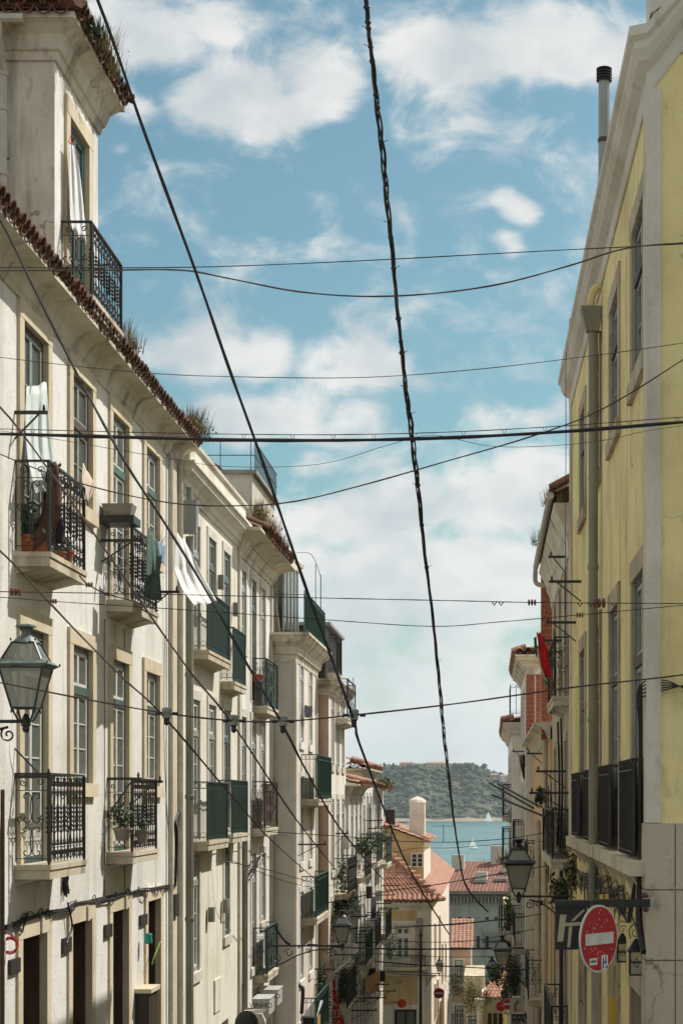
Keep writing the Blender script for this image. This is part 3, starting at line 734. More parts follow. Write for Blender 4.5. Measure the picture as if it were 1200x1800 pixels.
# ---------------------------------------------------------------- buildings
class Bld:
    def __init__(s, name, label, facing, plane, u0, u1, z0, z1, depth, m, wins=(), holes=(), cat='building', tilt=0, ends=None, rev=.3, flush=True):
        s.f = facing; s.u0 = u0; s.z0 = z0; s.plane = plane
        if facing == 'L': at, rz = (plane, u0, z0), 0+tilt
        elif facing == 'R': at, rz = (plane, u0, z0), PI+tilt
        else: at, rz = (u0, plane, z0), -PI/2+tilt
        s.r = root(name, at, label, cat, rz)
        hs = [(s.y(u)-w/2-.05, s.y(u)+w/2+.05, z-.02-z0, z+h+.05-z0) for (u, z, w, h, *_) in wins]
        for (ua, ub, za, zb) in holes: hs.append((min(s.y(ua), s.y(ub)), max(s.y(ua), s.y(ub)), za-z0, zb-z0))
        y0, y1 = sorted((s.y(u0), s.y(u1))); s.y0, s.y1 = y0, y1
        s.wall = local('wall', wall_mesh(y0, y1, 0, z1-z0, depth, hs, m, rev, ends), s.r)
        for (u, z, w, h, *rest) in wins:
            st = rest[0] if rest else {}; st = dict(st); simple = st.pop('simple', False)
            window(s.r, s.y(u), z-z0, w, h, st, simple)
    def y(s, u): return -(u-s.u0) if s.f == 'R' else u-s.u0
    def z(s, Z): return Z-s.z0
    def bal(s, u, z, w, D, **k): return balcony(s.r, s.y(u), s.z(z), w, D, **k)
    def band(s, name, prof, z, m, u0=None, u1=None, ret=0):
        """moulding of profile (out, up) along the facade at height z, returned on both ends"""
        a = s.y0 if u0 is None else min(s.y(u0), s.y(u1)); c = s.y1 if u0 is None else max(s.y(u0), s.y(u1)); zz = s.z(z)
        b = MB().use(m)
        if ret: path = [((-ret, a, zz), (0, -1)), ((0, a, zz), (1, -1)), ((0, c, zz), (1, 1)), ((-ret, c, zz), (0, 1))]
        else: path = [((0, a, zz), (1, 0)), ((0, c, zz), (1, 0))]
        b.sweep(prof, path); return local(name, b, s.r)
    def box(s, name, x0, x1, ua, ub, za, zb, m, **k):
        y0, y1 = sorted((s.y(ua), s.y(ub))); return local(name, MB().use(m).box(x0, x1, y0, y1, s.z(za), s.z(zb)), s.r, **k)
def YL(px, lat=5.04): return F*lat/(VX-px)
def YR(px, lat): return F*lat/(px-VX)
CORN = [(-.05, -.35), (.03, -.35), (.05, -.28), (.09, -.26), (.11, -.18), (.19, -.1), (.24, -.08), (.26, .0), (.30, .02), (.30, .07), (-.05, .09)]
COVE = [(-.05, -.3), (.02, -.3), (.04, -.25), (.05, -.24), (.09, -.13), (.17, -.05), (.27, -.02), (.33, -.01), (.33, .04), (-.05, .05)]
XL = -5.04
# ---- L1: the white building on the left
gw = dict(frame='green_paint', sash='white_paint', rows=4, sw=.19, th=.19, rec=.03)
GC = [20.74, 23.12, 25.5, 27.92]
w1, w2 = [], []
for i, u in enumerate(GC):
    if i % 2 == 0:
        w1.append((u, 2.62, 1.1, 2.54, dict(gw, sill=False, frame='brown_paint' if i == 0 else 'green_paint', sash='grey_paint' if i == 0 else 'white_paint', kick=.25, transom=.72)))
        w2.append((u, -.70, 1.1, 2.57, dict(gw, sill=False, kick=.3, transom=.78)))
    else:
        w1.append((u, 3.62, 1.1, 1.54, dict(gw, rows=2, frame='brown_paint' if i == 1 else 'green_paint', sash='grey_paint' if i == 1 else 'white_paint', transom=.62)))
        w2.append((u, .20, 1.1, 1.67, dict(gw, rows=3, transom=.68)))
for q_, w_ in ((1, dict(cloth='sheer_cloth')), (3, dict(cloth='white_cloth')), (2, dict(cloth='beige_cloth'))): w1[q_][4].update(w_)
for q_, w_ in ((0, dict(cloth='sheer_cloth', rows=4)), (2, dict(cloth='white_cloth')), (3, dict(cloth='sheer_cloth', rows=3))): w2[q_][4].update(w_)
for u in (18.3, 15.9, 13.5): w1.append((u, 3.62, 1.1, 1.54, dict(gw, rows=2, transom=.62))); w2.append((u, .20, 1.1, 1.67, dict(gw, rows=3, transom=.68)))
doors = [(20.7, 1.1), (23.1, 1.1), (25.5, 1.1), (28.05, 1.05), (18.0, 1.1)]
L1 = Bld('white_building', 'white rendered tenement filling the left side, green framed windows and tiled eaves', 'L', XL, 12, 30.4, -6.6, 5.5, 7.5, 'white_render', w1+w2,
         [(u-w/2-.05, u+w/2+.05, -6.35, -1.45) for u, w in doors], rev=.45)
r = L1.r
for i, (u, w) in enumerate(doors):
    y = L1.y(u); b = MB().use('warm_stone'); z1 = L1.z(-1.5)
    b.box(-.06, .03, y-w/2-.2, y-w/2, .2, z1); b.box(-.06, .03, y+w/2, y+w/2+.2, .2, z1); b.box(-.06, .034, y-w/2-.204, y+w/2+.204, z1, z1+.2)
    d = local('doorway', b, r); lb = MB().use('brown_paint'); lb.box(-.33, -.062, y+w/2-.004, y+w/2+.03, .2, z1); lb.box(-.33, -.062, y-w/2-.03, y-w/2+.004, .2, z1); lb.box(-.33, -.062, y-w/2-.03, y+w/2+.03, z1+.001, z1+.03); local('lining', lb, d)
    b = MB().use('dark_wood' if i < 2 else 'brown_paint'); b.box(-.40, -.34, y-w/2+.001, y+w/2-.001, .2, z1-.001)
    for s in (-1, 1):
        for q in range(4): b.box(-.34, -.32, y+s*w/4-w*.17, y+s*w/4+w*.17, .4+q*1.1, 1.3+q*1.1)
    local('door', b, d)
L1.band('cornice', COVE, 5.66, 'trim_render')
b = MB().use('old_tile')
for q in range(1): pass
local('roof', corrugated([(.30, 0, L1.z(5.74)), (.30, 18.4, L1.z(5.74)), (-3.7, 18.4, L1.z(7.3)), (-3.7, 0, L1.z(7.3))], .22, 'old_tile', .05), r)
local('roof_underlay', MB().use('concrete').add([(.28, 0, L1.z(5.70)), (.28, 18.4, L1.z(5.70)), (-3.7, 18.4, L1.z(7.26)), (-3.7, 0, L1.z(7.26)), (.2, 0, L1.z(5.62)), (.2, 18.4, L1.z(5.62)), (-3.7, 18.4, L1.z(5.62)), (-3.7, 0, L1.z(5.62))], [(0, 1, 2, 3), (4, 5, 6, 7), (0, 1, 5, 4), (0, 3, 7, 4), (1, 2, 6, 5)]), r)
tile_row(r, (.37, 5.0, L1.z(5.73)), (.37, 18.45, L1.z(5.73)), (1, 0), .205, math.radians(21), 'old_tile', rows=2, L=.42, r=.1, jit=.016)
local('eave_mortar', MB().use('old_tile').box(.0, .30, 5.0, 18.4, L1.z(5.70), L1.z(5.80)), r)
for u, z, D, sc_ in ((20.78, 2.62, .375, None), (20.78, -.70, .375, None), (25.6, 2.62, .34, None), (25.6, -.70, .34, None)):
    L1.bal(u, z, 1.78 if u < 22 else 1.84, D, h=.96)
# pipes, pilaster at the far end
b = MB().use('warm_stone'); b.box(-.1, .04, L1.y(29.5), L1.y(29.95), .1, L1.z(5.35)); local('pilaster', b, r)
b = MB().use('cream_pipe'); y = L1.y(29.25); b.tube([(.06, y, 0), (.06, y, L1.z(5.4))], .04, 8); local('drainpipe', b, r)
b = MB().use('cream_pipe'); y = L1.y(30.15); b.tube([(.06, y, 0), (.06, y, L1.z(5.4))], .05, 8); local('drainpipe', b, r)
# rack brackets for washing lines
def rack(bd, u, z, out, m='iron', brace=True, down=.28):
    y = bd.y(u); zz = bd.z(z); b = MB().use(m); b.box(-.02, out, y-.018, y+.018, zz-.018, zz+.018)
    if brace: b.tube([(0, y, zz-down), (out*.75, y, zz-.01)], .012, 4)
    b.lathe((out-.04, y, zz+.015), [(.012, 0), (.018, .03), (.008, .07)], 6)
    return local('rack_bracket', b, bd.r)
rack(L1, 19.9, 4.1, .35); rack(L1, 24.3, 3.35, .55); rack(L1, 26.7, 2.95, .62, down=.42)
rack(L1, 19.9, .24, .4, brace=True, down=-.3); rack(L1, 24.7, .27, .45, down=.5); rack(L1, 26.6, .25, .4)
# meter boxes, cable bundle, conduit
for px, py, w, h in ((23, 1698, 17, 26), (115, 1661, 14, 26), (188, 1636, 12, 23), (250, 1617, 12, 19)):
    Y = YL(px); z = (VY-py)*Y/F; s = Y/F; ww = w*Y/(VX-px)*.5; o = L1.box('meter_box', .0, .035, Y-ww, Y+ww, z-h*s/2, z+h*s/2, 'meter_box')
b = MB().use('rubber'); pts = []
zc = [(4, 1630), (40, 1618), (75, 1608), (115, 1598), (125, 1592), (160, 1585), (195, 1578), (240, 1567), (270, 1562), (303, 1556)]
for k in range(5):
    pts = []
    for (px, py) in zc:
        Y = YL(px); pts.append((.03+.012*math.cos(k*1.3)+random.uniform(-.01, .01), L1.y(Y), L1.z((VY-py)*Y/F)+random.uniform(-.035, .035)))
    b.tube(smooth(pts, 5), .009+.003*(k % 2), 5)
for k in range(26):
    i = random.randrange(len(zc)-1); t = random.random(); qx = zc[i][0]+(zc[i+1][0]-zc[i][0])*t; qy = zc[i][1]+(zc[i+1][1]-zc[i][1])*t; Y = YL(qx); z = L1.z((VY-qy)*Y/F); y = L1.y(Y)
    b.tube(smooth([(.03, y-.25, z+random.uniform(-.05, .03)), (.05, y-.08, z+random.uniform(-.11, .09)), (.05, y+.1, z+random.uniform(-.11, .09)), (.03, y+.25, z+random.uniform(-.03, .08))], 4), random.uniform(.004, .008), 4)
Y = YL(112); yb = L1.y(Y)
b.tube(smooth([(.05, yb, L1.z(-1.22)), (.07, yb+.15, L1.z(-1.5)), (.05, yb+.02, L1.z(-1.65)), (.05, yb-.05, L1.z(-1.7))], 6), .012, 5)
for q in range(7): b.tube([(.04+.02*math.cos(a), yb-.1+q*.02+.02*math.sin(a), L1.z(-1.15)+.32*abs(math.sin(a/2+q))) for a in [2*PI*j/8 for j in range(8)]], .012, 5)
Y = YL(303); yb = L1.y(Y)
b.tube(smooth([(.04, yb, L1.z(-1.38)), (.06, yb+.03, L1.z(-.6)), (.05, yb-.03, L1.z(-.35)), (.05, yb+.4, L1.z(-.2))], 6), .03, 6)
for q in range(6): b.tube([(.06, yb+.05*math.cos(a)+random.uniform(-.02, .02), L1.z(-1.1)+.22*math.sin(a)) for a in [2*PI*j/10 for j in range(10)]], .009, 5, closed=True)
local('cable_bundle', b, r)
Y = YL(302); o = L1.box('junction_box', .0, .09, Y-.18, Y+.18, -1.85, -1.50, 'meter_box')
for px in (182, 217):
    Y = YL(px); local('wall_wire', MB().use('rubber').tube([(.02, L1.y(Y), L1.z(-1.25)), (.015, L1.y(Y), L1.z(2.35))], .006, 4), r)
b = MB().use('rubber'); b.tube(smooth([(.02, L1.y(YL(300)), L1.z(-1.3)), (.02, L1.y(YL(287)), L1.z(.6)), (.02, L1.y(YL(287)), L1.z(2.5))], 4), .007, 4)
local('wall_wire', b, r)
Y = YL(0); b = MB().use('brown_paint'); b.tube([(.03, L1.y(Y), 0), (.03, L1.y(Y), L1.z(.1))], .022, 6); local('conduit', b, r)
# stone plinth shelves beside the doors
for px in (32, 249):
    Y = YL(px); L1.box('door_sign', .02, .2, Y-.5, Y+.15, -3.6, -2.75, 'dark_wood'); L1.box('sign_cap', .0, .24, Y-.54, Y+.18, -2.75, -2.69, 'warm_stone')
for px, py in ((68, 1622), (149, 1604), (216, 1585)):
    Y = YL(px); L1.box('house_number', .03, .06, Y-.05, Y+.05, (VY-py)*Y/F-.1, (VY-py)*Y/F+.08, 'pale_stone')
# ---- attic storey on L1
TW = Bld('attic_storey', 'white attic storey with tiled roof standing over the eaves of the left building', 'L', XL-.01, 21.77, 24.17, 5.3, 8.75, 3.6, 'white_render',
         [(22.98, 5.95, 1.05, 2.22, dict(gw, sw=.2, th=.2, sill=False, rows=4, transom=1.1, leaves=2, curtain=False, frame='green_paint', sash='green_paint'))], ends='trim_render')
r = TW.r; TW.bal(23.0, 5.93, 1.84, .37, h=.86)
b = MB().use('trim_render')
TP = [(-.05, -.42), (.03, -.42), (.05, -.33), (.08, -.31), (.13, -.15), (.22, -.06), (.27, -.03), (.29, -.03), (.29, .04), (-.05, .06)]
y0, y1 = TW.y0, TW.y1; zz = TW.z(8.98)
b.sweep(TP, [((-3.6, y0, zz), (0, -1)), ((0, y0, zz), (1, -1)), ((0, y1, zz), (1, 1)), ((-3.6, y1, zz), (0, 1))]); local('cornice', b, r)
rz0 = TW.z(9.05); rp = (-1.8, (y0+y1)/2)
b = corrugated([(.3, y0-.3, rz0), (.3, y1+.3, rz0), (-1.8, rp[1]+.2, rz0+.75), (-1.8, rp[1]-.2, rz0+.75)], .21, 'old_tile', .04); local('roof', b, r)
b = corrugated([(-3.6, y0-.3, rz0), (.3, y0-.3, rz0), (-1.7, rp[1]-.1, rz0+.75), (-3.6, rp[1]-.1, rz0+.75)], .21, 'old_tile', .04); local('roof', b, r)
b = MB().use('old_tile'); b.box(-3.6, .25, y0-.25, y1+.25, rz0-.04, rz0); local('roof_deck', b, r)
tile_row(r, (.37, y0-.32, rz0+.0), (.37, y1+.36, rz0+.0), (1, 0), .2, math.radians(20), 'old_tile', rows=2, r=.1, jit=.02)
tile_row(r, (-3.6, y0-.37, rz0), (.34, y0-.37, rz0), (0, -1), .2, math.radians(18), 'old_tile', rows=2, r=.1, jit=.02)
local('eave_mortar', MB().use('old_tile').box(-3.6, .29, y0-.29, y1+.3, rz0+.001, rz0+.09), r)
for i in range(9):
    t = i/9; o = local('ridge_tile', cached('ridge', lambda: (lambda b: (b.tube([(0, 0, 0), (-.34, 0, .0)], [.12, .1], 8), b)[1])(MB().use('old_tile')).mesh('ridge_tile')), r, (.36-2.1*t, (y0-.36)+(1.4)*t, rz0+.10+.72*t), math.atan2(-1.4, 2.1))
# gutter and pipe on its near face
b = MB().use('cream_pipe'); g = y0-.33; b.tube([(-3.6, g, TW.z(8.92)), (-.28, g, TW.z(8.92))], .055, 8); local('gutter', b, r)
b = MB().use('cream_pipe'); px = -.58; b.tube([(px, g, TW.z(8.9)), (px, g, TW.z(8.7)), (px-.0, y0-.09, TW.z(8.4)), (px, y0-.09, TW.z(5.6))], .058, 8)
for z in (8.35, 7.95, 7.2): b.lathe((px, y0-.09, TW.z(z)), [(.066, 0), (.07, .02), (.066, .04)], 8)
local('drainpipe', b, r)
b = MB().use('brown_paint'); b.tube([(-1.0, y0-.03, TW.z(8.1)), (-1.06, y0-.05, TW.z(7.5)), (-1.02, y0-.04, TW.z(6.7))], .022, 5); b.box(-1.25, -.96, y0-.12, y0-.01, TW.z(8.25), TW.z(8.62)); b.box(-1.25, -.94, y0-.1, y0-.01, TW.z(8.14), TW.z(8.2)); local('conduit', b, r)
b = MB().use('iron'); b.tube(smooth([(-1.0, y0-.05, TW.z(7.5)), (-.7, y0-.08, TW.z(7.36)), (-.5, y0-.1, TW.z(7.4))], 4), .012, 4); local('pipe_stay', b, r)

# ---- L2 and L3: cream buildings
cw = dict(frame='grey_paint', sash='white_paint', sw=.14, th=.16, stone='pale_stone', rows=3, rec=.02, pr=.02, transom=.76)
cd = dict(cw, frame='green_paint', sash='grey_paint')
L2c = [32.05, 33.95, 35.85]
wins = []
for i, u in enumerate(L2c):
    wins.append((u, 2.54, .88, 2.16, dict(cw if i < 1 else cd, sill=False, kick=.3)))
    wins.append((u, -.68, .88, 2.38, dict(cd if i == 2 else cw, sill=False, kick=.3)))
wins += [(32.05, -2.95, .8, 2.0, dict(cw, rows=3)), (35.85, -2.6, .7, 1.9, dict(cd, rows=2))]
L2 = Bld('cream_building', 'cream rendered building with moulded cornice and parapet just beyond the white one', 'L', XL, 30.42, 37.4, -6.9, 5.3, 8, 'cream_render', wins,
         [(35.2, 36.1, -6.5, -4.2), (33.2, 34.3, -6.5, -4.6)])
r = L2.r
L2.band('cornice', CORN, 5.38, 'cream_render', ret=2)
L2.box('parapet', -.35, .17, 30.43, 37.39, 5.44, 5.80, 'cream_render')
L2.box('parapet_coping', -.4, .22, 30.40, 37.42, 5.80, 5.86, 'pale_stone')
L2.bal(33.0, 2.52, 2.6, .28, h=1.0, style='slats', iron='green_iron')
L2.bal(35.9, 2.2, 1.7, .26, h=1.0, style='slats', iron='green_iron')
L2.bal(32.9, -.72, 2.4, .28, h=1.0, style='slats', iron='green_iron')
L2.bal(35.8, -.66, 2.2, .28, h=1.0, style='slats', iron='green_iron')
b = MB().use('pipe_paint'); y = L2.y(30.72); b.tube([(.12, y, .0), (.12, y, L2.z(3.6)), (.12, y, L2.z(4.3))], .065, 10)
for z in (-4, -2, 0, 2): b.lathe((.12, y, L2.z(z)), [(.07, 0), (.078, .02), (.078, .06), (.07, .08)], 10)
local('drainpipe', b, r)
b = MB().use('zinc'); b.add([(-.0, y-.1, L2.z(4.35)), (.24, y-.1, L2.z(4.35)), (.24, y+.1, L2.z(4.35)), (0, y+.1, L2.z(4.35)), (.0, y-.13, L2.z(4.85)), (.25, y-.13, L2.z(4.85)), (.25, y+.13, L2.z(4.85)), (.0, y+.13, L2.z(4.85))], [(0, 1, 5, 4), (1, 2, 6, 5), (2, 3, 7, 6), (0, 3, 7, 4), (0, 3, 2, 1)]); b.box(-.01, .26, y-.14, y+.14, L2.z(4.85), L2.z(4.88)); b.tube([(.12, y, L2.z(4.88)), (.12, y, L2.z(5.1))], .05, 8); local('rain_hopper', b, r)
for u, z in ((34.6, 2.0+2.0), (36.6, 3.7), (33.4, -2.05), (35.2, -2.0)): L2.box('spotlight_box', .03, .13, u-.09, u+.09, z-.13, z+.13, 'pipe_paint')
L2.box('plaque', .0, .03, 34.2, 35.0, -3.9, -3.3, 'cream_render')
L3c = [38.25, 39.9, 41.55]; wins = []
for i, u in enumerate(L3c):
    wins.append((u, 2.1 if i else 3.1, .78, 2.55 if i else 1.55, dict(cd if i == 1 else cw, sill=i == 0, rows=3)))
    wins.append((u, -.62, .78, 2.3, dict(cw, sill=False, rows=3, cloth='sheer_cloth')))
    wins.append((u, -3.55 if i != 2 else -2.7, .78, 2.4 if i != 2 else 1.5, dict(cw, sill=True, rows=2)))
L3 = Bld('eaved_building', 'cream building with deep grassy eaves and green screened balconies, third on the left', 'L', XL, 37.42, 43.2, -7.4, 5.12, 8, 'white_render', wins, [(38.3, 39.3, -7, -4.9)])
r = L3.r
L3.band('cornice', [(-.05, -.42), (.03, -.42), (.05, -.33), (.08, -.3), (.16, -.12), (.34, -.03), (.52, 0), (.52, .06), (-.05, .1)], 5.3, 'trim_render', ret=2)
tile_row(r, (.6, .2, L3.z(5.38)), (.6, 5.2, L3.z(5.38)), (1, 0), .24, math.radians(22), 'old_tile', rows=2, r=.11, jit=.03)
local('roof', corrugated([(.45, 0, L3.z(5.41)), (.45, 5.6, L3.z(5.41)), (-.6, 5.6, L3.z(5.85)), (-.6, 0, L3.z(5.85))], .24, 'old_tile', .05), r)
local('roof_deck', MB().use('old_tile').prism([(.4, L3.z(5.37)), (-.6, L3.z(5.8)), (-.6, L3.z(5.3))], 0, 'y', 0, 5.6), r)
for y in (0.02, 5.5): local('quoin', MB().use('pale_stone').box(-.1, .05, y, y+.28, .1, L3.z(4.86)), r)
L3.bal(40.9, 1.98, 2.1, .3, h=1.0, style='scroll', iron='green_iron', screen='dark_screen')
L3.bal(40.7, -.62, 2.3, .3, h=.98, style='scroll', iron='iron', screen='reed')
L3.bal(40.9, -3.75, 2.0, .3, h=1.0, style='scroll', iron='green_iron', screen='dark_screen')
b = MB().use('pipe_paint'); b.tube([(.09, .45, 0), (.09, .45, L3.z(.2))], .06, 8); local('drainpipe', b, r)
b = MB().use('rubber')
for k in range(5): b.tube(smooth([(.04, .6+random.uniform(-.1, .1), L3.z(-.9)), (.05, .7+random.uniform(-.1, .2), L3.z(-1.5+random.uniform(-.2, .2))), (.05, 1.6, L3.z(-1.5+random.uniform(-.2, .2))), (.04, 3.4, L3.z(-1.3+random.uniform(-.1, .1)))], 5), .011, 4)
local('cable_bundle', b, r)
# hut and terrace on top of L3
tr = root('rooftop_hut', (-4.86, 38.3, 5.35), 'grey rooftop hut with tiles and railed terrace above the third left building', 'hut')
local('wall', MB().use('grey_render').box(-2.6, 0, 0, 3.9, -.2, 1.28), tr); local('roof_slab', MB().use('concrete').box(-2.7, .1, -.1, 4.0, 1.28, 1.36), tr)
local('roof', corrugated([(-.65, -.2, 1.40), (-2.7, -.2, 1.72), (-2.7, 2.2, 1.9), (-.65, 2.2, 1.5)], .2, 'bright_tile', .04), tr)
local('drum', MB().use('grey_render').lathe((-.55, -.12, .62), [(.12, 0), (.14, .05), (.14, .12), (.1, .16)], 12), tr)
b = MB().use('iron')
for z in (.3, .58): b.tube([(-2.6, -.05, 1.36+z), (.06, -.05, 1.36+z), (.06, 3.9, 1.36+z)], .012, 4)
for i in range(5): b.tube([(-2.5+i*.62, -.05, 1.36), (-2.5+i*.62, -.05, 1.95)], .010, 4)
for i in range(22): b.tube([(.06, -.05+i*.18, 1.2), (.06, -.05+i*.18, 1.94)], .009, 4)
local('railing', b, tr)
# ---- L4: the building that steps forward with a roof terrace
gq = dict(frame='grey_paint', sash='white_paint', sw=.12, th=.14, stone='white_render', rows=3, rec=.01, pr=.015, simple=True)
wins = []
for u in (44.7, 46.9):
    wins += [(u, 1.35, .8, 2.0, dict(gq)), (u, -1.5, .8, 2.0, dict(gq)), (u, -4.3, .8, 2.1, dict(gq)), (u, -7.4, .8, 2.0, dict(gq))]
X4 = -4.5
L4 = Bld('stepped_out_building', 'tall pale building stepping forward with a blank grey end wall and roof terrace', 'L', X4, 43.22, 48.7, -8.2, 3.6, 8, 'rose_render', wins, ends='grey_render')
r = L4.r
L4.band('cornice', [(-.05, -.55), (.02, -.55), (.04, -.4), (.09, -.38), (.12, -.22), (.22, -.12), (.26, -.1), (.32, .02), (.36, .04), (.36, .1), (-.05, .12)], 3.72, 'trim_render', ret=3)
L4.box('quoin', -.02, .035, 43.19, 43.55, -8.1, 3.15, 'pale_stone'); L4.box('quoin', -.1, .035, 48.35, 48.69, -8.1, 3.15, 'pale_stone')
local('terrace_railing', (lambda b: (bar_panel(b, lambda u, v: (.22, .05+u, L4.z(3.84)+v), 5.3, .98), bar_panel(b, lambda u, v: (-1.8+u, .05, L4.z(3.84)+v), 2.0, .98, pitch=.5, orn=False), b)[2])(MB().use('green_iron')), r)
local('terrace_screen', wavy('y', 5.2, .85, 'green_net', .004), r, (.19, .1, L4.z(3.9)))
b = MB().use('white_paint')
for y in (.5, 1.3, 2.1, 2.9, 3.6):
    b.box(-.35, -.29, y, y+.06, L4.z(3.84), L4.z(5.65))
b.box(-.37, -.27, .45, 3.75, L4.z(5.65), L4.z(5.75)); b.box(-1.6, -.37, .45, .51, L4.z(5.65), L4.z(5.75))
gh = local('sunroom_frame', b, r)
local('sunroom_pane', MB().use('glass').box(-.33, -.32, .56, 3.6, L4.z(3.86), L4.z(5.64)), r)
b = MB().use('grey_render'); b.box(-3, -.45, .5, 3.8, L4.z(3.84), L4.z(5.6)); local('sunroom_wall', b, r)
b = MB().use('trim_render'); b.sweep([(0, 0), (.1, .03), (.12, .12), (.06, .2), (0, .25)], [((-.5, .3, L4.z(5.75)), (1, -.3)), ((-.3, 3.9, L4.z(5.75)), (1, .3))]); local('sunroom_cornice', b, r)
for k, (yy, lean) in enumerate(((.15, .35), (.3, .28), (.45, .15))):
    local('leaning_pole', MB().use('white_paint').tube([(-.75+.18*k, yy, L4.z(3.86)), (-1.0+.18*k, yy+lean, L4.z(5.5))], .028, 5), r)
b = MB().use('iron'); b.tube([(.15, 4.9, L4.z(3.8)), (.15, 4.9, L4.z(5.75))], .015, 4)
b.tube(smooth([(-.3, 3.2, L4.z(6.1)), (.0, 4, L4.z(6.15)), (.15, 4.9, L4.z(5.7))], 5), .008, 4); b.tube([(.12, 3.8, L4.z(3.8)), (.12, 3.8, L4.z(5.9))], .012, 4); local('antenna_mast', b, r)
L4.bal(46.4, -.35+.35, 3.6, .42, h=1.05, style='bars', iron='green_iron', screen='green_net')
L4.bal(46.4, -2.85, 3.4, .36, h=1.0, style='bars', iron='green_iron', screen='green_net')
L4.bal(46.4, -5.75, 3.4, .36, h=1.0, style='bars', iron='green_iron', screen='green_net')
# ---- L5 ...
pq = dict(frame='green_paint', sash='white_paint', sw=.12, th=.14, stone='pale_stone', rows=2, rec=.0, pr=.014, simple=True)
def row(us, zs, w=.75, h=1.9, st=pq): return [(u, z, w, h, dict(st)) for u in us for z in zs]
X5 = -4.2
L5 = Bld('pink_ended_building', 'narrow cream building with a pinkish brown end wall beyond the green balconies', 'L', X5, 48.72, 54.5, -9, 2.95, 8, 'pale_render', row((49.9, 51.6, 53.4), (.9, -1.9, -4.6, -7.4)), ends='pink_render')
L5.band('cornice', CORN, 3.05, 'trim_render', ret=3)
L5.bal(52.3, 2.2, 3.0, .34, h=1.05, style='scroll', iron='iron', slab='trim_render'); L5.bal(49.8, 3.3, 1.6, .2, h=1.0, style='bars', iron='iron')
b = MB().use('dark_wood'); b.box(-.9, -.1, .1, 4.6, L5.z(3.15), L5.z(4.5)); local('rooftop_shed', b, L5.r)
b = MB().use('zinc')
for i in range(7): b.box(-.1, -.06, .2+i*.65, .26+i*.65, L5.z(3.15), L5.z(4.55))
b.box(-1.1, .05, -.05, 4.7, L5.z(4.52), L5.z(4.6)); local('shed_frame', b, L5.r)
L5.bal(51.8, -2.55, 3.0, .4, h=.95, style='cast', iron='iron')
L5.bal(51.5, -5.6, 3.0, .4, h=.95, style='cast', iron='iron')
b = MB().use('brick'); b.box(-1.2, -.5, 4.9, 5.6, L5.z(2.95), L5.z(3.9)); local('chimney', b, L5.r)
X6 = -4.12
L6 = Bld('low_eaved_building', 'lower cream house whose orange tile ledge juts out below the pink end wall', 'L', X6, 54.52, 60.5, -9.7, .35, 8, 'pale_render', row((55.8, 57.6, 59.4), (-2.0, -4.8, -7.6)), ends='pale_render')
L6.band('cornice', COVE, .4, 'trim_render', ret=2)
tile_row(L6.r, (.42, .1, L6.z(.47)), (.42, 5.9, L6.z(.47)), (1, 0), .22, math.radians(16), 'bright_tile', rows=2, r=.1)
local('roof', corrugated([(.3, 0, L6.z(.48)), (.3, 5.98, L6.z(.48)), (-3, 5.98, L6.z(1.3)), (-3, 0, L6.z(1.3))], .22, 'bright_tile', .05), L6.r)
L6.bal(57.3, -2.35, 2.8, .4, h=.95, style='cast', iron='iron'); L6.bal(57.8, -5.0, 3.0, .4, h=.95, style='bars', iron='green_iron', screen='green_net')
X7 = -4.3
L7 = Bld('white_gabled_building', 'white house with red tiled eaves and a blank bluish white end wall, far left row', 'L', X7, 62.5, 68.6, -10.5, .95, 8, 'white_render', row((63.8, 65.6, 67.4), (-1.8, -4.6, -7.6)))
tile_row(L7.r, (.35, -.1, L7.z(1.06)), (.35, 6.2, L7.z(1.06)), (1, 0), .25, math.radians(20), 'bright_tile', rows=2, r=.12)
local('roof', corrugated([(.25, -.1, L7.z(1.08)), (.25, 6.2, L7.z(1.08)), (-3, 6.2, L7.z(2.2)), (-3, -.1, L7.z(2.2))], .25, 'bright_tile', .05), L7.r)
tile_row(L7.r, (-3.2, -.25, L7.z(1.1)), (.2, -.25, L7.z(1.02)), (0, -1), .25, math.radians(12), 'bright_tile', rows=1, r=.12)
L7.band('cornice', COVE, .98, 'trim_render', ret=2)
L7.bal(65.5, -2.15, 3.2, .45, h=.95, style='bars', iron='green_iron'); L7.bal(65.5, -5.1, 3, .4, h=.95, style='cast', iron='iron')
LG = Bld('link_building', 'narrow pale house squeezed between the orange tile ledge and the white gabled house', 'L', X6-.03, 60.52, 62.48, -10, .0, 8, 'old_render', row((61.5,), (-2.1, -4.9, -7.8)))
L8 = Bld('weedy_topped_building', 'pale house with rusty roof edge and weeds hanging over the orange house', 'L', -4.28, 68.62, 74.9, -11.3, .35, 8, 'pale_render', row((69.6, 71.4, 73.2), (-1.8, -4.6, -7.4)))
tile_row(L8.r, (.4, 0, L8.z(.42)), (.4, 6.2, L8.z(.42)), (1, 0), .25, math.radians(18), 'bright_tile', rows=2, r=.12)
local('roof', corrugated([(.3, 0, L8.z(.43)), (.3, 6.2, L8.z(.43)), (-3, 6.2, L8.z(1.5)), (-3, 0, L8.z(1.5))], .25, 'bright_tile', .05), L8.r)
L8.bal(71, -2.4, 3.2, .45, h=1.0, style='cast', iron='green_iron'); L8.bal(71, -5.2, 3.2, .45, h=1, style='bars', iron='green_iron', screen='green_net')
for bd, us in ((L4, (43.8, 48.2)), (L5, (49.2, 50.8, 53.6)), (L6, (55.2, 57.0, 59.8)), (L7, (63.2, 65.0, 67.8)), (L8, (69.2, 71.5, 73.8))):
    for u in us:
        for z in (-1.1, -3.9, -6.6):
            if random.random() < .75: rack(bd, u+random.uniform(-.3, .3), z+random.uniform(-.5, .5), random.uniform(.35, .8), brace=random.random() < .5)
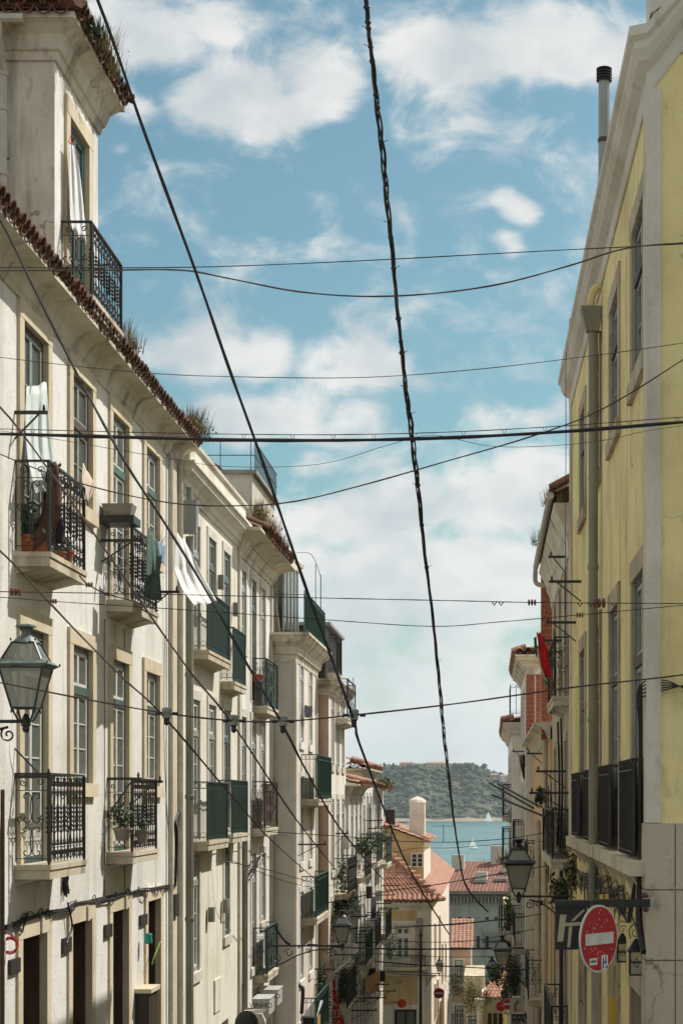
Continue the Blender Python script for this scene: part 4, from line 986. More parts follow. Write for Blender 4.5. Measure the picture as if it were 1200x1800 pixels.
for bd, u, z in ((L5, 49.4, -4.0), (L5, 53.0, -1.2), (L6, 56.6, -3.4), (L7, 64.6, -3.2), (L7, 66.6, -6.2), (L8, 70.4, -3.6), (L8, 72.3, -6.8), (L5, 51.0, -7.0)):
    bd.box('air_vent', .0, .22, u-.25, u+.25, z-.2, z+.2, 'metal_box' if random.random() < .5 else 'meter_box')
# ---- the orange house and what stands behind
OH = Bld('orange_house', 'orange and ochre corner house with tiled roof, white balcony window and dark door', 'F', 76.0, -5.2, -2.42, -12.5, -4.25, 33, 'pale_render',
         [(-3.55, -6.75, .62, 1.6, dict(frame='white_paint', sash='white_paint', rows=3, sw=.16, th=.2, stone='pale_stone', sill=False, curtain=False, kick=.25, rec=.08)),
          (-3.45, -11.5, .9, 3.0, dict(frame='dark_wood', sash='dark_wood', rows=1, sw=.1, th=.1, stone='pale_stone', sill=False, curtain=False, transom=1.1, kick=.6))], ends='rose_render')
r = OH.r
OH.band('cornice', [(-.05, -.3), (.03, -.3), (.06, -.18), (.16, -.1), (.2, 0), (-.05, .05)], -4.2, 'pale_stone', ret=1.5)
OH.box('string_course', -.05, .08, -5.2, -3.0, -5.05, -4.9, 'pale_stone'); OH.box('quoin', -.05, .045, -2.72, -2.40, -12.4, -4.5, 'pale_stone')
OH.box('orange_panel', -.05, .03, -5.2, -3.0, -4.88, -4.34, 'ochre_render'); OH.box('orange_panel', -.05, .03, -5.2, -2.95, -8.3, -7.17, 'ochre_render'); OH.box('orange_panel', -.05, .028, -3.2, -2.99, -6.98, -5.07, 'ochre_render'); OH.box('tile_panel', -.05, .02, -2.98, -2.74, -6.6, -4.8, 'azulejo'); OH.box('string_course', -.05, .10, -5.2, -2.7, -7.15, -7.0, 'pale_stone')
OH.bal(-3.5, -6.8, 1.75, .4, h=.5, style='bars', iron='iron', t=.1)
b = MB().use('bright_tile')
rzt = OH.z(-4.12)
local('roof', corrugated([(.3, 0, rzt), (.3, 3.05, rzt), (-2.4, .7, rzt+1.9), (-2.4, -.6, rzt+1.9)], .2, 'bright_tile', .06), r)
local('roof', corrugated([(.3, 3.1, rzt), (-33, 3.1, rzt), (-33, .8, rzt+1.9), (-2.4, .75, rzt+1.9)], .22, 'bright_tile', .05), r)
local('roof_deck', MB().use('rose_render').box(-32.8, .22, 0, 3.0, rzt-.12, rzt-.02), r)
tile_row(r, (.36, 0, rzt), (.36, 3.0, rzt), (1, 0), .2, math.radians(30), 'bright_tile', rows=1, r=.095, L=.45)
for i in range(11): t = i/11; local('ridge_tile', cached('ridge2', lambda: MB().use('bright_tile').tube([(0, 0, 0), (-.4, 0, .0)], [.12, .1], 8).mesh('ridge_tile')), r, (.3-2.6*t, 3.05-2.3*t, rzt+.1+1.85*t), math.atan2(-2.3, 2.6)+PI/2-PI/2)
for z0 in (-6.2, -8.4, -10.3):
    for y in (80, 84, 89): local('window_slot', MB().use('dark_wood').box(y-76, y-76+.7, 0, 0, 0, 0), r) if False else None
SW = 3.06
for (dx, z0, h) in ((5, -6.9, 1.5), (12, -7.4, 1.9), (5, -9.4, 1.4), (9, -9.6, 1.4), (17, -9, 1.8), (24, -9.5, 1.8), (13, -11.2, 1.6)):
    b = MB().use('pale_stone'); y = OH.y1
    b.box(-dx-.6, -dx+.6, y-.05, y+.05, OH.z(z0)-.1, OH.z(z0)+h+.1); w = local('window', b, r)
    local('pane', MB().use('dark_wood').box(-dx-.42, -dx+.42, y+.051, y+.06, OH.z(z0), OH.z(z0)+h), w)
UP = Bld('ochre_gable', 'ochre gabled upper house with one small six pane window and a white side wall', 'F', 80.0, -5.6, -2.85, -4.3, -1.75, 9, 'ochre_render',
         [], ends='rose_render')
r = UP.r; z = UP.z(-1.75); yc = UP.y(-3.13); zc_0 = UP.z(-2.9)
wn = local('window', MB().use('white_paint').box(-.05, .03, yc-.27, yc+.27, zc_0, zc_0+.62), r)
for i in range(3):
    for j in (-1, 1): local('pane', MB().use('dark_wood').box(.0305, .034, yc+j*.12-.09, yc+j*.12+.09, zc_0+.05+i*.18, zc_0+.2+i*.18), wn)
local('gable', MB().use('ochre_render').prism([(0, z+1.0), (2.75, z+.001), (0, z+.001)], 0, 'x', -9, 0), r)
for q in range(2): pass
b = corrugated([(.15, 3.05, z-.05), (-9, 3.05, z-.05), (-9, -.2, z+1.12), (.15, -.2, z+1.12)], .25, 'bright_tile', .05); local('roof', b, r)
tile_row(r, (.1, 3.0, z-.02), (-4, 3.0, z-.02), (0, 1), .25, math.radians(20), 'bright_tile', rows=1, r=.11)
b = MB().use('rose_render'); b.box(-2.0, -.9, 2.1, 2.75, z+.1, z+1.62); b.lathe((-1.45, 2.42, z+1.62), [(.42, 0), (.36, .1), (.2, .2), (.02, .26)], 10); local('chimney', b, r)
b = MB().use('dark_wood'); b.box(-2.6, -2.2, 1.0, 1.4, z+.4, z+1.3); local('flue', b, r)
# ---- the sea green block far down
FB = Bld('green_tiled_block', 'long sea green facade with rows of tiny windows under red roofs, far down the street', 'F', 150, -3.6, 2.6, -22, -7.6, 14, 'sea_render',
         [], tilt=math.radians(-7))
r = FB.r
for jr, zz in enumerate((-9.6, -11.9, -14.2, -16.4)):
    for k in range(8):
        y = .45+k*.72; b = MB().use('dark_wood' if (k+jr) % 3 else 'grey_paint'); b.box(-.02, .03, y-.13, y+.13, FB.z(zz), FB.z(zz)+(.22 if jr % 2 == 0 else 1.0))
        local('window', b, r)
for (y, zz, w) in ((1.5, -10.9, .9), (3.6, -11.3, 1.2), (5.3, -11.6, 1.1), (3.4, -14.6, .9), (5.2, -14.4, 1.3)):
    b = MB().use('iron'); bar_panel(b, lambda u, v: (.3, y-w/2+u, FB.z(zz)+v), w, .7, .12, .014, False); b.box(0, .33, y-w/2, y+w/2, FB.z(zz)-.08, FB.z(zz)); local('balcony', b, r)
FB.band('cornice', [(-.05, -.5), (.05, -.5), (.1, -.2), (.5, 0), (.5, .15), (-.05, .2)], -7.5, 'concrete')
b = MB().use('concrete')
for i in range(22): b.box(.0, .45, .1+i*.28, .2+i*.28, FB.z(-8.25), FB.z(-7.75))
local('eave_bracket_row', b, r, kind='stuff')
local('roof', corrugated([(.5, 0, FB.z(-7.35)), (.5, 6.2, FB.z(-7.35)), (-7, 6.2, FB.z(-5.2)), (-7, 0, FB.z(-5.2))], .3, 'brown_tile', .06), r)
for (y, x, w, h) in ((.3, -5, 1.0, 1.2), (3.4, -6.5, 1.1, 1.5), (2.6, -2.2, .9, .7), (4.6, -4, 1.1, .6)):
    b = MB().use('grey_render'); b.box(x-.5, x+.3, y-w/2, y+w/2, FB.z(-7.4), FB.z(-7.35)+(.5-x)*.285+h); local('chimney' if h > 1 else 'dormer', b, r)
for (y, x) in ((2.6, -1.6), (4.2, -2.0)):
    local('skylight', MB().use('zinc').box(x-.5, x+.3, y-.5, y+.5, FB.z(-7.3)+(.5-x)*.285, FB.z(-7.3)+(.5-x)*.285+.22), r)
for (px0, px1, py, pb, Y, mt, lab) in ((786, 822, 1535, 1800, 170, 'bright_tile', 'low red roofed block left of the green facade, behind the orange house'), (826, 905, 1538, 1800, 185, 'concrete', 'grey flat roofed block at the water end behind the green facade'), (700, 800, 1560, 1800, 200, 'grey_render', 'grey block at the waterfront seen behind the chimney')):
    a, c = W(px0, py, Y), W(px1, pb, Y); q = root('far_block', (a.x, Y, c.z), lab, 'building')
    local('wall', MB().use('grey_render').box(0, c.x-a.x, 0, 12, 0, a.z-c.z-.8), q); local('roof', MB().use(mt).prism([(-.4, a.z-c.z-.79), (c.x-a.x+.4, a.z-c.z-.79), ((c.x-a.x)*.6, a.z-c.z)], 0, 'y', -.4, 12.4), q)
# small house at the bottom of the view
SH = Bld('tiled_roof_cottage', 'small grey fronted house with pinkish tile roof and white corner column at the street foot', 'F', 100, -.5, 1.25, -15.5, -10.6, 6, 'grey_render', [])
local('roof', corrugated([(.2, -.1, SH.z(-10.55)), (.2, 1.85, SH.z(-10.55)), (-3, 1.85, SH.z(-9.2)), (-3, 1.0, SH.z(-9.2))], .2, 'bright_tile', .07), SH.r)
local('column', MB().use('white_paint').lathe((.2, -.05, 0), [(.22, 0), (.2, .1), (.18, 4.4), (.3, 4.7), (.36, 4.9)], 12), SH.r)
b = MB().use('dark_wood')
for i in range(5): b.box(.0, .03, .35+i*.28, .55+i*.28, 1.8, 4.1)
local('gate_panel', b, SH.r)
RH = Bld('pink_house', 'narrow pinkish house with little balconies between the orange house and the green block', 'F', 112, -2.35, -1.2, -17, -8.9, 9, 'pink_render', [(-1.9, -10.9, .5, 1.3, dict(pq, curtain=False)), (-1.9, -13.6, .5, 1.3, dict(pq, curtain=False))])
local('roof', corrugated([(.3, -.1, RH.z(-8.85)), (.3, 1.3, RH.z(-8.85)), (-4, 1.3, RH.z(-7.4)), (-4, -.1, RH.z(-7.4))], .2, 'bright_tile', .06), RH.r)
RH.bal(-1.9, -11.0, .9, .4, h=.9, style='bars', iron='iron'); RH.bal(-1.9, -13.7, .9, .4, h=.9, style='bars', iron='iron')
OW = Bld('overgrown_wall_house', 'low olive wall house with shrubs between the pink house and the cottage', 'F', 105, -1.5, -.35, -16, -9.9, 7, 'old_render', [(-1.0, -13.2, .5, 1.1, dict(pq, curtain=False))])

def aerial(x, y, Y, h, label):
    p = W(x, y, Y); k = Y/F; r = root('tv_aerial', tuple(p), label, 'aerial'); b = MB().use('iron'); b.tube([(0, 0, 0), (0, 0, h*k)], .022, 4); local('mast', b, r)
    b = MB().use('iron'); b.tube([(-.5, 0, h*k*.93), (.5, .2, h*k*.93)], .012, 4)
    for i in range(5): b.tube([(-.45+i*.2, -.25, h*k*.93+.01), (-.4+i*.2, .3, h*k*.93+.01)], .008, 4)
    local('antenna', b, r)
aerial(779, 1480, 84, 30, 'thin aerial at the right corner of the ochre gable house against the river')
aerial(722, 1462, 82, 18, 'small aerial on the ochre gable roof left of the chimney')
aerial(850, 1532, 158, 22, 'aerial on the red roof of the sea green block')
aerial(688, 1480, 70, 36, 'aerial poking up at the end of the left row')
# ================================================================ right side
T1 = .0093
rw = dict(frame='dark_wood', sash='grey_paint', sw=.2, th=.2, stone='grey_stone', rows=3, rec=.02, pr=.02, transom=.7)
RC = [1.13, 4.02, 6.9, 9.8]
wins = [(16+u, 3.92, 1.15, 1.4, dict(rw, rows=2, transom=.66)) for u in RC]+[(16+u, -.52, 1.15, 2.56, dict(rw, sill=False)) for u in RC]
R1 = Bld('yellow_building', 'yellow rendered corner building with grey pilasters and curved cornice on the right', 'R', 1.36, 16.0, 29.0, -5.8, 6.35, 6.5, 'yellow_render', wins,
         [(16+u-.6, 16+u+.6, -5.45, -1.70) for u in RC], tilt=T1, rev=.45)
r = R1.r
for u in RC:
    y = -u; b = MB().use('grey_stone'); z1 = R1.z(-1.75)
    b.box(-.3, .03, y-.75, y-.55, .2, z1); b.box(-.3, .03, y+.55, y+.75, .2, z1); b.box(-.3, .034, y-.754, y+.754, z1, z1+.22); d = local('doorway', b, r)
    local('door', MB().use('pale_render' if u > 3 else 'brown_paint').box(-.36, -.3, y-.549, y+.549, .2, z1-.001), d)
    # screened window guards
    b = MB().use('iron'); P = lambda uu, v: (.12, y-.72+uu, R1.z(-.5)+v); bar_panel(b, P, 1.44, .86, .12, .007, False); b.box(0, .13, y-.73, y-.70, R1.z(.33), R1.z(.36)); b.box(0, .13, y+.70, y+.73, R1.z(.33), R1.z(.36))
    g_ = local('window_guard', b, r); local('screen', wavy('y', 1.42, .84, 'black_net', .005), g_, (.09, y-.71, R1.z(-.5)))
local('ledge', MB().use('slab_stone').box(-.05, .17, -11.2, -.1, R1.z(-.66), R1.z(-.53)), r)
for k in range(10): local('ledge_bracket', MB().use('slab_stone').prism([(0, R1.z(-.9)), (.12, R1.z(-.67)), (0, R1.z(-.67))], 0, 'y', -.6-k*1.1, -.45-k*1.1), r)
local('pilaster', MB().use('pale_stone').box(-.1, .03, -.36, -.03, R1.z(-.2), R1.z(6.03)), r); local('pilaster', MB().use('pale_stone').box(-.1, .03, -13.0, -12.7, .1, R1.z(6.03)), r)
# near face (towards the camera): render above, stone blocks below, arched cornice
b = MB().use('pale_stone'); b.box(-.085, .032, -.03, .033, R1.z(-.2), R1.z(6.05)); local('pilaster', b, r)
CP = [(-.1, -.40), (.02, -.40), (.03, -.36), (.03, -.22), (.11, -.15), (.15, -.06), (.15, .0), (.19, .04), (.19, .12), (-.1, .14)]
# along the street
b = MB().use('pale_stone'); zc_ = R1.z(6.42)
path = [((-1, -13.05, zc_), (0, -1)), ((0, -13.05, zc_), (1, -1)), ((0, 0.0, zc_), (1, .6))]
for i in range(0, 25):
    x = -i*.25; rise = .17+.75*max(0, 1-((x+3.1)/3.1)**2)**.8 if i else 0; path.append(((x-.001, 0, zc_+max(rise, 0)), (.25 if i == 0 else 0, 1)))
b.sweep(CP, path); local('cornice', b, r)
b = MB().use('yellow_render')
for i in range(24):
    x0, x1 = -i*.25, -(i+1)*.25; f = lambda x: .17+.75*max(0, 1-((x+3.1)/3.1)**2)**.8
    b.add([(x0, -.02, zc_-.3), (x1, -.02, zc_-.3), (x1, -.02, zc_+f(x1)-.05), (x0, -.02, zc_+f(x0)-.05), (x0, -.4, zc_-.3), (x1, -.4, zc_-.3), (x1, -.4, zc_+f(x1)-.05), (x0, -.4, zc_+f(x0)-.05)], [(0, 1, 2, 3), (4, 5, 6, 7), (3, 2, 6, 7)])
local('gable', b, r)
local('parapet', MB().use('pale_stone').box(-.5, -.02, -13.0, -.0, zc_+.1, zc_+.3), r)
local('roof', MB().use('old_tile').prism([(-.1, zc_+.29), (-3, zc_+1.5), (-6, zc_+.29)], 0, 'y', -12.9, -.5), r)
b = MB().use('pale_stone')
for i in range(24):
    x0, x1 = -i*.25, -(i+1)*.25; f = lambda x: .17+.75*max(0, 1-((x+3.1)/3.1)**2)**.8+.1
    b.add([(x0, .02, zc_+f(x0)), (x1, .02, zc_+f(x1)), (x1, .02, zc_+1.9), (x0, .02, zc_+1.9), (x0, -.4, zc_+f(x0)), (x1, -.4, zc_+f(x1)), (x1, -.4, zc_+1.9), (x0, -.4, zc_+1.9)], [(0, 1, 2, 3), (4, 5, 6, 7), (3, 2, 6, 7), (0, 3, 7, 4)])
local('attic_wall', b, r)
zz = R1.z(-.2); hs = [.57, .6, .58, .62, .6, .6]
for k, h in enumerate(hs):
    xx = -.22; seq = [.9, 1.3, 1.1] if k % 2 == 0 else [1.3, .8, 1.4]
    local('stone_block', MB().use('grey_stone').box(-.20, .045, -.36, .045, zz-h+.006, zz-.006), r)
    x = -.21
    for w in seq: local('stone_block', MB().use('grey_stone').box(x-w+.008, x, -.05, .04+random.uniform(0, .008), zz-h+.006, zz-.006), r); x -= w
    zz -= h
# its drainpipe
b = MB().use('pipe_paint'); y = -6.1; b.tube([(.1, y, R1.z(-1.6)), (.1, y, R1.z(5.5))], .057, 10)
for z in (-.9, .9, 2.7, 4.5): b.lathe((.1, y, R1.z(z)), [(.06, 0), (.066, .02), (.066, .05), (.06, .07)], 10)
local('drainpipe', b, r)
b = MB().use('pipe_paint'); b.add([(.03, y-.08, R1.z(5.5)), (.18, y-.08, R1.z(5.5)), (.18, y+.08, R1.z(5.5)), (.03, y+.08, R1.z(5.5)), (.0, y-.13, R1.z(5.78)), (.25, y-.13, R1.z(5.78)), (.25, y+.13, R1.z(5.78)), (.0, y+.13, R1.z(5.78))], [(0, 1, 5, 4), (1, 2, 6, 5), (2, 3, 7, 6), (0, 3, 7, 4), (0, 1, 2, 3), (4, 5, 6, 7)]); local('rain_hopper', b, r)
local('pipe_elbow', MB().use('yellow_render').tube(smooth([(-.05, y, R1.z(6.05)), (.06, y, R1.z(6.02)), (.12, y, R1.z(5.9)), (.12, y, R1.z(5.75))], 5), .05, 8), r)
for u, z in ((10.3, 3.05), (11.6, 2.6)): rack(R1, 16+u, z, .45)
b = MB().use('rubber')
for k in range(16):
    pts = []
    for y in (-.9, -1.8, -2.7, -3.6, -4.6, -5.8, -7.2, -8.8, -10.6): pts.append((random.uniform(.02, .09), y+random.uniform(-.2, .2), R1.z(-.98+random.uniform(-.16, .16)-.02*abs(y+4))))
    b.tube(smooth(pts[random.randrange(3):], 4), random.uniform(.004, .009), 4)
for k in range(10):
    y = random.uniform(-9, -1.5); b.tube(smooth([(.05, y, R1.z(-.95)), (.08, y-.15, R1.z(-1.2+random.uniform(-.2, .1))), (.06, y-.4, R1.z(-1.25+random.uniform(-.2, .1))), (.05, y-.6, R1.z(-1.0))], 4), .005, 4)
b.tube(smooth([(.06, -.6, R1.z(-.6)), (.12, -.7, R1.z(-1.0)), (.1, -.95, R1.z(-1.1)), (.05, -1.1, R1.z(-.9)), (.05, -.9, R1.z(-.6))], 6), .014, 5)
b.tube([(.05, -.42, R1.z(-.7)), (.05, -.42, R1.z(1.0))], .02, 5); b.tube(smooth([(.05, -.42, R1.z(-.6)), (.08, -.25, R1.z(-1.05)), (.06, .04, R1.z(-1.3))], 5), .03, 5)
for k in range(5): b.tube(smooth([(.06, -.42+.03*k, R1.z(-.3)), (.07, -.3, R1.z(.6)), (.08, -.2, R1.z(.85+.03*k)), (-.12, .05, R1.z(.93+.02*k)), (-.5, .05, R1.z(.98-.03*k)), (-1.3, .05, R1.z(.9-.03*k))], 6), .006, 4)
b.tube([(-.02, -.44, R1.z(.9)), (.03, -.44, R1.z(-.5))], .01, 4)
local('cable_bundle', b, r)
b = MB().use('yellow_pipe'); b.tube(smooth([(.06, -3.4, R1.z(-1.3)), (.08, -3.4, R1.z(-2.2)), (.06, -3.42, R1.z(-5))], 4), .012, 5); b.box(.03, .12, -3.5, -3.36, R1.z(-2.35), R1.z(-2.05)); local('yellow_conduit', b, r)
# flue behind its roof
fl = root('roof_flue', tuple(W(1061, 330, 24.0)), 'tall metal flue pipe with ribbed black cowl rising behind the yellow building\'s cornice', 'flue')
fz = (VY-142)*24/F-(VY-330)*24/F
local('pipe', MB().use('zinc').lathe((0, 0, -1.0), [(.075, 0), (.075, 1.0), (.072, 1.0+fz)], 12), fl)
local('clamp', MB().use('brown_paint').lathe((0, 0, fz*.42), [(.078, 0), (.084, .03), (.078, .06)], 12), fl)
b = MB().use('rubber')
for i in range(5): b.lathe((0, 0, fz-.01+i*.036), [(.07, 0), (.10, .004), (.10, .021), (.07, .025)], 14)
b.lathe((0, 0, fz-.01), [(.066, 0), (.066, .18)], 12); local('cowl', b, fl)

# ---- R2
sw = dict(frame='dark_wood', sash='grey_paint', sw=.12, th=.14, stone='grey_stone', rows=3, rec=.01, pr=.015, curtain=True)
R2 = Bld('grey_eaved_building', 'greyish house with sagging tiled eaves and cream gutter beyond the yellow building', 'R', 1.225, 29.05, 37.5, -6.6, 4.5, 6, 'old_render',
         [(u, z, .85, h, dict(sw, sill=False)) for u in (30.6, 33.1, 35.6) for z, h in ((1.6, 2.1), (-.95, 1.9), (-4.1, 2.0))])
r = R2.r
R2.band('cornice', [(-.05, -.75), (.02, -.75), (.05, -.5), (.1, -.42), (.12, -.3), (.2, -.12), (.26, 0), (-.05, .05)], 4.55, 'trim_render', ret=2)
b = MB().use('cream_pipe'); b.tube(smooth([(.3, 0, R2.z(4.7)), (.32, -4, R2.z(4.66)), (.33, -8.4, R2.z(4.62))], 6), .055, 8); b.tube(smooth([(.33, -8.45, R2.z(4.62)), (.33, -8.5, R2.z(4.35)), (.2, -8.5, R2.z(4.28)), (.0, -8.5, R2.z(4.3))], 5), .05, 8); local('gutter', b, r)
tile_row(r, (.27, -.1, R2.z(4.78)), (.27, -8.3, R2.z(4.72)), (1, 0), .21, math.radians(30), 'old_tile', rows=1)
local('roof', corrugated([(.2, 0, R2.z(4.74)), (.2, -8.4, R2.z(4.74)), (-2.6, -8.4, R2.z(6.2)), (-2.6, 0, R2.z(6.2))], .22, 'tile', .05), r)
local('roof_deck', MB().use('trim_render').prism([(.12, R2.z(4.55)), (-2.6, R2.z(6.15)), (-2.6, R2.z(4.5))], 0, 'y', -8.43, -.02), r)
R2.bal(31.0, 1.62, 3.0, .24, h=.92, style='scroll', iron='iron'); R2.bal(32.2, -.95, 5.2, .27, h=.78, style='scroll', iron='iron', screen='black_net'); R2.bal(31.6, -4.15, 3.6, .28, h=.85, style='cast', iron='iron')
rack(R2, 30.2, 3.9, .3); rack(R2, 30.2, .45, .5); rack(R2, 32.5, 2.75, .35); rack(R2, 29.6, .1, .62, down=.3)
b = MB().use('rubber')
for u in (30.2, 31.6): b.tube(smooth([(.1, -(u-29.05), R2.z(1.3)), (.06, -(u-29.05)-.4, R2.z(.2)), (.08, -(u-29.05)-.8, R2.z(-.8))], 5), .018, 5)
b.tube([(.05, -2.2, R2.z(-1.0)), (.05, -2.2, R2.z(-5))], .03, 5); local('hanging_cable', b, r)
local('pole', MB().use('rubber').tube([(.5, 3.0*-1, R2.z(-.15)), (1.25, -5.6, R2.z(.3))], .02, 5), r); local('pole', MB().use('rubber').tube([(.45, -2.6, R2.z(-.1)), (1.1, -5.2, R2.z(.28))], .02, 5), r); local('pole', MB().use('rubber').tube([(.3, -2.8, R2.z(-.3)), (1.2, -5.0, R2.z(.08))], .02, 5), r)
# brick chimneys, brick by brick
def brick_stack(label, px0, px1, pyt, pyb, Y, depth=.6, cap=True, mortar='mortar', course=.12, cols=2, parent=None):
    a, c = W(px0, pyb, Y), W(px1, pyt, Y); w = c.x-a.x; h = c.z-a.z
    q = parent or root('brick_chimney', (a.x+w/2, Y, a.z), label, 'chimney')
    local('mortar_core', MB().use(mortar).box(-w/2+.012, w/2-.012, .012, depth, 0, h), q)
    n = int(h/course); bw = w/cols
    for k in range(n):
        off = 0 if k % 2 == 0 else bw/2
        xs_ = [-w/2]+[-w/2+off+i*bw for i in range(1, cols+1) if -w/2+off+i*bw < w/2-.01]+[w/2]
        if off: xs_ = [-w/2, -w/2+bw/2]+[-w/2+bw/2+i*bw for i in range(1, cols) if -w/2+bw/2+i*bw < w/2-.02]+[w/2]
        for i in range(len(xs_)-1):
            ww = xs_[i+1]-xs_[i]-.014
            if ww < .02: continue
            me = cached(('brick', round(ww, 2), round(course, 3)), lambda: MB().use('brick').box(-ww/2, ww/2, -.006, .1, 0, course-.018).mesh('brick'))
            local('brick', me, q, ((xs_[i]+xs_[i+1])/2, random.uniform(-.006, .004), k*course+.009))
    if cap: local('cap', MB().use('pale_stone').prism([(-w/2-.02, h), (w/2+.02, h), (w/2, h+.06), (0, h+.2), (-w/2, h+.06)], 0, 'y', -.03, depth), q)
    return q
brick_stack('red brick chimney stack with white mortar, tallest, against the eaved house', 950, 971, 985, 1300, 38.0, course=.125)
# ---- R3
R3 = Bld('peach_building', 'peach coloured wall of a lower house beyond the grey eaved one', 'R', 1.19, 37.52, 53.0, -8.5, 1.45, 6, 'peach_render', row((39.5, 45, 48, 51), (-3.2, -6.2), st=dict(pq, frame='dark_wood')))
rack(R3, 41, 1.0, .4); R3.bal(48, -2.0, 3.0, .3, h=.9, style='scroll', iron='iron'); R3.bal(44.5, -4.6, 3, .35, h=.9, style='scroll', iron='iron')
R3.band('cornice', COVE, 1.5, 'trim_render')
b = MB().use('cream_pipe'); b.tube([(.08, -1, R3.z(-6)), (.08, -1, R3.z(1.2))], .06, 8); local('drainpipe', b, R3.r); local('drainpipe', MB().use('cream_pipe').tube([(.08, -7, R3.z(-6)), (.08, -7, R3.z(-.5))], .07, 8), R3.r)
brick_stack('dark brick stack with wide pale joints between the two red ones', 941, 956, 1185, 1296, 45.0, course=.15, cols=1)
R4 = Bld('brick_gabled_building', 'narrow house with a red tile eave and flaking pale gable over bare brick', 'R', .98, 53.02, 62, -9.5, 3.9, 6, 'pale_render', row((54.8, 57.2, 59.6), (1.2, -1.5, -4.2, -7)))
R4.band('cornice', CORN, 4.0, 'trim_render', ret=2)
tile_row(R4.r, (.36, .1, R4.z(4.12)), (.36, -8.8, R4.z(4.12)), (1, 0), .25, math.radians(20), 'bright_tile', rows=1, r=.12); tile_row(R4.r, (.3, .2, R4.z(4.1)), (-2.5, .2, R4.z(4.4)), (0, 1), .25, math.radians(10), 'bright_tile', rows=1, r=.12)
local('roof', corrugated([(.3, 0, R4.z(4.12)), (.3, -9, R4.z(4.12)), (-3, -9, R4.z(5.1)), (-3, 0, R4.z(5.1))], .25, 'bright_tile', .05), R4.r)
brick_stack('bare red brick gable strip with heavy mortar under the small tile eave', 924, 939, 1178, 1318, 52.9, course=.125, cols=2, depth=.12, cap=False)
R4.bal(57, -1.6, 4.5, .3, h=.95, style='bars', iron='iron'); R4.bal(57, -4.3, 4.5, .3, h=.95, style='bars', iron='iron'); rack(R4, 55, 1.4, .35)
R5 = Bld('far_right_building', 'furthest pale house on the right with tile eave and small roof terrace railing', 'R', .70, 62.02, 76, -12, 2.4, 6, 'pale_render', row((64, 67, 70, 73), (-.4, -3.2, -6)))
R5.band('cornice', CORN, 2.45, 'trim_render', ret=2); tile_row(R5.r, (.34, .1, R5.z(2.58)), (.34, -13.9, R5.z(2.58)), (1, 0), .3, math.radians(16), 'bright_tile', rows=1, r=.14)
local('roof', corrugated([(.3, 0, R5.z(2.57)), (.3, -14, R5.z(2.57)), (-3, -14, R5.z(3.3)), (-3, 0, R5.z(3.3))], .3, 'bright_tile', .06), R5.r)
local('terrace_railing', (lambda b: (bar_panel(b, lambda u, v: (.05, -3+u, R5.z(2.8)+v), 3, 1.0, .3, .014, False), bar_panel(b, lambda u, v: (-.7+u, 0, R5.z(2.8)+v), .75, 1.0, .2, .014, True), b)[2])(MB().use('green_iron')), R5.r)
R5.bal(66, -2.2, 4, .3, h=1.2, style='bars', iron='green_iron', screen='green_net'); R5.bal(65, -.6, 2.5, .3, h=1.1, style='bars', iron='iron', screen='black_net')
R5.bal(65, -4.6, 4, .35, h=1.0, style='scroll', iron='iron'); R5.bal(71, -5.0, 4, .4, h=1, style='scroll', iron='iron')
R6 = Bld('yellowish_far_building', 'shaded yellowish house closing the right side of the street near the lamps', 'R', .66, 76.02, 100, -15, -5.2, 6, 'yellow_render', row((79, 83, 88), (-8.3,)))

# ================================================================ overhead cables
def cable(label, pts, r, m='rubber', name='overhead_cable', sub=6, extra=None, cat='cable'):
    """pts: (x, y, Y) photo pixel and distance; the cable hangs between them"""
    w = smooth([W(*p) for p in pts], sub); r *= .9; b = MB().use(m); b.tube(w, [r*(1+.12*math.sin(i*.7)+.08*math.sin(i*1.9)) for i in range(len(w))], 6)
    if extra: extra(b, w)
    return single(name, b, label, cat, w[len(w)//2])
Q = 15.5
cable('thick dark cable running straight across the whole street at mid height', [(-211, 762, Q), (0, 763, Q), (200, 768, Q), (400, 773, Q), (600, 774, Q), (800, 769, Q), (1000, 758, Q), (1200, 742, Q), (1290, 736, 15.97)], .0165)
def vclips(b, w):
    for px in range(-90, 1290, 75):
        if px > 1230: continue
        xx = (px-VX)*Q/F; i = min(range(len(w)), key=lambda k: abs(w[k].x-xx)); p = w[i]
        b.tube([p+Vector((-.017, 0, 0)), p+Vector((0, 0, -.045)), p+Vector((.017, 0, 0))], .0035, 4)
cable('thin messenger wire with little V clips just above the thick cable', [(-211, 752, Q), (0, 754, Q), (200, 759, Q), (400, 763, Q), (600, 764, Q), (800, 759, Q), (1000, 748, Q), (1200, 733, Q), (1290, 727, 15.97)], .0042, 'rusty_wire', sub=14, extra=vclips)
cable('grey double wire sagging below the attic balcony and rising to the yellow building', [(-205, 478, Q), (0, 476, Q), (180, 475, Q), (318, 475, Q), (400, 489, Q), (520, 512, Q), (640, 521, Q), (760, 516, Q), (880, 499, Q), (1000, 467, Q), (1098, 437, Q), (1200, 427, Q), (1290, 421, 15.97)], .0075, 'grey_rubber')
cable('thin straight wire just above the sagging double wire', [(-205, 468, Q), (0, 470, Q), (320, 470, Q), (600, 460, Q), (940, 442, Q), (1100, 434, Q), (1200, 429, Q), (1290, 425, 15.97)], .0045)
cable('thin grey wire crossing the blue sky between the two cloud banks', [(-205, 600, Q), (0, 628, Q), (250, 655, Q), (450, 663, Q), (650, 663, Q), (850, 648, Q), (1050, 624, Q), (1200, 603, Q), (1290, 590, 15.97)], .0038, 'grey_rubber')
cable('brown wire sagging from the left wall up to the right across the white clouds', [(-205, 700, Q), (0, 798, Q), (150, 852, Q), (300, 884, Q), (420, 889, Q), (520, 881, Q), (640, 852, Q), (780, 812, Q), (940, 765, Q), (1060, 718, Q), (1200, 632, Q), (1290, 572, 15.97)], .0065, 'rusty_wire')
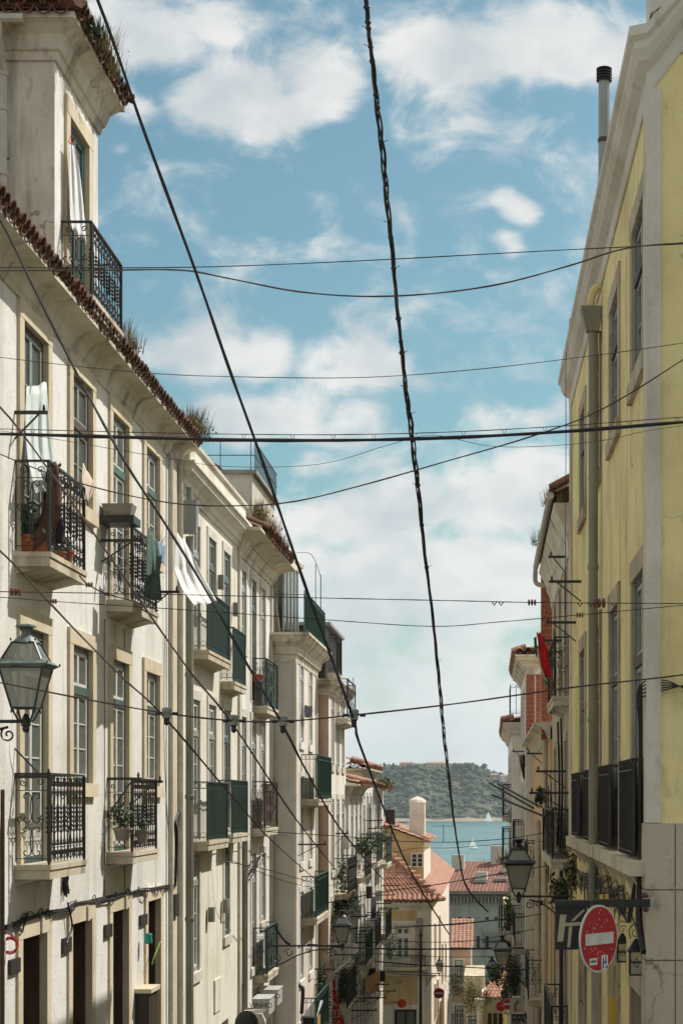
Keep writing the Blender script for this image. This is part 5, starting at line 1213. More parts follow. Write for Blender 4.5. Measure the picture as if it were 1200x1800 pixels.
cable('very faint thin wire below the thick cable in the middle of the sky', [(-205, 740, Q), (0, 757, Q), (280, 803, Q), (400, 820, Q), (560, 816, Q), (680, 783, Q), (760, 765, Q), (860, 784, Q), (960, 784, Q), (1060, 774, Q), (1150, 755, Q), (1290, 738, 15.97)], .0026, 'grey_rubber')
def strain(b, p, s=1.0, m='ceramic_red'):
    b.use(m)
    for k in range(3): b.lathe((p.x-.04*s+k*.035*s, p.y, p.z), [(.012*s, 0), (.036*s, .006*s), (.036*s, .022*s), (.012*s, .028*s)], 8, 'x')
    b.use('rubber')
def near(w, px):
    return min(w, key=lambda p: abs(VX+p.x*F/p.y-px))
def e1(b, w):
    strain(b, near(w, 22), .9); strain(b, near(w, 933), .7); strain(b, near(w, 1050), 1.1)
    for px in (865, 878, 1020, 1034, 1075): p = near(w, px); b.tube([p+Vector((-.02, 0, 0)), p+Vector((0, 0, -.03)), p+Vector((.02, 0, 0))], .007, 4)
cable('wire with red ceramic insulators crossing in front of the white clouds, upper of the two', [(-205, 1037, Q), (0, 1040, Q), (300, 1045, Q), (560, 1051, Q), (800, 1056, Q), (933, 1059, Q), (1050, 1060, Q), (1200, 1061, Q), (1290, 1062, 15.97)], .0045, sub=20, extra=e1)
def e2(b, w): strain(b, near(w, 93), .6); strain(b, near(w, 1017), .6)
cable('thin wire sagging just below the insulator wire, lower of the two', [(-205, 1040, Q), (0, 1050, Q), (93, 1057, Q), (340, 1073, Q), (580, 1090, Q), (760, 1101, Q), (880, 1093, Q), (1017, 1081, Q), (1200, 1064, Q), (1290, 1058, 15.97)], .004, sub=20, extra=e2)
def e3(b, w): strain(b, near(w, 156), .8); strain(b, near(w, 188), .6)
cable('short rusty strain wire with insulators tied below the near left balcony', [(140, 1012, 21.0), (156, 1028, 20.8), (188, 1044, 20.5), (232, 1056, 20.5), (278, 1073, 21)], .009, 'rusty_wire', extra=e3)
# the span with grey porcelain insulators that carries the diagonal wires
cable('dark span wire carrying four grey insulators low across the street', [(-205, 1165, Q), (0, 1200, Q), (150, 1229, Q), (293, 1254, Q), (411, 1267, Q), (497, 1268, Q), (622, 1257, Q), (800, 1237, Q), (1000, 1209, Q), (1152, 1192, Q), (1200, 1186, Q), (1290, 1174, 15.97)], .0085, 'rusty_wire')
for px, py, lab in ((293, 1254, 'grey porcelain insulator furthest left on the low span wire'), (411, 1267, 'grey porcelain insulator second from the left on the low span wire'), (497, 1268, 'grey porcelain insulator in front of the blank grey end wall'), (622, 1257, 'grey porcelain insulator hanging against the sky, furthest right')):
    p = W(px, py, Q-.02); q = root('insulator', tuple(p), lab, 'insulator', group='insulators on the span wire')
    local('body', MB().use('porcelain').lathe((0, 0, -.035), [(.02, -.01), (.034, 0), (.036, .03), (.030, .034), (.030, .04), (.040, .044), (.040, .075), (.02, .085)], 10), q)
    b = MB().use('rubber'); b.tube([(-.09, .02, .0), (-.05, .0, .0)], .014, 5); b.tube([(.05, .0, .0), (.09, .02, .0)], .014, 5); b.lathe((0, 0, -.10), [(.008, 0), (.022, .015), (.022, .05), (.03, .06)], 8); local('clamp', b, q)
cable('thick black wire slanting from the top left down to the rightmost insulator', [(-10, -420, 13), (80, -200, 13), (172, 0, 13.2), (255, 235, 13.6), (345, 480, 14), (400, 640, 14.2), (455, 793, 14.5), (497, 915, 14.7), (540, 1040, 15), (580, 1150, 15.3), (622, 1268, 15.55), (640, 1330, 19), (720, 1530, 28), (790, 1644, 40)], .0145)
cable('black wire slanting from the upper left edge to the insulator by the grey end wall', [(-290, -60, 14.4), (-100, 220, 14.6), (0, 385, 14.8), (57, 500, 14.9), (140, 665, 15), (220, 812, 15), (290, 920, 15.2), (360, 1034, 15.3), (430, 1160, 15.4), (497, 1275, 15.6), (540, 1358, 19), (600, 1460, 25), (672, 1545, 34)], .0125)
cable('brown wire slanting from the left edge at the near balcony to the second insulator', [(-290, 480, 14.4), (-100, 640, 14.6), (0, 715, 14.8), (100, 845, 15), (198, 985, 15.1), (270, 1090, 15.3), (340, 1188, 15.4), (411, 1276, 15.6), (520, 1440, 22), (591, 1530, 30)], .0095, 'rusty_wire')
cable('brown wire slanting across the lower left facade to the leftmost insulator', [(-290, 760, 14.4), (-100, 890, 14.6), (0, 968, 14.8), (60, 1030, 15), (140, 1115, 15.2), (220, 1195, 15.3), (293, 1265, 15.6), (418, 1412, 21), (480, 1480, 26), (562, 1553, 32)], .0095, 'rusty_wire')
# the twisted bundle down the middle
tp = smooth([W(*p) for p in [(590, -700, 13), (620, -300, 13.5), (643, 0, 14), (652, 90, 14.2), (668, 230, 14.6), (683, 380, 15), (700, 560, 15.5), (714, 690, 16), (728, 800, 16.6), (745, 960, 18), (765, 1130, 21), (778, 1270, 25), (792, 1400, 30), (806, 1500, 36), (820, 1560, 42), (857, 1603, 50)]], 14)
b = MB()
for k, (rr, mm) in enumerate(((.012, 'rubber'), (.009, 'grey_rubber'), (.007, 'rubber'))):
    b.use(mm); b.tube([p+Vector((math.cos(i*.42+k*2.1), 0, math.sin(i*.42+k*2.1)))*(.013+.005*math.sin(i*.13)) for i, p in enumerate(tp)], rr, 6)
b.use('rubber')
nx_ = 2
for i in range(2, len(tp)-1):
    if i < nx_: continue
    nx_ = i+random.choice((2, 3, 4, 6, 7)); p = tp[i]; d = (tp[i+1]-p).normalized(); q_ = random.uniform(.6, 1.1); b.tube([p-d*.03*q_, p, p+d*.03*q_], [.01, .026*q_, .01], 7)
    if random.random() < .4: b.tube([p, p+Vector((random.choice((-1, 1))*.05, 0, .02))], .003, 4)
single('cable_bundle', b, 'thick twisted bundle of cables hanging down the middle of the street', 'cable', tp[80])
for lab, pts, rr in (
    ('thin wire above the orange house roof, stretched to the right buildings', [(470, 1462, 37), (600, 1470, 37), (690, 1478, 37), (800, 1480, 37), (900, 1473, 37), (965, 1462, 37)], .009),
    ('thin wire sagging over the river in front of the ochre gable', [(400, 1510, 34), (560, 1560, 34), (700, 1497, 34), (800, 1490, 34), (960, 1478, 34)], .006),
    ('dark wire rising to the right across the orange house roof', [(560, 1590, 38), (690, 1565, 38), (760, 1556, 38), (830, 1544, 38), (960, 1522, 38)], .012),
    ('thin wire crossing the azulejo panel and the sea green block', [(600, 1640, 44), (700, 1631, 44), (800, 1625, 44), (880, 1617, 44), (950, 1607, 44)], .011),
    ('pale wire rising over the top of the sea green facade', [(620, 1630, 40), (720, 1628, 40), (820, 1622, 40), (960, 1606, 40)], .009),
    ('wire with an orange star shaped insulator before the sea green block', [(660, 1650, 50), (740, 1656, 50), (825, 1654, 50), (880, 1645, 50), (945, 1632, 50)], .012),
    ('thick dark cross wire level with the white balcony window', [(540, 1660, 46), (620, 1666, 46), (700, 1668, 46), (800, 1668, 46), (920, 1666, 46)], .026),
    ('thin wire just below the thick dark cross wire', [(650, 1676, 52), (780, 1682, 52), (860, 1681, 52), (930, 1676, 52)], .010),
    ('dark wire in front of the orange wall at lantern height', [(660, 1690, 58), (745, 1697, 58), (800, 1699, 58), (860, 1702, 58), (915, 1700, 58)], .022),
    ('thin wire above the cottage roof', [(690, 1712, 60), (800, 1716, 60), (905, 1716, 60)], .013),
    ('wire strung from the cream building past the green screened balconies', [(382, 1513, 34), (440, 1522, 35), (500, 1537, 38), (562, 1556, 42)], .010),
    ('sagging wire under the lower green balconies of the cream building', [(335, 1486, 31.5), (370, 1492, 33), (405, 1472, 35), (478, 1466, 41), (545, 1475, 47)], .009),
    ('thin vertical strand of wire hanging beside the yellow building\'s far corner', [(1001, 560, 27), (994, 640, 27), (994, 760, 27), (993, 980, 27.5), (993, 1130, 28)], .006)):
    cable(lab, pts, rr, 'rubber')
cable('thick black cable looping down from the grey end wall to the building corner', [(478, 1620, 43.1), (490, 1640, 43.1), (505, 1658, 43.1), (525, 1665, 44)], .03)

# ================================================================ lanterns
def lantern(at, label, s=1.0, cm='black_paint', arm=-1, arm_len=.9, rz=0, group=None, arm_s=1, glassm='lamp_glass'):
    """square Lisbon lantern; at: centre of the bracket's end; arm -1 to the left wall, 1 to the right"""
    r = root('street_lamp', tuple(at), label, 'street lamp', group=group)
    b = MB().use('black_paint')
    def sq(z, h): return [(-h, -h, z), (h, -h, z), (h, h, z), (-h, h, z)]
    z0, z1, z2, h0, h1, h2 = .14*s, .50*s, .73*s, .105*s, .195*s, .10*s; e = .011*s
    lo, hi, tp_ = sq(z0, h0), sq(z1, h1), sq(z2, h2)
    for k in range(4):
        b.tube([lo[k], hi[k]], e, 4); b.tube([lo[k], lo[(k+1) % 4]], e, 4); b.tube([hi[k], hi[(k+1) % 4]], e, 4)
        b.tube([sq(z1+.045*s, h1*.98)[k], tp_[k]], e, 4); b.tube([tp_[k], tp_[(k+1) % 4]], e, 4); b.tube([sq(z1+.05*s, h1*.97)[k], sq(z1+.05*s, h1*.97)[(k+1) % 4]], e, 4)
        for q, dd in ((sq(z1+.03*s, h1*1.28)[k], .03), (sq(z2+.01*s, h2*1.1)[k], .03)): b.lathe(q, [(.003*s, 0), (.009*s, .014*s), (.009*s, .022*s), (.002*s, .03*s)], 6)
        b.lathe(Vector(lo[k])+Vector((0, 0, -.05*s)), [(.003*s, 0), (.009*s, .012*s), (.004*s, .05*s)], 6)
    local('cage', b, r)
    def plate(A, B_, m, t=.004*s):
        out = []
        for k in range(4):
            bb = MB().use(m); vs = [Vector(A[k]), Vector(A[(k+1) % 4]), Vector(B_[(k+1) % 4]), Vector(B_[k])]; n = (vs[1]-vs[0]).cross(vs[2]-vs[0]).normalized()*t
            bb.add(vs+[v-n for v in vs], [(0, 1, 2, 3), (4, 5, 6, 7), (0, 1, 5, 4), (1, 2, 6, 5), (2, 3, 7, 6), (3, 0, 4, 7)]); out.append(bb)
        return out
    for bb in plate(lo, hi, glassm): local('pane', bb, r)
    for k, bb in enumerate(plate(sq(z1+.05*s, h1*.97), tp_, glassm if True else 'lamp_green')):
        if k in (0, 2): local('pane', bb, r)
        else:
            bb.cur = 0; bb.mats = [cm]; local('roof_panel', bb, r)
    for bb in plate(sq(z1+.0*s, h1*1.02), sq(z1+.03*s, h1*1.28), cm): local('skirt', bb, r)
    for bb in plate(sq(z1+.03*s, h1*1.28), sq(z1+.075*s, h1*.95), cm): local('skirt', bb, r)
    local('chimney_cap', MB().use(cm).lathe((0, 0, z2), [(h2*1.25, 0), (h2*1.1, .02*s), (h2*.8, .05*s), (h2*.45, .07*s), (h2*.4, .10*s), (h2*.62, .125*s), (h2*.5, .13*s), (h2*.95, .145*s), (h2*.9, .16*s), (h2*.2, .175*s)], 14), r)
    b = MB().use('black_paint'); b.lathe((0, 0, -.08*s), [(.02*s, 0), (.035*s, .03*s), (.03*s, .055*s), (.045*s, .06*s), (.045*s, .11*s), (.03*s, .14*s), (.015*s, .17*s)], 10)
    for k in range(4):
        x, y = lo[k][0], lo[k][1]; b.tube(smooth([(0, 0, .02*s), (x*.5, y*.5, .03*s), (x*.75, y*.75, .08*s), (x, y, z0)], 4), .009*s, 5)
    local('socket', b, r)
    b = MB().use('black_paint'); L = arm_len; a = arm; b.tube([(a*.03, 0, .02*s), (a*L, 0, .02*s)], .018*arm_s, 6)
    P = lambda u, v: (a*u, 0, v)
    b.tube([P(*q) for q in smooth([(L, -.42*arm_s, 0), (L*.82, -.36*arm_s, 0), (L*.6, -.17*arm_s, 0), (L*.35, -.07*arm_s, 0), (.15, -.03, 0)], 5)] if False else [P(L, -.42*arm_s), P(L*.8, -.30*arm_s), P(L*.6, -.16*arm_s), P(L*.4, -.07*arm_s), P(.16, -.03)], .013*arm_s, 5)
    for (cu, cv, rr, t0, d) in ((L*.72, -.12*arm_s, .085*arm_s, 0, 1), (L*.45, -.07*arm_s, .055*arm_s, 1, -1), (L*.88, -.22*arm_s, .08*arm_s, 2, 1), (.16, -.10*arm_s, .075*arm_s, 1.5, -1), (.30, -.09*arm_s, .06*arm_s, 0, 1)):
        b.tube([P(*q) for q in spiral(cu, cv, rr, t0, 1.4, d, 18)], .009*arm_s, 5)
    b.box(*(sorted((a*L, a*(L+.03)))), -.03, .03, -.5*arm_s, .14)
    local('bracket', b, r)
    return r
lantern(W(46, 1272, 17.0), 'large green and black glazed street lamp in the left foreground', 1.0, 'lamp_green', -1, .80)
lantern(W(911, 1578, 28.5), 'black street lamp on a scrolled bracket over the right pavement, before the river', 1.0, 'black_paint', 1, .78)
lantern(W(601, 1664, 38.0), 'street lamp hanging from the left row above the red banner', .82, 'black_paint', -1, 1.5, arm_s=1.1)
lantern(W(882, 1706, 45.0), 'small lit looking lamp in the dark right row, upper of the two', .95, 'black_paint', 1, .6)
lantern(W(864, 1724, 60.0), 'small street lamp lower and further left beside yellow flowers', .85, 'black_paint', 1, .7)
lantern(W(772, 1712, 75.0), 'pale globe like lamp standing out from the pink side wall of the orange house', .75, 'black_paint', -1, .5)
def wall_lantern(px, py, Y, s, label):
    r = root('wall_lantern', tuple(W(px, py, Y)), label, 'lantern')
    b = MB().use('black_paint')
    for x in (-.055, .055):
        for y in (-.055, .055): b.box(x*s-.006, x*s+.006, y*s-.006, y*s+.006, -.11*s, .09*s)
    b.box(-.062*s, .062*s, -.062*s, .062*s, -.12*s, -.105*s); b.box(-.06*s, .06*s, -.062*s, -.056*s, -.012*s, -.002*s); b.box(-.06*s, .06*s, .056*s, .062*s, -.012*s, -.002*s)
    b.tube([(-.03*s, -.06*s, -.008*s), (0, -.06*s, .03*s), (.03*s, -.06*s, -.008*s), (0, -.06*s, -.05*s)], .005*s, 4, closed=True)
    local('cage', b, r)
    local('pane', MB().use('lamp_glass').box(-.05*s, .05*s, -.05*s, .05*s, -.104*s, .088*s), r)
    local('hood', MB().use('black_paint').add([(-.08*s, -.08*s, .085*s), (.08*s, -.08*s, .085*s), (.08*s, .08*s, .085*s), (-.08*s, .08*s, .085*s), (-.01*s, 0, .2*s), (.01*s, 0, .2*s)], [(0, 1, 5, 4), (2, 3, 4, 5), (1, 2, 5), (3, 0, 4), (0, 3, 2, 1)]), r)
    b = MB().use('iron'); b.tube([(x, 0, z) for x, z in spiral(.0, .24*s, .05*s, 0, 1.2, 1, 12)], .005*s, 4)
    b.tube(smooth([(-.05*s, 0, .2*s), (-.06*s, 0, .28*s), (.0, 0, .33*s), (.09*s, 0, .29*s), (.12*s, 0, .18*s), (.12*s, 0, -.05*s)], 5), .006*s, 4); b.box(.12*s, .15*s, -.02*s, .02*s, -.05*s, .12*s); local('hook', b, r); return r
wall_lantern(1117, 1690, 16.4, 1.0, 'black wall lantern with diamond leaded glass beside the stone corner')
wall_lantern(1093, 1672, 18.6, .9, 'black wall lantern half hidden behind the big no entry sign')
# flood light on the beam
r = root('flood_light', tuple(W(1062, 1580, 16.2)), 'tilted yellowish flood light sitting on the black beam above the round sign', 'lamp')
local('housing', MB().use('black_paint').box(-.06, .05, -.05, .05, -.04, .06), r); b = MB().use('yellow_pipe'); b.add([(-.05, -.056, -.09), (.03, -.056, -.06), (.03, -.056, .05), (-.05, -.056, .04), (-.05, -.04, -.09), (.03, -.04, -.06), (.03, -.04, .05), (-.05, -.04, .04)], [(0, 1, 2, 3), (4, 5, 6, 7), (0, 1, 5, 4), (1, 2, 6, 5), (2, 3, 7, 6), (3, 0, 4, 7)]); local('lens', b, r)
b = MB().use('black_paint'); b.box(-.052, .032, -.062, -.057, -.01, 0); b.box(-.014, -.006, -.062, -.057, -.08, .045); local('guard', b, r)

# ================================================================ signs
def disc(b, r, y0, y1, n=40, hole=0):
    vs = [(r*math.cos(2*PI*i/n), y, r*math.sin(2*PI*i/n)) for y in (y0, y1) for i in range(n)]
    b.add(vs, [tuple(range(n)), tuple(range(2*n-1, n-1, -1))]+[(i, (i+1) % n, n+(i+1) % n, n+i) for i in range(n)])
def no_entry(at, rad, label, rz=0, stickers=False, tiltx=0):
    r = root('no_entry_sign', tuple(at), label, 'road sign', rz)
    b = MB().use('sign_white'); disc(b, rad, 0, .012); local('plate', b, r)
    b = MB().use('sign_red'); disc(b, rad*.94, -.004, -.0005); local('red_face', b, r)
    local('bar', MB().use('sign_white').box(-rad*.74, rad*.74, -.008, -.0045, -rad*.17, rad*.17), r)
    b = MB().use('metal_box'); b.box(-.02, .02, .013, .05, -rad*.6, rad*.6); local('back_rail', b, r)
    if stickers:
        a = local('sticker', MB().use('sticker_white').box(-.055, .055, -.0055, -.0045, -.028, .028), r, (-.09, 0, -.185)); 
        b = MB().use('black_paint')
        for q in range(5): b.box(-.04+q*.017, -.031+q*.017, -.0065, -.0057, -.010-.004*(q % 2), .012+.005*(q % 3 == 1))
        b.box(-.044, .044, -.0064, -.0057, -.003, .003); local('sticker_print', b, a)
        a = local('sticker', MB().use('sticker_white').box(-.045, .05, -.0055, -.0045, -.06, .06), r, (.075, 0, -.20))
        b = MB().use('sticker_blue'); b.box(-.03, -.01, -.0065, -.0057, -.05, .04); b.box(.01, .025, -.0065, -.0057, -.02, .055); b.box(-.03, .03, -.0066, -.0057, -.01, .008); b.box(.02, .045, -.0065, -.0057, -.055, -.03); local('sticker_print', b, a)
        b = MB().use('sticker_white')
        for q in range(46):
            a_, d = random.uniform(0, 2*PI), rad*random.uniform(.3, .9); x, z = d*math.cos(a_), d*math.sin(a_)
            if abs(z) < rad*.2: continue
            s = random.uniform(.002, .005); b.add([(x-s, -.0046, z), (x, -.0046, z-s*2), (x+s, -.0046, z), (x, -.0046, z+s*2.5)], [(0, 1, 2, 3)])
        local('scratches', b, r, kind='stuff')
    return r
no_entry(W(1052, 1650, 15.6), .282, 'big round red no entry sign with white bar and two stickers, right foreground', math.radians(53), True)
ne2 = no_entry(W(771, 1746, 70), .20, 'small no entry sign on the pink side wall of the orange house')
# the black beam and the projecting h sign
r = root('sign_beam', tuple(W(1137, 1588, 15.9)), 'black steel beam reaching out from the stone corner over the signs', 'beam')
L_ = (1137-975)*15.9/F; b = MB().use('black_paint'); b.box(-L_*.52, .02, -.035, .035, -.03, .035); local('beam', b, r)
b = MB().use('black_paint'); b.box(-L_, -L_*.52-.002, -.02, .02, -.012, .022); local('arm', b, r)
b = MB().use('rusty_wire'); b.lathe((-.03, -.06, .05), [(.03, 0), (.035, .02), (.01, .05)], 7); b.lathe((-.02, -.05, -.07), [(.015, 0), (.03, .02), (.02, .04)], 7); local('fixing', b, r)
b = MB().use('iron'); b.tube([(-.2, 0, .035), (-.2, 0, .12), (-.26, 0, .15), (-.3, -.0, .11)], .006, 4); b.box(-.33, -.2, -.01, .01, .1, .12); local('hook', b, r)
r = root('shop_sign', tuple(W(1003, 1626, 16.1)), 'black hanging shop sign with a large slanted yellow letter h, behind the round sign', 'shop sign')
hw = .135; b = MB().use('black_paint'); b.box(-hw, hw, -.02, .02, -.21, .15); local('panel', b, r); b = MB().use('black_paint'); b.box(-hw, hw+.03, -.03, .03, .15, .215); local('top_rail', b, r)
b = MB().use('sign_beige')
def stroke(pts): b.add([(x, -.0235, z) for x, z in pts]+[(x, -.0205, z) for x, z in pts], [(0, 1, 2, 3), (4, 5, 6, 7), (0, 1, 5, 4), (1, 2, 6, 5), (2, 3, 7, 6), (3, 0, 4, 7)])
stroke([(-.12, -.14), (-.07, -.14), (-.04, .09), (-.095, .09)]); stroke([(-.05, .02), (.125, .03), (.125, -.0), (-.055, -.01)]); stroke([(-.035, -.19), (-.01, -.19), (.01, -.012), (-.02, -.012)]); stroke([(.06, -.13), (.11, -.13), (.125, -.002), (.08, -.002)]); stroke([(-.005, .035), (.03, .04), (.12, .13), (.10, .135)])
local('letter', b, r)
# sign group lower right
Yg = 42
r = root('hanging_sign', tuple(W(907, 1767, Yg)), 'weathered grey white hanging sign with a faded curled emblem, lower right', 'shop sign'); k = Yg/F
b = MB().use('sign_grey'); b.box(-12*k, 14*k, -.02, .02, -12*k, 11*k); local('panel', b, r)
b = MB().use('sign_white'); b.box(-8*k, 8*k, -.03, .03, 13*k, 16*k); b.box(-8*k, 14*k, -.03, .03, -15*k, -13.4*k); local('frame', b, r)
b = MB().use('green_iron'); b.tube([(x*k, -.025, z*k) for x, z in [(-1, -10), (-3, -4), (-2, 3), (2, 7), (5, 8)]], .018, 5); b.use('sign_orange'); b.tube([(x*k, -.025, z*k) for x, z in [(2, 6), (5, 7), (6, 5)]], .018, 5); b.tube([(3*k, -.025, -8*k), (6*k, -.025, -6*k)], .018, 5); local('emblem', b, r)
r = root('hanging_sign', tuple(W(910, 1792, Yg)), 'black sign with pale words below the grey emblem sign', 'shop sign')
local('panel', MB().use('black_paint').box(-12*k, 15*k, -.02, .02, -14*k, 11*k), r)
local('lettering', text_mesh('DE A C', .10, 'sign_grey'), r, (.0, -.024, 3.5*k)); local('lettering', text_mesh('SOUR', .10, 'sign_grey'), r, (-.02, -.024, -5*k)); b = MB().use('sign_grey'); b.tube([(x*k, -.026, z*k) for x, z in [(5, -6), (9, -8), (12, -5), (13, 0), (10, 3)]], .012, 5); local('flourish', b, r)
no_entry(W(893, 1765, Yg+.3), .13, 'round sign mostly hidden behind the grey emblem sign')
r = root('round_sign', tuple(W(880, 1769, 48)), 'small red round sign with faint letters beside the cottage', 'sign'); b = MB().use('sign_red'); disc(b, .125, -.02, .02, 24); local('plate', b, r); local('lettering', text_mesh('AT', .10, 'sign_orange'), r, (0, -.024, .02)); local('bracket', MB().use('iron').tube([(.12, 0, 0), (.6, 0, 0)], .012, 5), r)
r = root('round_sign', tuple(W(706, 1764, 70)), 'bright orange round sign projecting before the orange wall', 'sign'); b = MB().use('sign_orange'); disc(b, .17, -.02, .02, 24); local('plate', b, r); local('bracket', MB().use('black_paint').tube([(-.4, 0, .05), (-.1, 0, .05), (-.05, -.03, -.12)], .02, 5), r)
r = root('satellite_dish', tuple(W(703, 1724, 68)), 'small pale satellite dish on the balcony next to the orange wall', 'dish'); b = MB().use('sign_beige'); b.lathe((0, 0, 0), [(.01, .06), (.1, .04), (.16, 0), (.165, -.01)], 16, 'x'); local('reflector', b, r); local('arm', MB().use('iron').tube([(-.2, 0, -.1), (0, 0, -.02)], .014, 5), r)
# VINHO boxes
def vbox(px0, px1, pyt, pyb, Y, label, txt=None):
    a, c = W(px0, pyb, Y), W(px1, pyt, Y); w, h = c.x-a.x, c.z-a.z
    r = root('sign_box', ((a.x+c.x)/2, Y, a.z), label, 'sign box')
    local('casing', MB().use('metal_box').box(-w/2, w/2, 0, .9, 0, h), r); b = MB().use('metal_box'); b.box(-w/2-.02, w/2+.02, -.02, .92, h, h+.015); local('lid', b, r)
    if txt: local('lettering', text_mesh(txt, h*.46, 'black_paint'), r, (0.0, -.008, h*.62))
    b = MB().use('black_paint'); b.lathe((w*.33, -.012, h*.2), [(.012, 0), (.012, .015)], 8); local('lock', b, r)
    b = MB().use('zinc'); b.tube([(-w/2, .4, h*.3), (-w/2-.35, .4, h*.3)], .02, 5); b.tube([(-w/2, .1, h*.3), (-w/2-.35, .1, h*.3)], .02, 5); local('bracket', b, r)
vbox(444, 473, 1757, 1785, 38.0, 'white metal box sign reading VINHO, nearer and lower of the pair', 'VINHO')
vbox(458, 488, 1741, 1768, 40.2, 'white metal box sign behind the VINHO one, slightly higher', 'VINHO')
r = root('awning', tuple(W(446, 1804, 34)), 'grey flat canopy over the entrance under the VINHO boxes', 'canopy'); k = 34/F
local('cover', MB().use('grey_render').prism([(-26*k, 20*k), (14*k, 22*k), (20*k, 8*k), (20*k, -12*k), (-26*k, -12*k)], 0, 'y', 0, .8), r); local('frame', MB().use('zinc').box(-27*k, 21*k, -.02, .82, -13*k, -12*k), r)
r = root('shop_stall', tuple(W(545, 1786, 45)), 'pale slanted canopy with dark box below, at the foot of the stepped out building', 'stall'); k = 45/F
local('roof', MB().use('metal_box').add([(-14*k, 0, 0), (12*k, 0, 0), (16*k, 1, 20*k), (-6*k, 1, 20*k), (-14*k, 0, -.04), (12*k, 0, -.04), (16*k, 1, 20*k-.04), (-6*k, 1, 20*k-.04)], [(0, 1, 2, 3), (4, 5, 6, 7), (0, 1, 5, 4), (1, 2, 6, 5), (2, 3, 7, 6), (3, 0, 4, 7)]), r); local('body', MB().use('dark_wood').box(-13*k, 8*k, .05, .9, -1.2, -.05), r); local('side_panel', MB().use('rust_cloth').box(8*k+.01, 12*k, .05, .9, -1.2, -.05), r)
b = MB().use('black_paint'); b.tube(smooth([W(519, 1732, 44), W(530, 1735, 44), W(532, 1745, 44), W(530, 1782, 44)], 5), .045, 8); b.tube([W(520, 1726, 44), W(520, 1738, 44)], .07, 6); single('gas_pipe', b, 'black bent pipe with a square head on the pale stepped out building', 'pipe', W(530, 1782, 44))
b = MB().use('green_iron'); b.tube([W(739, 1860, 71), W(739, 1646, 71)], [.07, .045], 8); b.lathe(W(739, 1646, 71), [(.05, 0), (.08, .04), (.05, .1), (.0, .3)], 8); single('green_post', b, 'tall dark green post standing in front of the orange house corner', 'post', W(739, 1860, 71))

# ================================================================ washing
def sheet(name, label, path0, path1, m, folds=5, amp=.03, n=26, k=10, cat='laundry', mats2=None):
    """cloth hanging between two edge lines given as world point lists (left edge top-down, right edge top-down)"""
    A = [Vector(p) for p in path0]; B_ = [Vector(p) for p in path1]
    def at(P, t):
        f = t*(len(P)-1); i = min(int(f), len(P)-2); return P[i].lerp(P[i+1], f-i)
    b = MB().use(m); vs = []; th = .006
    for j in range(k+1):
        t = j/k; a, c = at(A, t), at(B_, t)
        for i in range(n+1):
            s = i/n; p = a.lerp(c, s); d = amp*(.2+.6*t)*math.sin(s*folds*1.5*PI+t*2.1)+amp*.25*math.sin(s*folds*4.1+t*7)+amp*.15*math.sin(s*23+t*11)
            vs.append(p+Vector((d*.25, -d, amp*.2*math.sin(s*9))))
    N_ = len(vs); vs += [v+Vector((0, th, 0)) for v in vs]; fs = []
    for j in range(k):
        for i in range(n):
            a = j*(n+1)+i; fs.append((a, a+1, a+n+2, a+n+1)); fs.append((N_+a, N_+a+n+1, N_+a+n+2, N_+a+1))
    for i in range(n): fs.append((i, N_+i, N_+i+1, i+1)); a = k*(n+1)+i; fs.append((a, a+1, N_+a+1, N_+a))
    for j in range(k): a = j*(n+1); fs.append((a, a+n+1, N_+a+n+1, N_+a)); a += n; fs.append((a, N_+a, N_+a+n+1, a+n+1))
    b.add(vs, fs); b.smooth = True
    return single(name, b, label, cat, at(A, 0))
def px(pts): return [W(*p) for p in pts]
sheet('white_sheet', 'big white sheet hanging askew on the line between white and cream buildings', px([(311, 938, 24.6), (306, 975, 24.6), (305, 1000, 24.7), (318, 1035, 24.8), (340, 1064, 24.9)]), px([(325, 950, 25.6), (340, 980, 25.8), (352, 1005, 26), (368, 1035, 26.2), (381, 1059, 26.4)]), 'white_cloth', 4, .085, n=40, k=22)
sheet('green_towel', 'dark green towel hanging below the flower box balcony', px([(259, 925, 24.6), (257, 980, 24.6), (254, 1052, 24.6)]), px([(270, 940, 25), (280, 990, 25), (285, 1057, 25)]), 'green_cloth', 2, .05)
sheet('grey_green_towel', 'smaller grey green cloth hanging over the dark green towel', px([(266, 940, 24.3), (268, 965, 24.3), (272, 1000, 24.3)]), px([(276, 950, 24.6), (284, 980, 24.6), (280, 1020, 24.6)]), 'blue_cloth' if False else 'green_cloth', 2, .05)
sheet('blue_rag', 'small bluish cloth pegged on the rack just right of the green towels', px([(278, 952, 25.2), (279, 980, 25.2)]), px([(291, 960, 25.5), (290, 996, 25.5)]), 'blue_cloth', 2, .04)
sheet('window_curtain', 'long white sheer curtain blown out of the top left window over its balcony', px([(46, 682, 20.3), (44, 740, 20.2), (47, 800, 20.1), (62, 868, 19.9)]), px([(82, 672, 20.9), (86, 730, 20.8), (92, 790, 20.7), (102, 858, 20.6)]), 'sheer_cloth', 4, .05, cat='curtain')
sheet('beige_cloth', 'crumpled beige cloth hanging at the second window of the top floor', px([(146, 814, 21.8), (144, 840, 21.7), (149, 884, 21.6)]), px([(158, 835, 22.3), (168, 856, 22.2), (160, 878, 22)]), 'beige_cloth', 3, .06)
sheet('attic_curtain', 'white sheet drying in the attic window above the roof balcony', px([(122, 250, 22.15), (122, 310, 22.15), (123, 378, 22.15), (125, 400, 22.15)]), px([(130, 256, 22.3), (140, 300, 22.45), (149, 380, 22.6), (152, 430, 22.6)]), 'white_cloth', 3, .04, cat='curtain')
b = MB().use('red_plastic'); b.tube([W(121, 250, 22.1), W(125, 237, 22.2), W(131, 252, 22.3)], .008, 5, closed=True); single('clothes_hanger', b, 'thin red clothes hanger in the attic window', 'hanger', W(125, 237, 22.2))
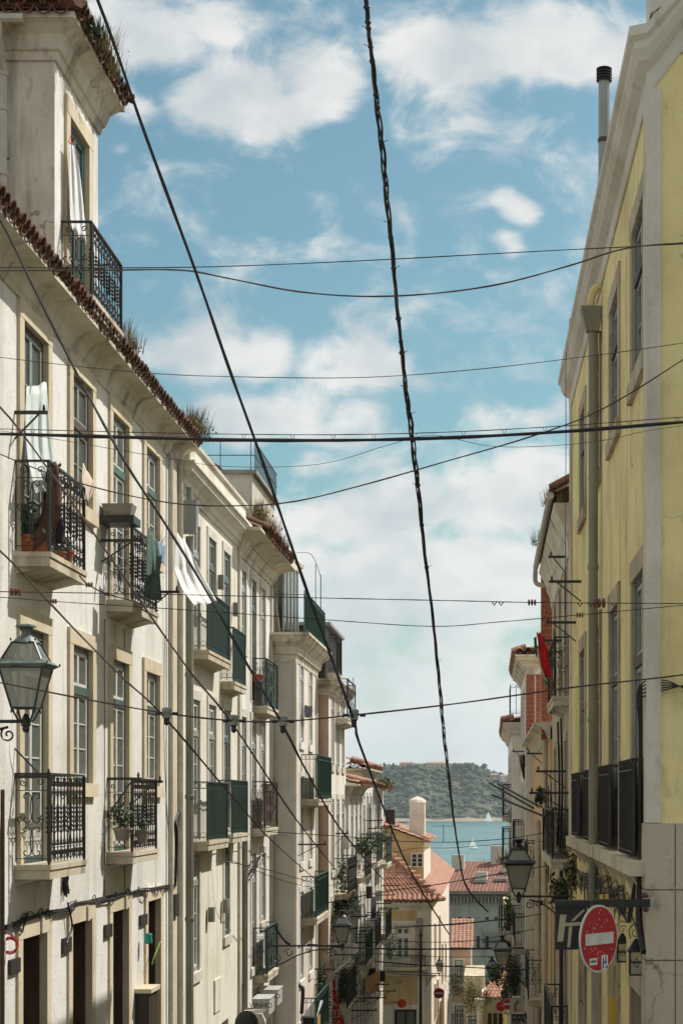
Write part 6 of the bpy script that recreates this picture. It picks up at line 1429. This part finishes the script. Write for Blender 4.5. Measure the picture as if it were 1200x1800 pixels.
# folded parasol cloth on the near balcony
def cone_cloth(name, label, pts, radii, m, cat='parasol'):
    b = MB().use(m); P_ = smooth(pts, 4); n = 14; k = len(P_); vs = []
    for i, p in enumerate(P_):
        t = i/(k-1)*(len(radii)-1); a = int(min(t, len(radii)-2)); r = radii[a]+(radii[a+1]-radii[a])*(t-a)
        for j in range(n): an = 2*PI*j/n; q = r*(1+.22*math.cos(an*5+i*.2)); vs.append(p+Vector((q*math.cos(an), q*.7*math.sin(an), 0)))
    b.add(vs, [(i*n+j, i*n+(j+1) % n, (i+1)*n+(j+1) % n, (i+1)*n+j) for i in range(k-1) for j in range(n)]+[tuple(range(n)), tuple(range(k*n-1, (k-1)*n-1, -1))]); b.smooth = True
    return single(name, b, label, cat, pts[0])
cone_cloth('folded_parasol', 'closed brown and striped parasol leaning in the near top balcony', px([(97, 815, 20.2), (97, 850, 20.2), (93, 890, 20.2), (84, 920, 20.2), (68, 945, 20.2), (56, 965, 20.2)]), [.02, .05, .09, .11, .13, .06], 'brown_cloth')
cone_cloth('black_parasol', 'closed black parasol hanging beside the brown one on the balcony', px([(90, 812, 20.35), (89, 850, 20.35), (91, 890, 20.35), (94, 925, 20.35), (94, 955, 20.35)]), [.03, .05, .08, .12, .10], 'black_cloth')
# flag over the right balcony
sheet('flag', 'red, white and green flag draped from a bar over the right balcony', px([(942, 1112, 29.2), (945, 1135, 29.2), (948, 1165, 29.2), (957, 1192, 29.2)]), px([(949, 1112, 29.4), (962, 1142, 29.4), (968, 1170, 29.4), (968, 1192, 29.4)]), 'red_cloth', 2, .04, cat='flag')
f_ = bpy.data.objects['flag']
def strip(label, p0, p1, m, nm):
    o = sheet(nm, label, p0, p1, m, 2, .03, n=10, k=6, cat='x'); del o['category']; del o['label']; w = o.matrix_basis.copy(); o.parent = f_; o.matrix_basis = f_.matrix_basis.inverted() @ w
strip('', px([(937, 1122, 29.15), (938, 1135, 29.15), (941, 1152, 29.15)]), px([(942, 1118, 29.2), (944, 1140, 29.2), (944, 1158, 29.2)]), 'flag_green', 'green_stripe')
strip('', px([(943, 1140, 29.16), (946, 1166, 29.16), (955, 1196, 29.16)]), px([(945, 1140, 29.22), (949, 1168, 29.22), (962, 1198, 29.22)]), 'white_cloth', 'white_stripe')
strip('', px([(955, 1197, 29.15), (960, 1205, 29.15)]), px([(966, 1188, 29.3), (964, 1203, 29.3)]), 'flag_green', 'green_corner')
# red banner
r = root('red_banner', tuple(W(585, 1716, 50)), 'long red football style scarf banner with pale lettering hanging from a balcony pole', 'banner'); k = 50/F
b = MB().use('red_cloth'); n = 16; vs = []
for i in range(n+1):
    t = i/n; hw = (3+13*t**2.2)*k; cx = (1+6*t**1.5)*k
    for j in range(9): s = j/8*2-1; vs.append((cx+hw*s, .03*math.sin(s*7+t*4), -t*88*k))
b.add(vs, [(i*9+j, i*9+j+1, (i+1)*9+j+1, (i+1)*9+j) for i in range(n) for j in range(8)]); N_ = len(vs); b.add([(x, y+.01, z) for x, y, z in vs], [(i*9+j, i*9+j+1, (i+1)*9+j+1, (i+1)*9+j) for i in range(n) for j in range(8)]); local('cloth', b, r)
for i, (z, s, tx) in enumerate(((-22, .10, 'N'), (-36, .11, 'I'), (-50, .16, 'A'), (-70, .17, 'NA'), (-81, .12, 'GA'))): local('lettering', text_mesh(tx, s*1.3, 'sign_beige'), r, ((1+6*(-z/88)**1.5)*k, -.045, z*k))
local('pole', MB().use('white_paint').tube([(-3*k, 0, 0), (10*k, 1.2, 11*k), (20*k, 2.4, 16*k)], .03, 6), r)
sheet('rust_blanket', 'rust coloured blanket draped over a balcony in the far left row', px([(641, 1720, 60), (641, 1735, 60), (642, 1748, 60)]), px([(668, 1704, 68), (668, 1725, 68), (666, 1742, 68)]), 'rust_cloth', 2, .06)
sheet('green_cloth', 'bright green cloth hanging left of the red banner', px([(566, 1692, 48.5), (562, 1730, 48.5), (565, 1765, 48.5)]), px([(579, 1690, 50), (581, 1730, 50), (579, 1765, 50)]), 'green_net', 3, .06)
sheet('white_washing', 'pinkish white washing bunched on a line right of the hanging lamp', px([(619, 1656, 52), (614, 1670, 52), (614, 1676, 52)]), px([(628, 1660, 53), (630, 1672, 53), (628, 1680, 53)]), 'white_cloth', 3, .06)
for i, (x0, y0, x1, y1, Y, m, lab) in enumerate(((652, 1575, 660, 1615, 62, 'black_cloth', 'dark cloth on a far left balcony under the roof weeds'), (580, 1240, 588, 1268, 51, 'rust_cloth', 'orange cloth over the upper far left balcony'), (590, 1245, 598, 1266, 52, 'beige_cloth', 'tan cloth next to the orange cloth on the upper balcony'), (662, 1390, 668, 1455, 66.5, 'black_cloth', 'long black net hanging from the far roof corner'), (535, 1240, 549, 1262, 44.5, 'black_cloth', 'black sheet behind the green balcony screen of the pale building'))):
    sheet('hanging_cloth', lab, px([(x0, y0, Y), (x0-1, (y0+y1)/2, Y), (x0, y1, Y)]), px([(x1, y0+1, Y+.8), (x1+1, (y0+y1)/2, Y+.8), (x1-1, y1-2, Y+.8)]), m, 2, .05)
sheet('grey_shirt', 'grey washing hanging at the peach wall on the right', px([(910, 1327, 54), (914, 1350, 54), (918, 1368, 54)]), px([(916, 1326, 55), (926, 1350, 55), (931, 1382, 55)]), 'sign_grey', 2, .05)
sheet('dark_shirt', 'dark garment hanging beside the grey washing on the right', px([(917, 1326, 53.5), (920, 1345, 53.5), (926, 1356, 53.5)]), px([(924, 1327, 54), (930, 1345, 54), (930, 1358, 54)]), 'black_cloth', 2, .05)
# flower box on the second balcony
r = root('flower_box', tuple(W(210, 908, 24.4)), 'grey stone planter on a shelf above the second top balcony', 'planter'); k = 24.4/F
local('box', MB().use('planter').add([(-22*k, -.12, 0), (22*k, -.12, 0), (22*k, .12, 0), (-22*k, .12, 0), (-27*k, -.16, 20*k), (27*k, -.16, 20*k), (27*k, .16, 20*k), (-27*k, .16, 20*k)], [(0, 1, 5, 4), (1, 2, 6, 5), (2, 3, 7, 6), (3, 0, 4, 7), (0, 3, 2, 1), (4, 5, 6, 7)]), r); local('shelf', MB().use('black_paint').box(-30*k, 30*k, -.18, .3, -14*k, -.005), r)
# ---- pots and plants of the near balconies
plant('balcony_plant', tuple(W(44, 970, 20.15)), 'bushy blue green plants in pots at the left of the near top balcony', (.14, .12, .2), 260, .07, 'leaf_blue', 'leaf', pot='pot', grass=50, gh=.45, gm='leaf_blue')
plant('balcony_plant', tuple(W(66, 976, 20.3)), 'broad terracotta pot with dark leaves under the parasols', (.14, .12, .1), 120, .06, 'leaf_dark', 'leaf_blue', pot='pot', pr=.15, ph=.16)
plant('balcony_plant', tuple(W(97, 829, 20.4)), 'tuft of bright green leaves on top of the near balcony rail', (.06, .06, .03), 60, .06, 'leaf', grass=60, gh=.12, gm='leaf')
plant('balcony_plant', tuple(W(118, 990, 21.0)), 'small terracotta pot at the right end of the near top balcony', (.08, .08, .08), 60, .05, 'leaf', pot='pot', pr=.08, ph=.14)
plant('balcony_plant', tuple(W(100, 986, 20.6)), 'low terracotta trough with seedlings on the near top balcony', (.1, .1, .05), 50, .05, 'leaf', pot='pot', pr=.1, ph=.1)
plant('balcony_plant', tuple(W(216, 1478, 24.6)), 'dark leaved shrub with pale pot on the second lower balcony', (.14, .12, .18), 220, .055, 'leaf_dark', 'leaf', pot='planter', pr=.12, ph=.17)
plant('balcony_plant', tuple(W(250, 1482, 25.2)), 'dark plant in a small pot in front of the second lower balcony rails', (.09, .09, .1), 120, .05, 'leaf_dark', pot='planter', pr=.09)
plant('balcony_plant', tuple(W(272, 1000, 25.6)), 'spiky pale plant behind the towels on the second top balcony', (.1, .1, .1), 60, .06, 'leaf_blue', grass=60, gh=.35, gm='leaf_blue', pot='pot')
plant('balcony_plant', tuple(W(447, 1199, 39.8)), 'small terracotta pot on the third building\'s upper balcony', (.05, .05, .05), 20, .05, 'leaf', pot='pot', pr=.2, ph=.16)
# weeds in roofs
for (x, y, Y, lab, h, n, gm, nl) in ((335, 762, 30.6, 'yellow green weeds at the far end of the white building\'s eaves', .5, 220, 'dry_grass', 90), (343, 770, 30.8, 'fresh green tuft on the parapet corner of the cream building', .5, 160, 'leaf', 120),
        (214, 598, 24.6, 'dry grasses in the tiles below the attic balcony', .32, 90, 'dry_grass', 0), (232, 618, 25.9, 'reddish weeds in the eaves tiles left of the clouds', .35, 90, 'dry_leaf', 30), (182, 92, 22.6, 'tall weeds growing on the attic roof edge', .4, 120, 'dry_grass', 20), (168, 62, 22.0, 'dark scrub on the attic roof just behind the corner tiles', .3, 90, 'leaf_dark', 30), (196, 128, 23.2, 'thin straw coloured grass on the attic roof edge', .35, 80, 'dry_grass', 0),
        (452, 914, 38.6, 'thick dry weeds on the third building\'s roof by the grey hut', .5, 260, 'dry_grass', 120), (474, 940, 40.2, 'straw weeds along the third building\'s eaves', .45, 220, 'dry_grass', 60), (492, 962, 41.8, 'brown weeds at the far end of the third building\'s eaves', .35, 160, 'dry_leaf', 60),
        (984, 884, 29.4, 'bunch of dry grass on top of the grey eaved house', .42, 160, 'dry_grass', 60), (968, 890, 30.5, 'thin grasses at the near end of the grey eaved house\'s roof', .3, 90, 'dry_grass', 20), (951, 958, 36.0, 'green sprigs sprouting over the gutter of the grey eaved house', .4, 90, 'leaf', 60),
        (675, 1385, 69, 'dry weeds spilling over the far rusty roof edge', .6, 160, 'dry_leaf', 140), (893, 1520, 60, 'brown weeds on a ledge left of the right street lamp', .7, 140, 'dry_leaf', 90), (640, 1498, 57.5, 'leafy green plants on the rooftop balcony of the far left row', .9, 160, 'leaf', 300),
        (672, 1480, 71.0, 'dry bush hanging under the rusty roof of the far left row', .8, 120, 'dry_grass', 160)):
    plant('roof_weeds', tuple(W(x, y, Y)), lab, (h*.5, h*.7, h*.25), nl, .06*max(1, Y/30), gm if gm.startswith('leaf') else 'dry_leaf', 'leaf', grass=n, gh=h, gm=gm, cat='weeds', stems=3, gs=h*.6)
# far balconies' plants
for (x, y, Y, rx, rz_, m1, m2, lab, n, fl_) in (
        (590, 1588, 51, .8, .42, 'leaf_dark', 'leaf', 'thick hanging greenery covering the planted balcony in the left row', 900, None), (606, 1566, 53, .5, .35, 'leaf', 'leaf_dark', 'yellow green shrub behind the planted balcony', 600, None), (600, 1532, 51.5, .25, .35, 'leaf', 'leaf', 'bright green cactus like plant above the planted balcony', 160, None),
        (578, 1618, 49.5, .35, .5, 'dry_leaf', 'leaf_dark', 'dry creeper trailing below the planted balcony', 260, None), (606, 1735, 52, .6, .45, 'leaf_dark', 'leaf_dark', 'dark plants behind the railing right of the red banner', 600, None), (566, 1750, 48.6, .3, .7, 'leaf_dark', 'leaf', 'dark climbing greenery left of the red banner', 400, None), (612, 1712, 53, .3, .15, 'leaf_dark', 'leaf', 'purple flowering pot plants on the rail above the red banner', 160, 'flower_pink'),
        (683, 1655, 73, .45, .4, 'leaf', 'leaf_dark', 'flowering plants on the last balcony of the left row', 360, 'flower_pink'), (686, 1675, 73.5, .3, .3, 'leaf_dark', 'leaf', 'shaded pot plants under the flowering ones at the left row\'s end', 220, 'flower'), (872, 1712, 58, .3, .3, 'leaf', 'leaf_dark', 'yellow flowering bush between the two small lamps', 260, 'yellow_pipe'),
        (893, 1640, 66, .32, 1.5, 'leaf_dark', 'leaf_dark', 'dark ivy covering the right wall behind the street lamp', 900, None), (902, 1712, 62, .4, .8, 'leaf_dark', 'leaf', 'dense dark greenery above the grey emblem sign', 800, None), (888, 1745, 68, .3, .7, 'leaf_dark', 'leaf', 'dark shrub left of the grey emblem sign', 400, None), (932, 1735, 54, .3, 1.0, 'leaf_dark', 'leaf_dark', 'black green creeper on the right wall beside the peach strip', 600, None),
        (893, 1600, 60, .25, .6, 'leaf', 'dry_leaf', 'yellow green climber on the far right house under the lamp', 300, None), (828, 1750, 95, .9, 1.0, 'leaf', 'dry_leaf', 'sunlit olive shrubs above the low overgrown wall', 700, None), (800, 1730, 96, .7, .7, 'leaf_dark', 'leaf', 'dark plants on the pink house balcony', 400, None), (855, 1752, 96, .5, .4, 'leaf', 'leaf_dark', 'green plants at the cottage roof edge', 200, None),
        (903, 1432, 63.5, .3, .3, 'leaf', 'leaf_dark', 'plants with red flowers over the green balcony by the river', 160, 'flower'), (985, 1565, 29.5, .25, .25, 'leaf_dark', 'dry_leaf', 'tangle of dark stalks under the right lower balcony', 260, None), (1008, 1530, 27.5, .15, .35, 'dry_leaf', 'leaf_dark', 'dead creeper stalks at the yellow building\'s far end', 200, None), (948, 1400, 34, .12, .15, 'leaf_dark', 'leaf', 'small pot plant on the scrolled right balcony', 80, None)):
    plant('climbing_plant' if 'ivy' in lab or 'creeper' in lab or 'climb' in lab or 'hanging' in lab else 'balcony_plant', tuple(W(x, y, Y)-Vector((0, 0, rz_*.9))), lab, (rx*.6, rx*1.3, rz_), n, .10, m1, m2, flower=fl_, stems=5)
# ---- small things on the near wall
b = MB().use('red_plastic')
for q in range(3): b.tube([W(18+13*math.cos(a), 1660+13*math.sin(a)+q*2, 19.55) for a in [2*PI*j/20+q for j in range(20)]], .006, 5, closed=True)
b.tube(smooth(px([(0, 1632, 19.5), (12, 1640, 19.5), (30, 1650, 19.6), (33, 1664, 19.6)]), 5), .006, 5); single('red_cable_coil', b, 'coiled red cable hanging on the wall at the bottom left', 'cable', W(18, 1660, 19.55))
b = MB().use('lime_plastic'); b.tube(smooth(px([(282, 1655, 27.6), (277, 1668, 27.5), (271, 1683, 27.4), (268, 1695, 27.4)]), 5), .014, 6); single('green_hose', b, 'short bright green hose hanging in the fourth doorway', 'hose', W(277, 1668, 27.5))
b = MB().use('teal_plastic'); b.lathe(W(261, 1659, 27.0), [(.05, 0), (.06, .02), (.055, .12), (.06, .125), (.05, .15)], 10); single('teal_bucket', b, 'small teal plastic container at the left edge of the fourth doorway', 'container', W(261, 1659, 27.0))

# ================================================================ the passer-by, seen from the hair up
def person(at, label, h=1.78):
    r = root('person', at, label, 'person')
    J = {'pel': (0, 0, .94), 'sp': (0, .0, 1.15), 'ch': (0, .01, 1.34), 'nk': (0, .02, 1.49), 'hd0': (0, .01, 1.58), 'hd1': (0, .0, 1.70),
         'hl': (-.1, 0, .90), 'kl': (-.11, -.12, .50), 'al': (-.11, .02, .10), 'tl': (-.11, -.14, .03), 'hr': (.1, 0, .90), 'kr': (.11, .06, .50), 'ar': (.11, .22, .13), 'tr': (.11, .10, .03),
         'sl': (-.19, .01, 1.42), 'el': (-.25, .06, 1.13), 'wl': (-.25, -.05, .88), 'sr': (.19, .01, 1.42), 'er': (.25, -.02, 1.13), 'wr': (.26, -.16, .90)}
    E = [('pel', 'sp'), ('sp', 'ch'), ('ch', 'nk'), ('nk', 'hd0'), ('hd0', 'hd1'), ('pel', 'hl'), ('hl', 'kl'), ('kl', 'al'), ('al', 'tl'), ('pel', 'hr'), ('hr', 'kr'), ('kr', 'ar'), ('ar', 'tr'), ('ch', 'sl'), ('sl', 'el'), ('el', 'wl'), ('ch', 'sr'), ('sr', 'er'), ('er', 'wr')]
    Rr = dict(pel=(.14, .10), sp=(.13, .09), ch=(.15, .10), nk=(.055, .055), hd0=(.07, .08), hd1=(.075, .09), hl=(.085,)*2, kl=(.055,)*2, al=(.04,)*2, tl=(.035, .03), hr=(.085,)*2, kr=(.055,)*2, ar=(.04,)*2, tr=(.035, .03), sl=(.055,)*2, el=(.04,)*2, wl=(.026,)*2, sr=(.055,)*2, er=(.04,)*2, wr=(.026,)*2)
    for s, w in (('l', 'wl'), ('r', 'wr')):
        wx, wy, wz = J[w]; sg = -1 if s == 'l' else 1
        J['p'+s] = (wx, wy-.02, wz-.07); Rr['p'+s] = (.03, .018); E.append((w, 'p'+s))
        for f in range(4):
            n1, n2 = f'f{s}{f}', f'g{s}{f}'; L = (.06, .07, .065, .05)[f]; yy = wy-.02+(f-1.5)*.021
            J[n1] = (wx, yy, wz-.10-L*.5); J[n2] = (wx-sg*.02, yy, wz-.10-L); Rr[n1] = Rr[n2] = (.009, .009); E += [('p'+s, n1), (n1, n2)]
        J['t'+s] = (wx-sg*.01, wy-.065, wz-.09); Rr['t'+s] = (.01, .01); E.append(('p'+s, 't'+s))
    names = list(J); me = bpy.data.meshes.new('body'); me.from_pydata([J[n] for n in names], [(names.index(a), names.index(c)) for a, c in E], [])
    o = bpy.data.objects.new('body', me); COL.objects.link(o); o.parent = r
    sk = o.modifiers.new('skin', 'SKIN'); sk.use_smooth_shade = True
    for i, n in enumerate(names): me.skin_vertices[0].data[i].radius = Rr[n]; me.skin_vertices[0].data[i].use_root = (n == 'pel')
    o.modifiers.new('sub', 'SUBSURF').levels = 2; o.modifiers['sub'].render_levels = 2
    bpy.context.view_layer.update(); m2 = bpy.data.meshes.new_from_object(o.evaluated_get(bpy.context.evaluated_depsgraph_get())); o.modifiers.clear(); o.data = m2
    m2.materials.clear(); [m2.materials.append(M[q]) for q in ('skin', 'shirt', 'trousers')]
    for p in m2.polygons:
        c = p.center; hand = abs(c.x) > .2 and c.z < .93
        p.material_index = 0 if (c.z > 1.50 or (abs(c.x) > .2 and c.z < 1.2)) else (1 if c.z > .93 else 2)
    b = MB().use('skin'); b.lathe((0, 0, 1.5), [(.05, .0), (.062, .05), (.078, .1), (.083, .16), (.07, .23), (.03, .27)], 16); b.box(-.012, .012, -.10, -.07, 1.60, 1.645); b.smooth = True; local('face', b, r)
    b = MB().use('hair')
    vs = []; n = 22
    for i in range(10):
        ph = PI*.60*i/9
        for j in range(n): th = 2*PI*j/n; q = 1+.03*math.sin(j*2.3+i*3.1); rr = (.105*math.sin(ph))*q; vs.append((rr*math.cos(th), .012+rr*1.1*math.sin(th), 1.665+.115*math.cos(ph)*q))
    b.add(vs, [(i*n+j, i*n+(j+1) % n, (i+1)*n+(j+1) % n, (i+1)*n+j) for i in range(9) for j in range(n)]+[tuple((9)*n+j for j in range(n))]); b.smooth = True; local('hair', b, r)
    for s in (-1, 1): local('ear', MB().use('skin').lathe((s*.088, .0, 1.60), [(.004, 0), (.014, .02), (.012, .05), (.003, .06)], 8), r)
    for s in (-1, 1): local('shoe', MB().use('black_paint').box(s*.11-.045, s*.11+.045, -.2+(.24 if s > 0 else 0), .06+(.24 if s > 0 else 0), 0, .06), r)
    return r
pz = W(433, 1777, 17.0); person((pz.x, 17.0, pz.z-1.78), 'dark haired passer-by, only the top of the head in view at the bottom edge')

# ================================================================ the air over the river
hz = MB(); hz.mats = []; hz.v = []
m = bpy.data.materials.new('haze'); m.use_nodes = True; nt = m.node_tree; nt.nodes.clear(); o_ = nt.nodes.new('ShaderNodeOutputMaterial'); pv = nt.nodes.new('ShaderNodeVolumePrincipled')
pv.inputs['Color'].default_value = (.82, .93, 1, 1); pv.inputs['Density'].default_value = .00007; pv.inputs['Anisotropy'].default_value = .3; nt.links.new(pv.outputs[0], o_.inputs['Volume']); M['haze'] = m
hz.use('haze').box(-3700, 3700, -90, 3400, -33, 75); ho = struct('haze', hz, 'stuff')
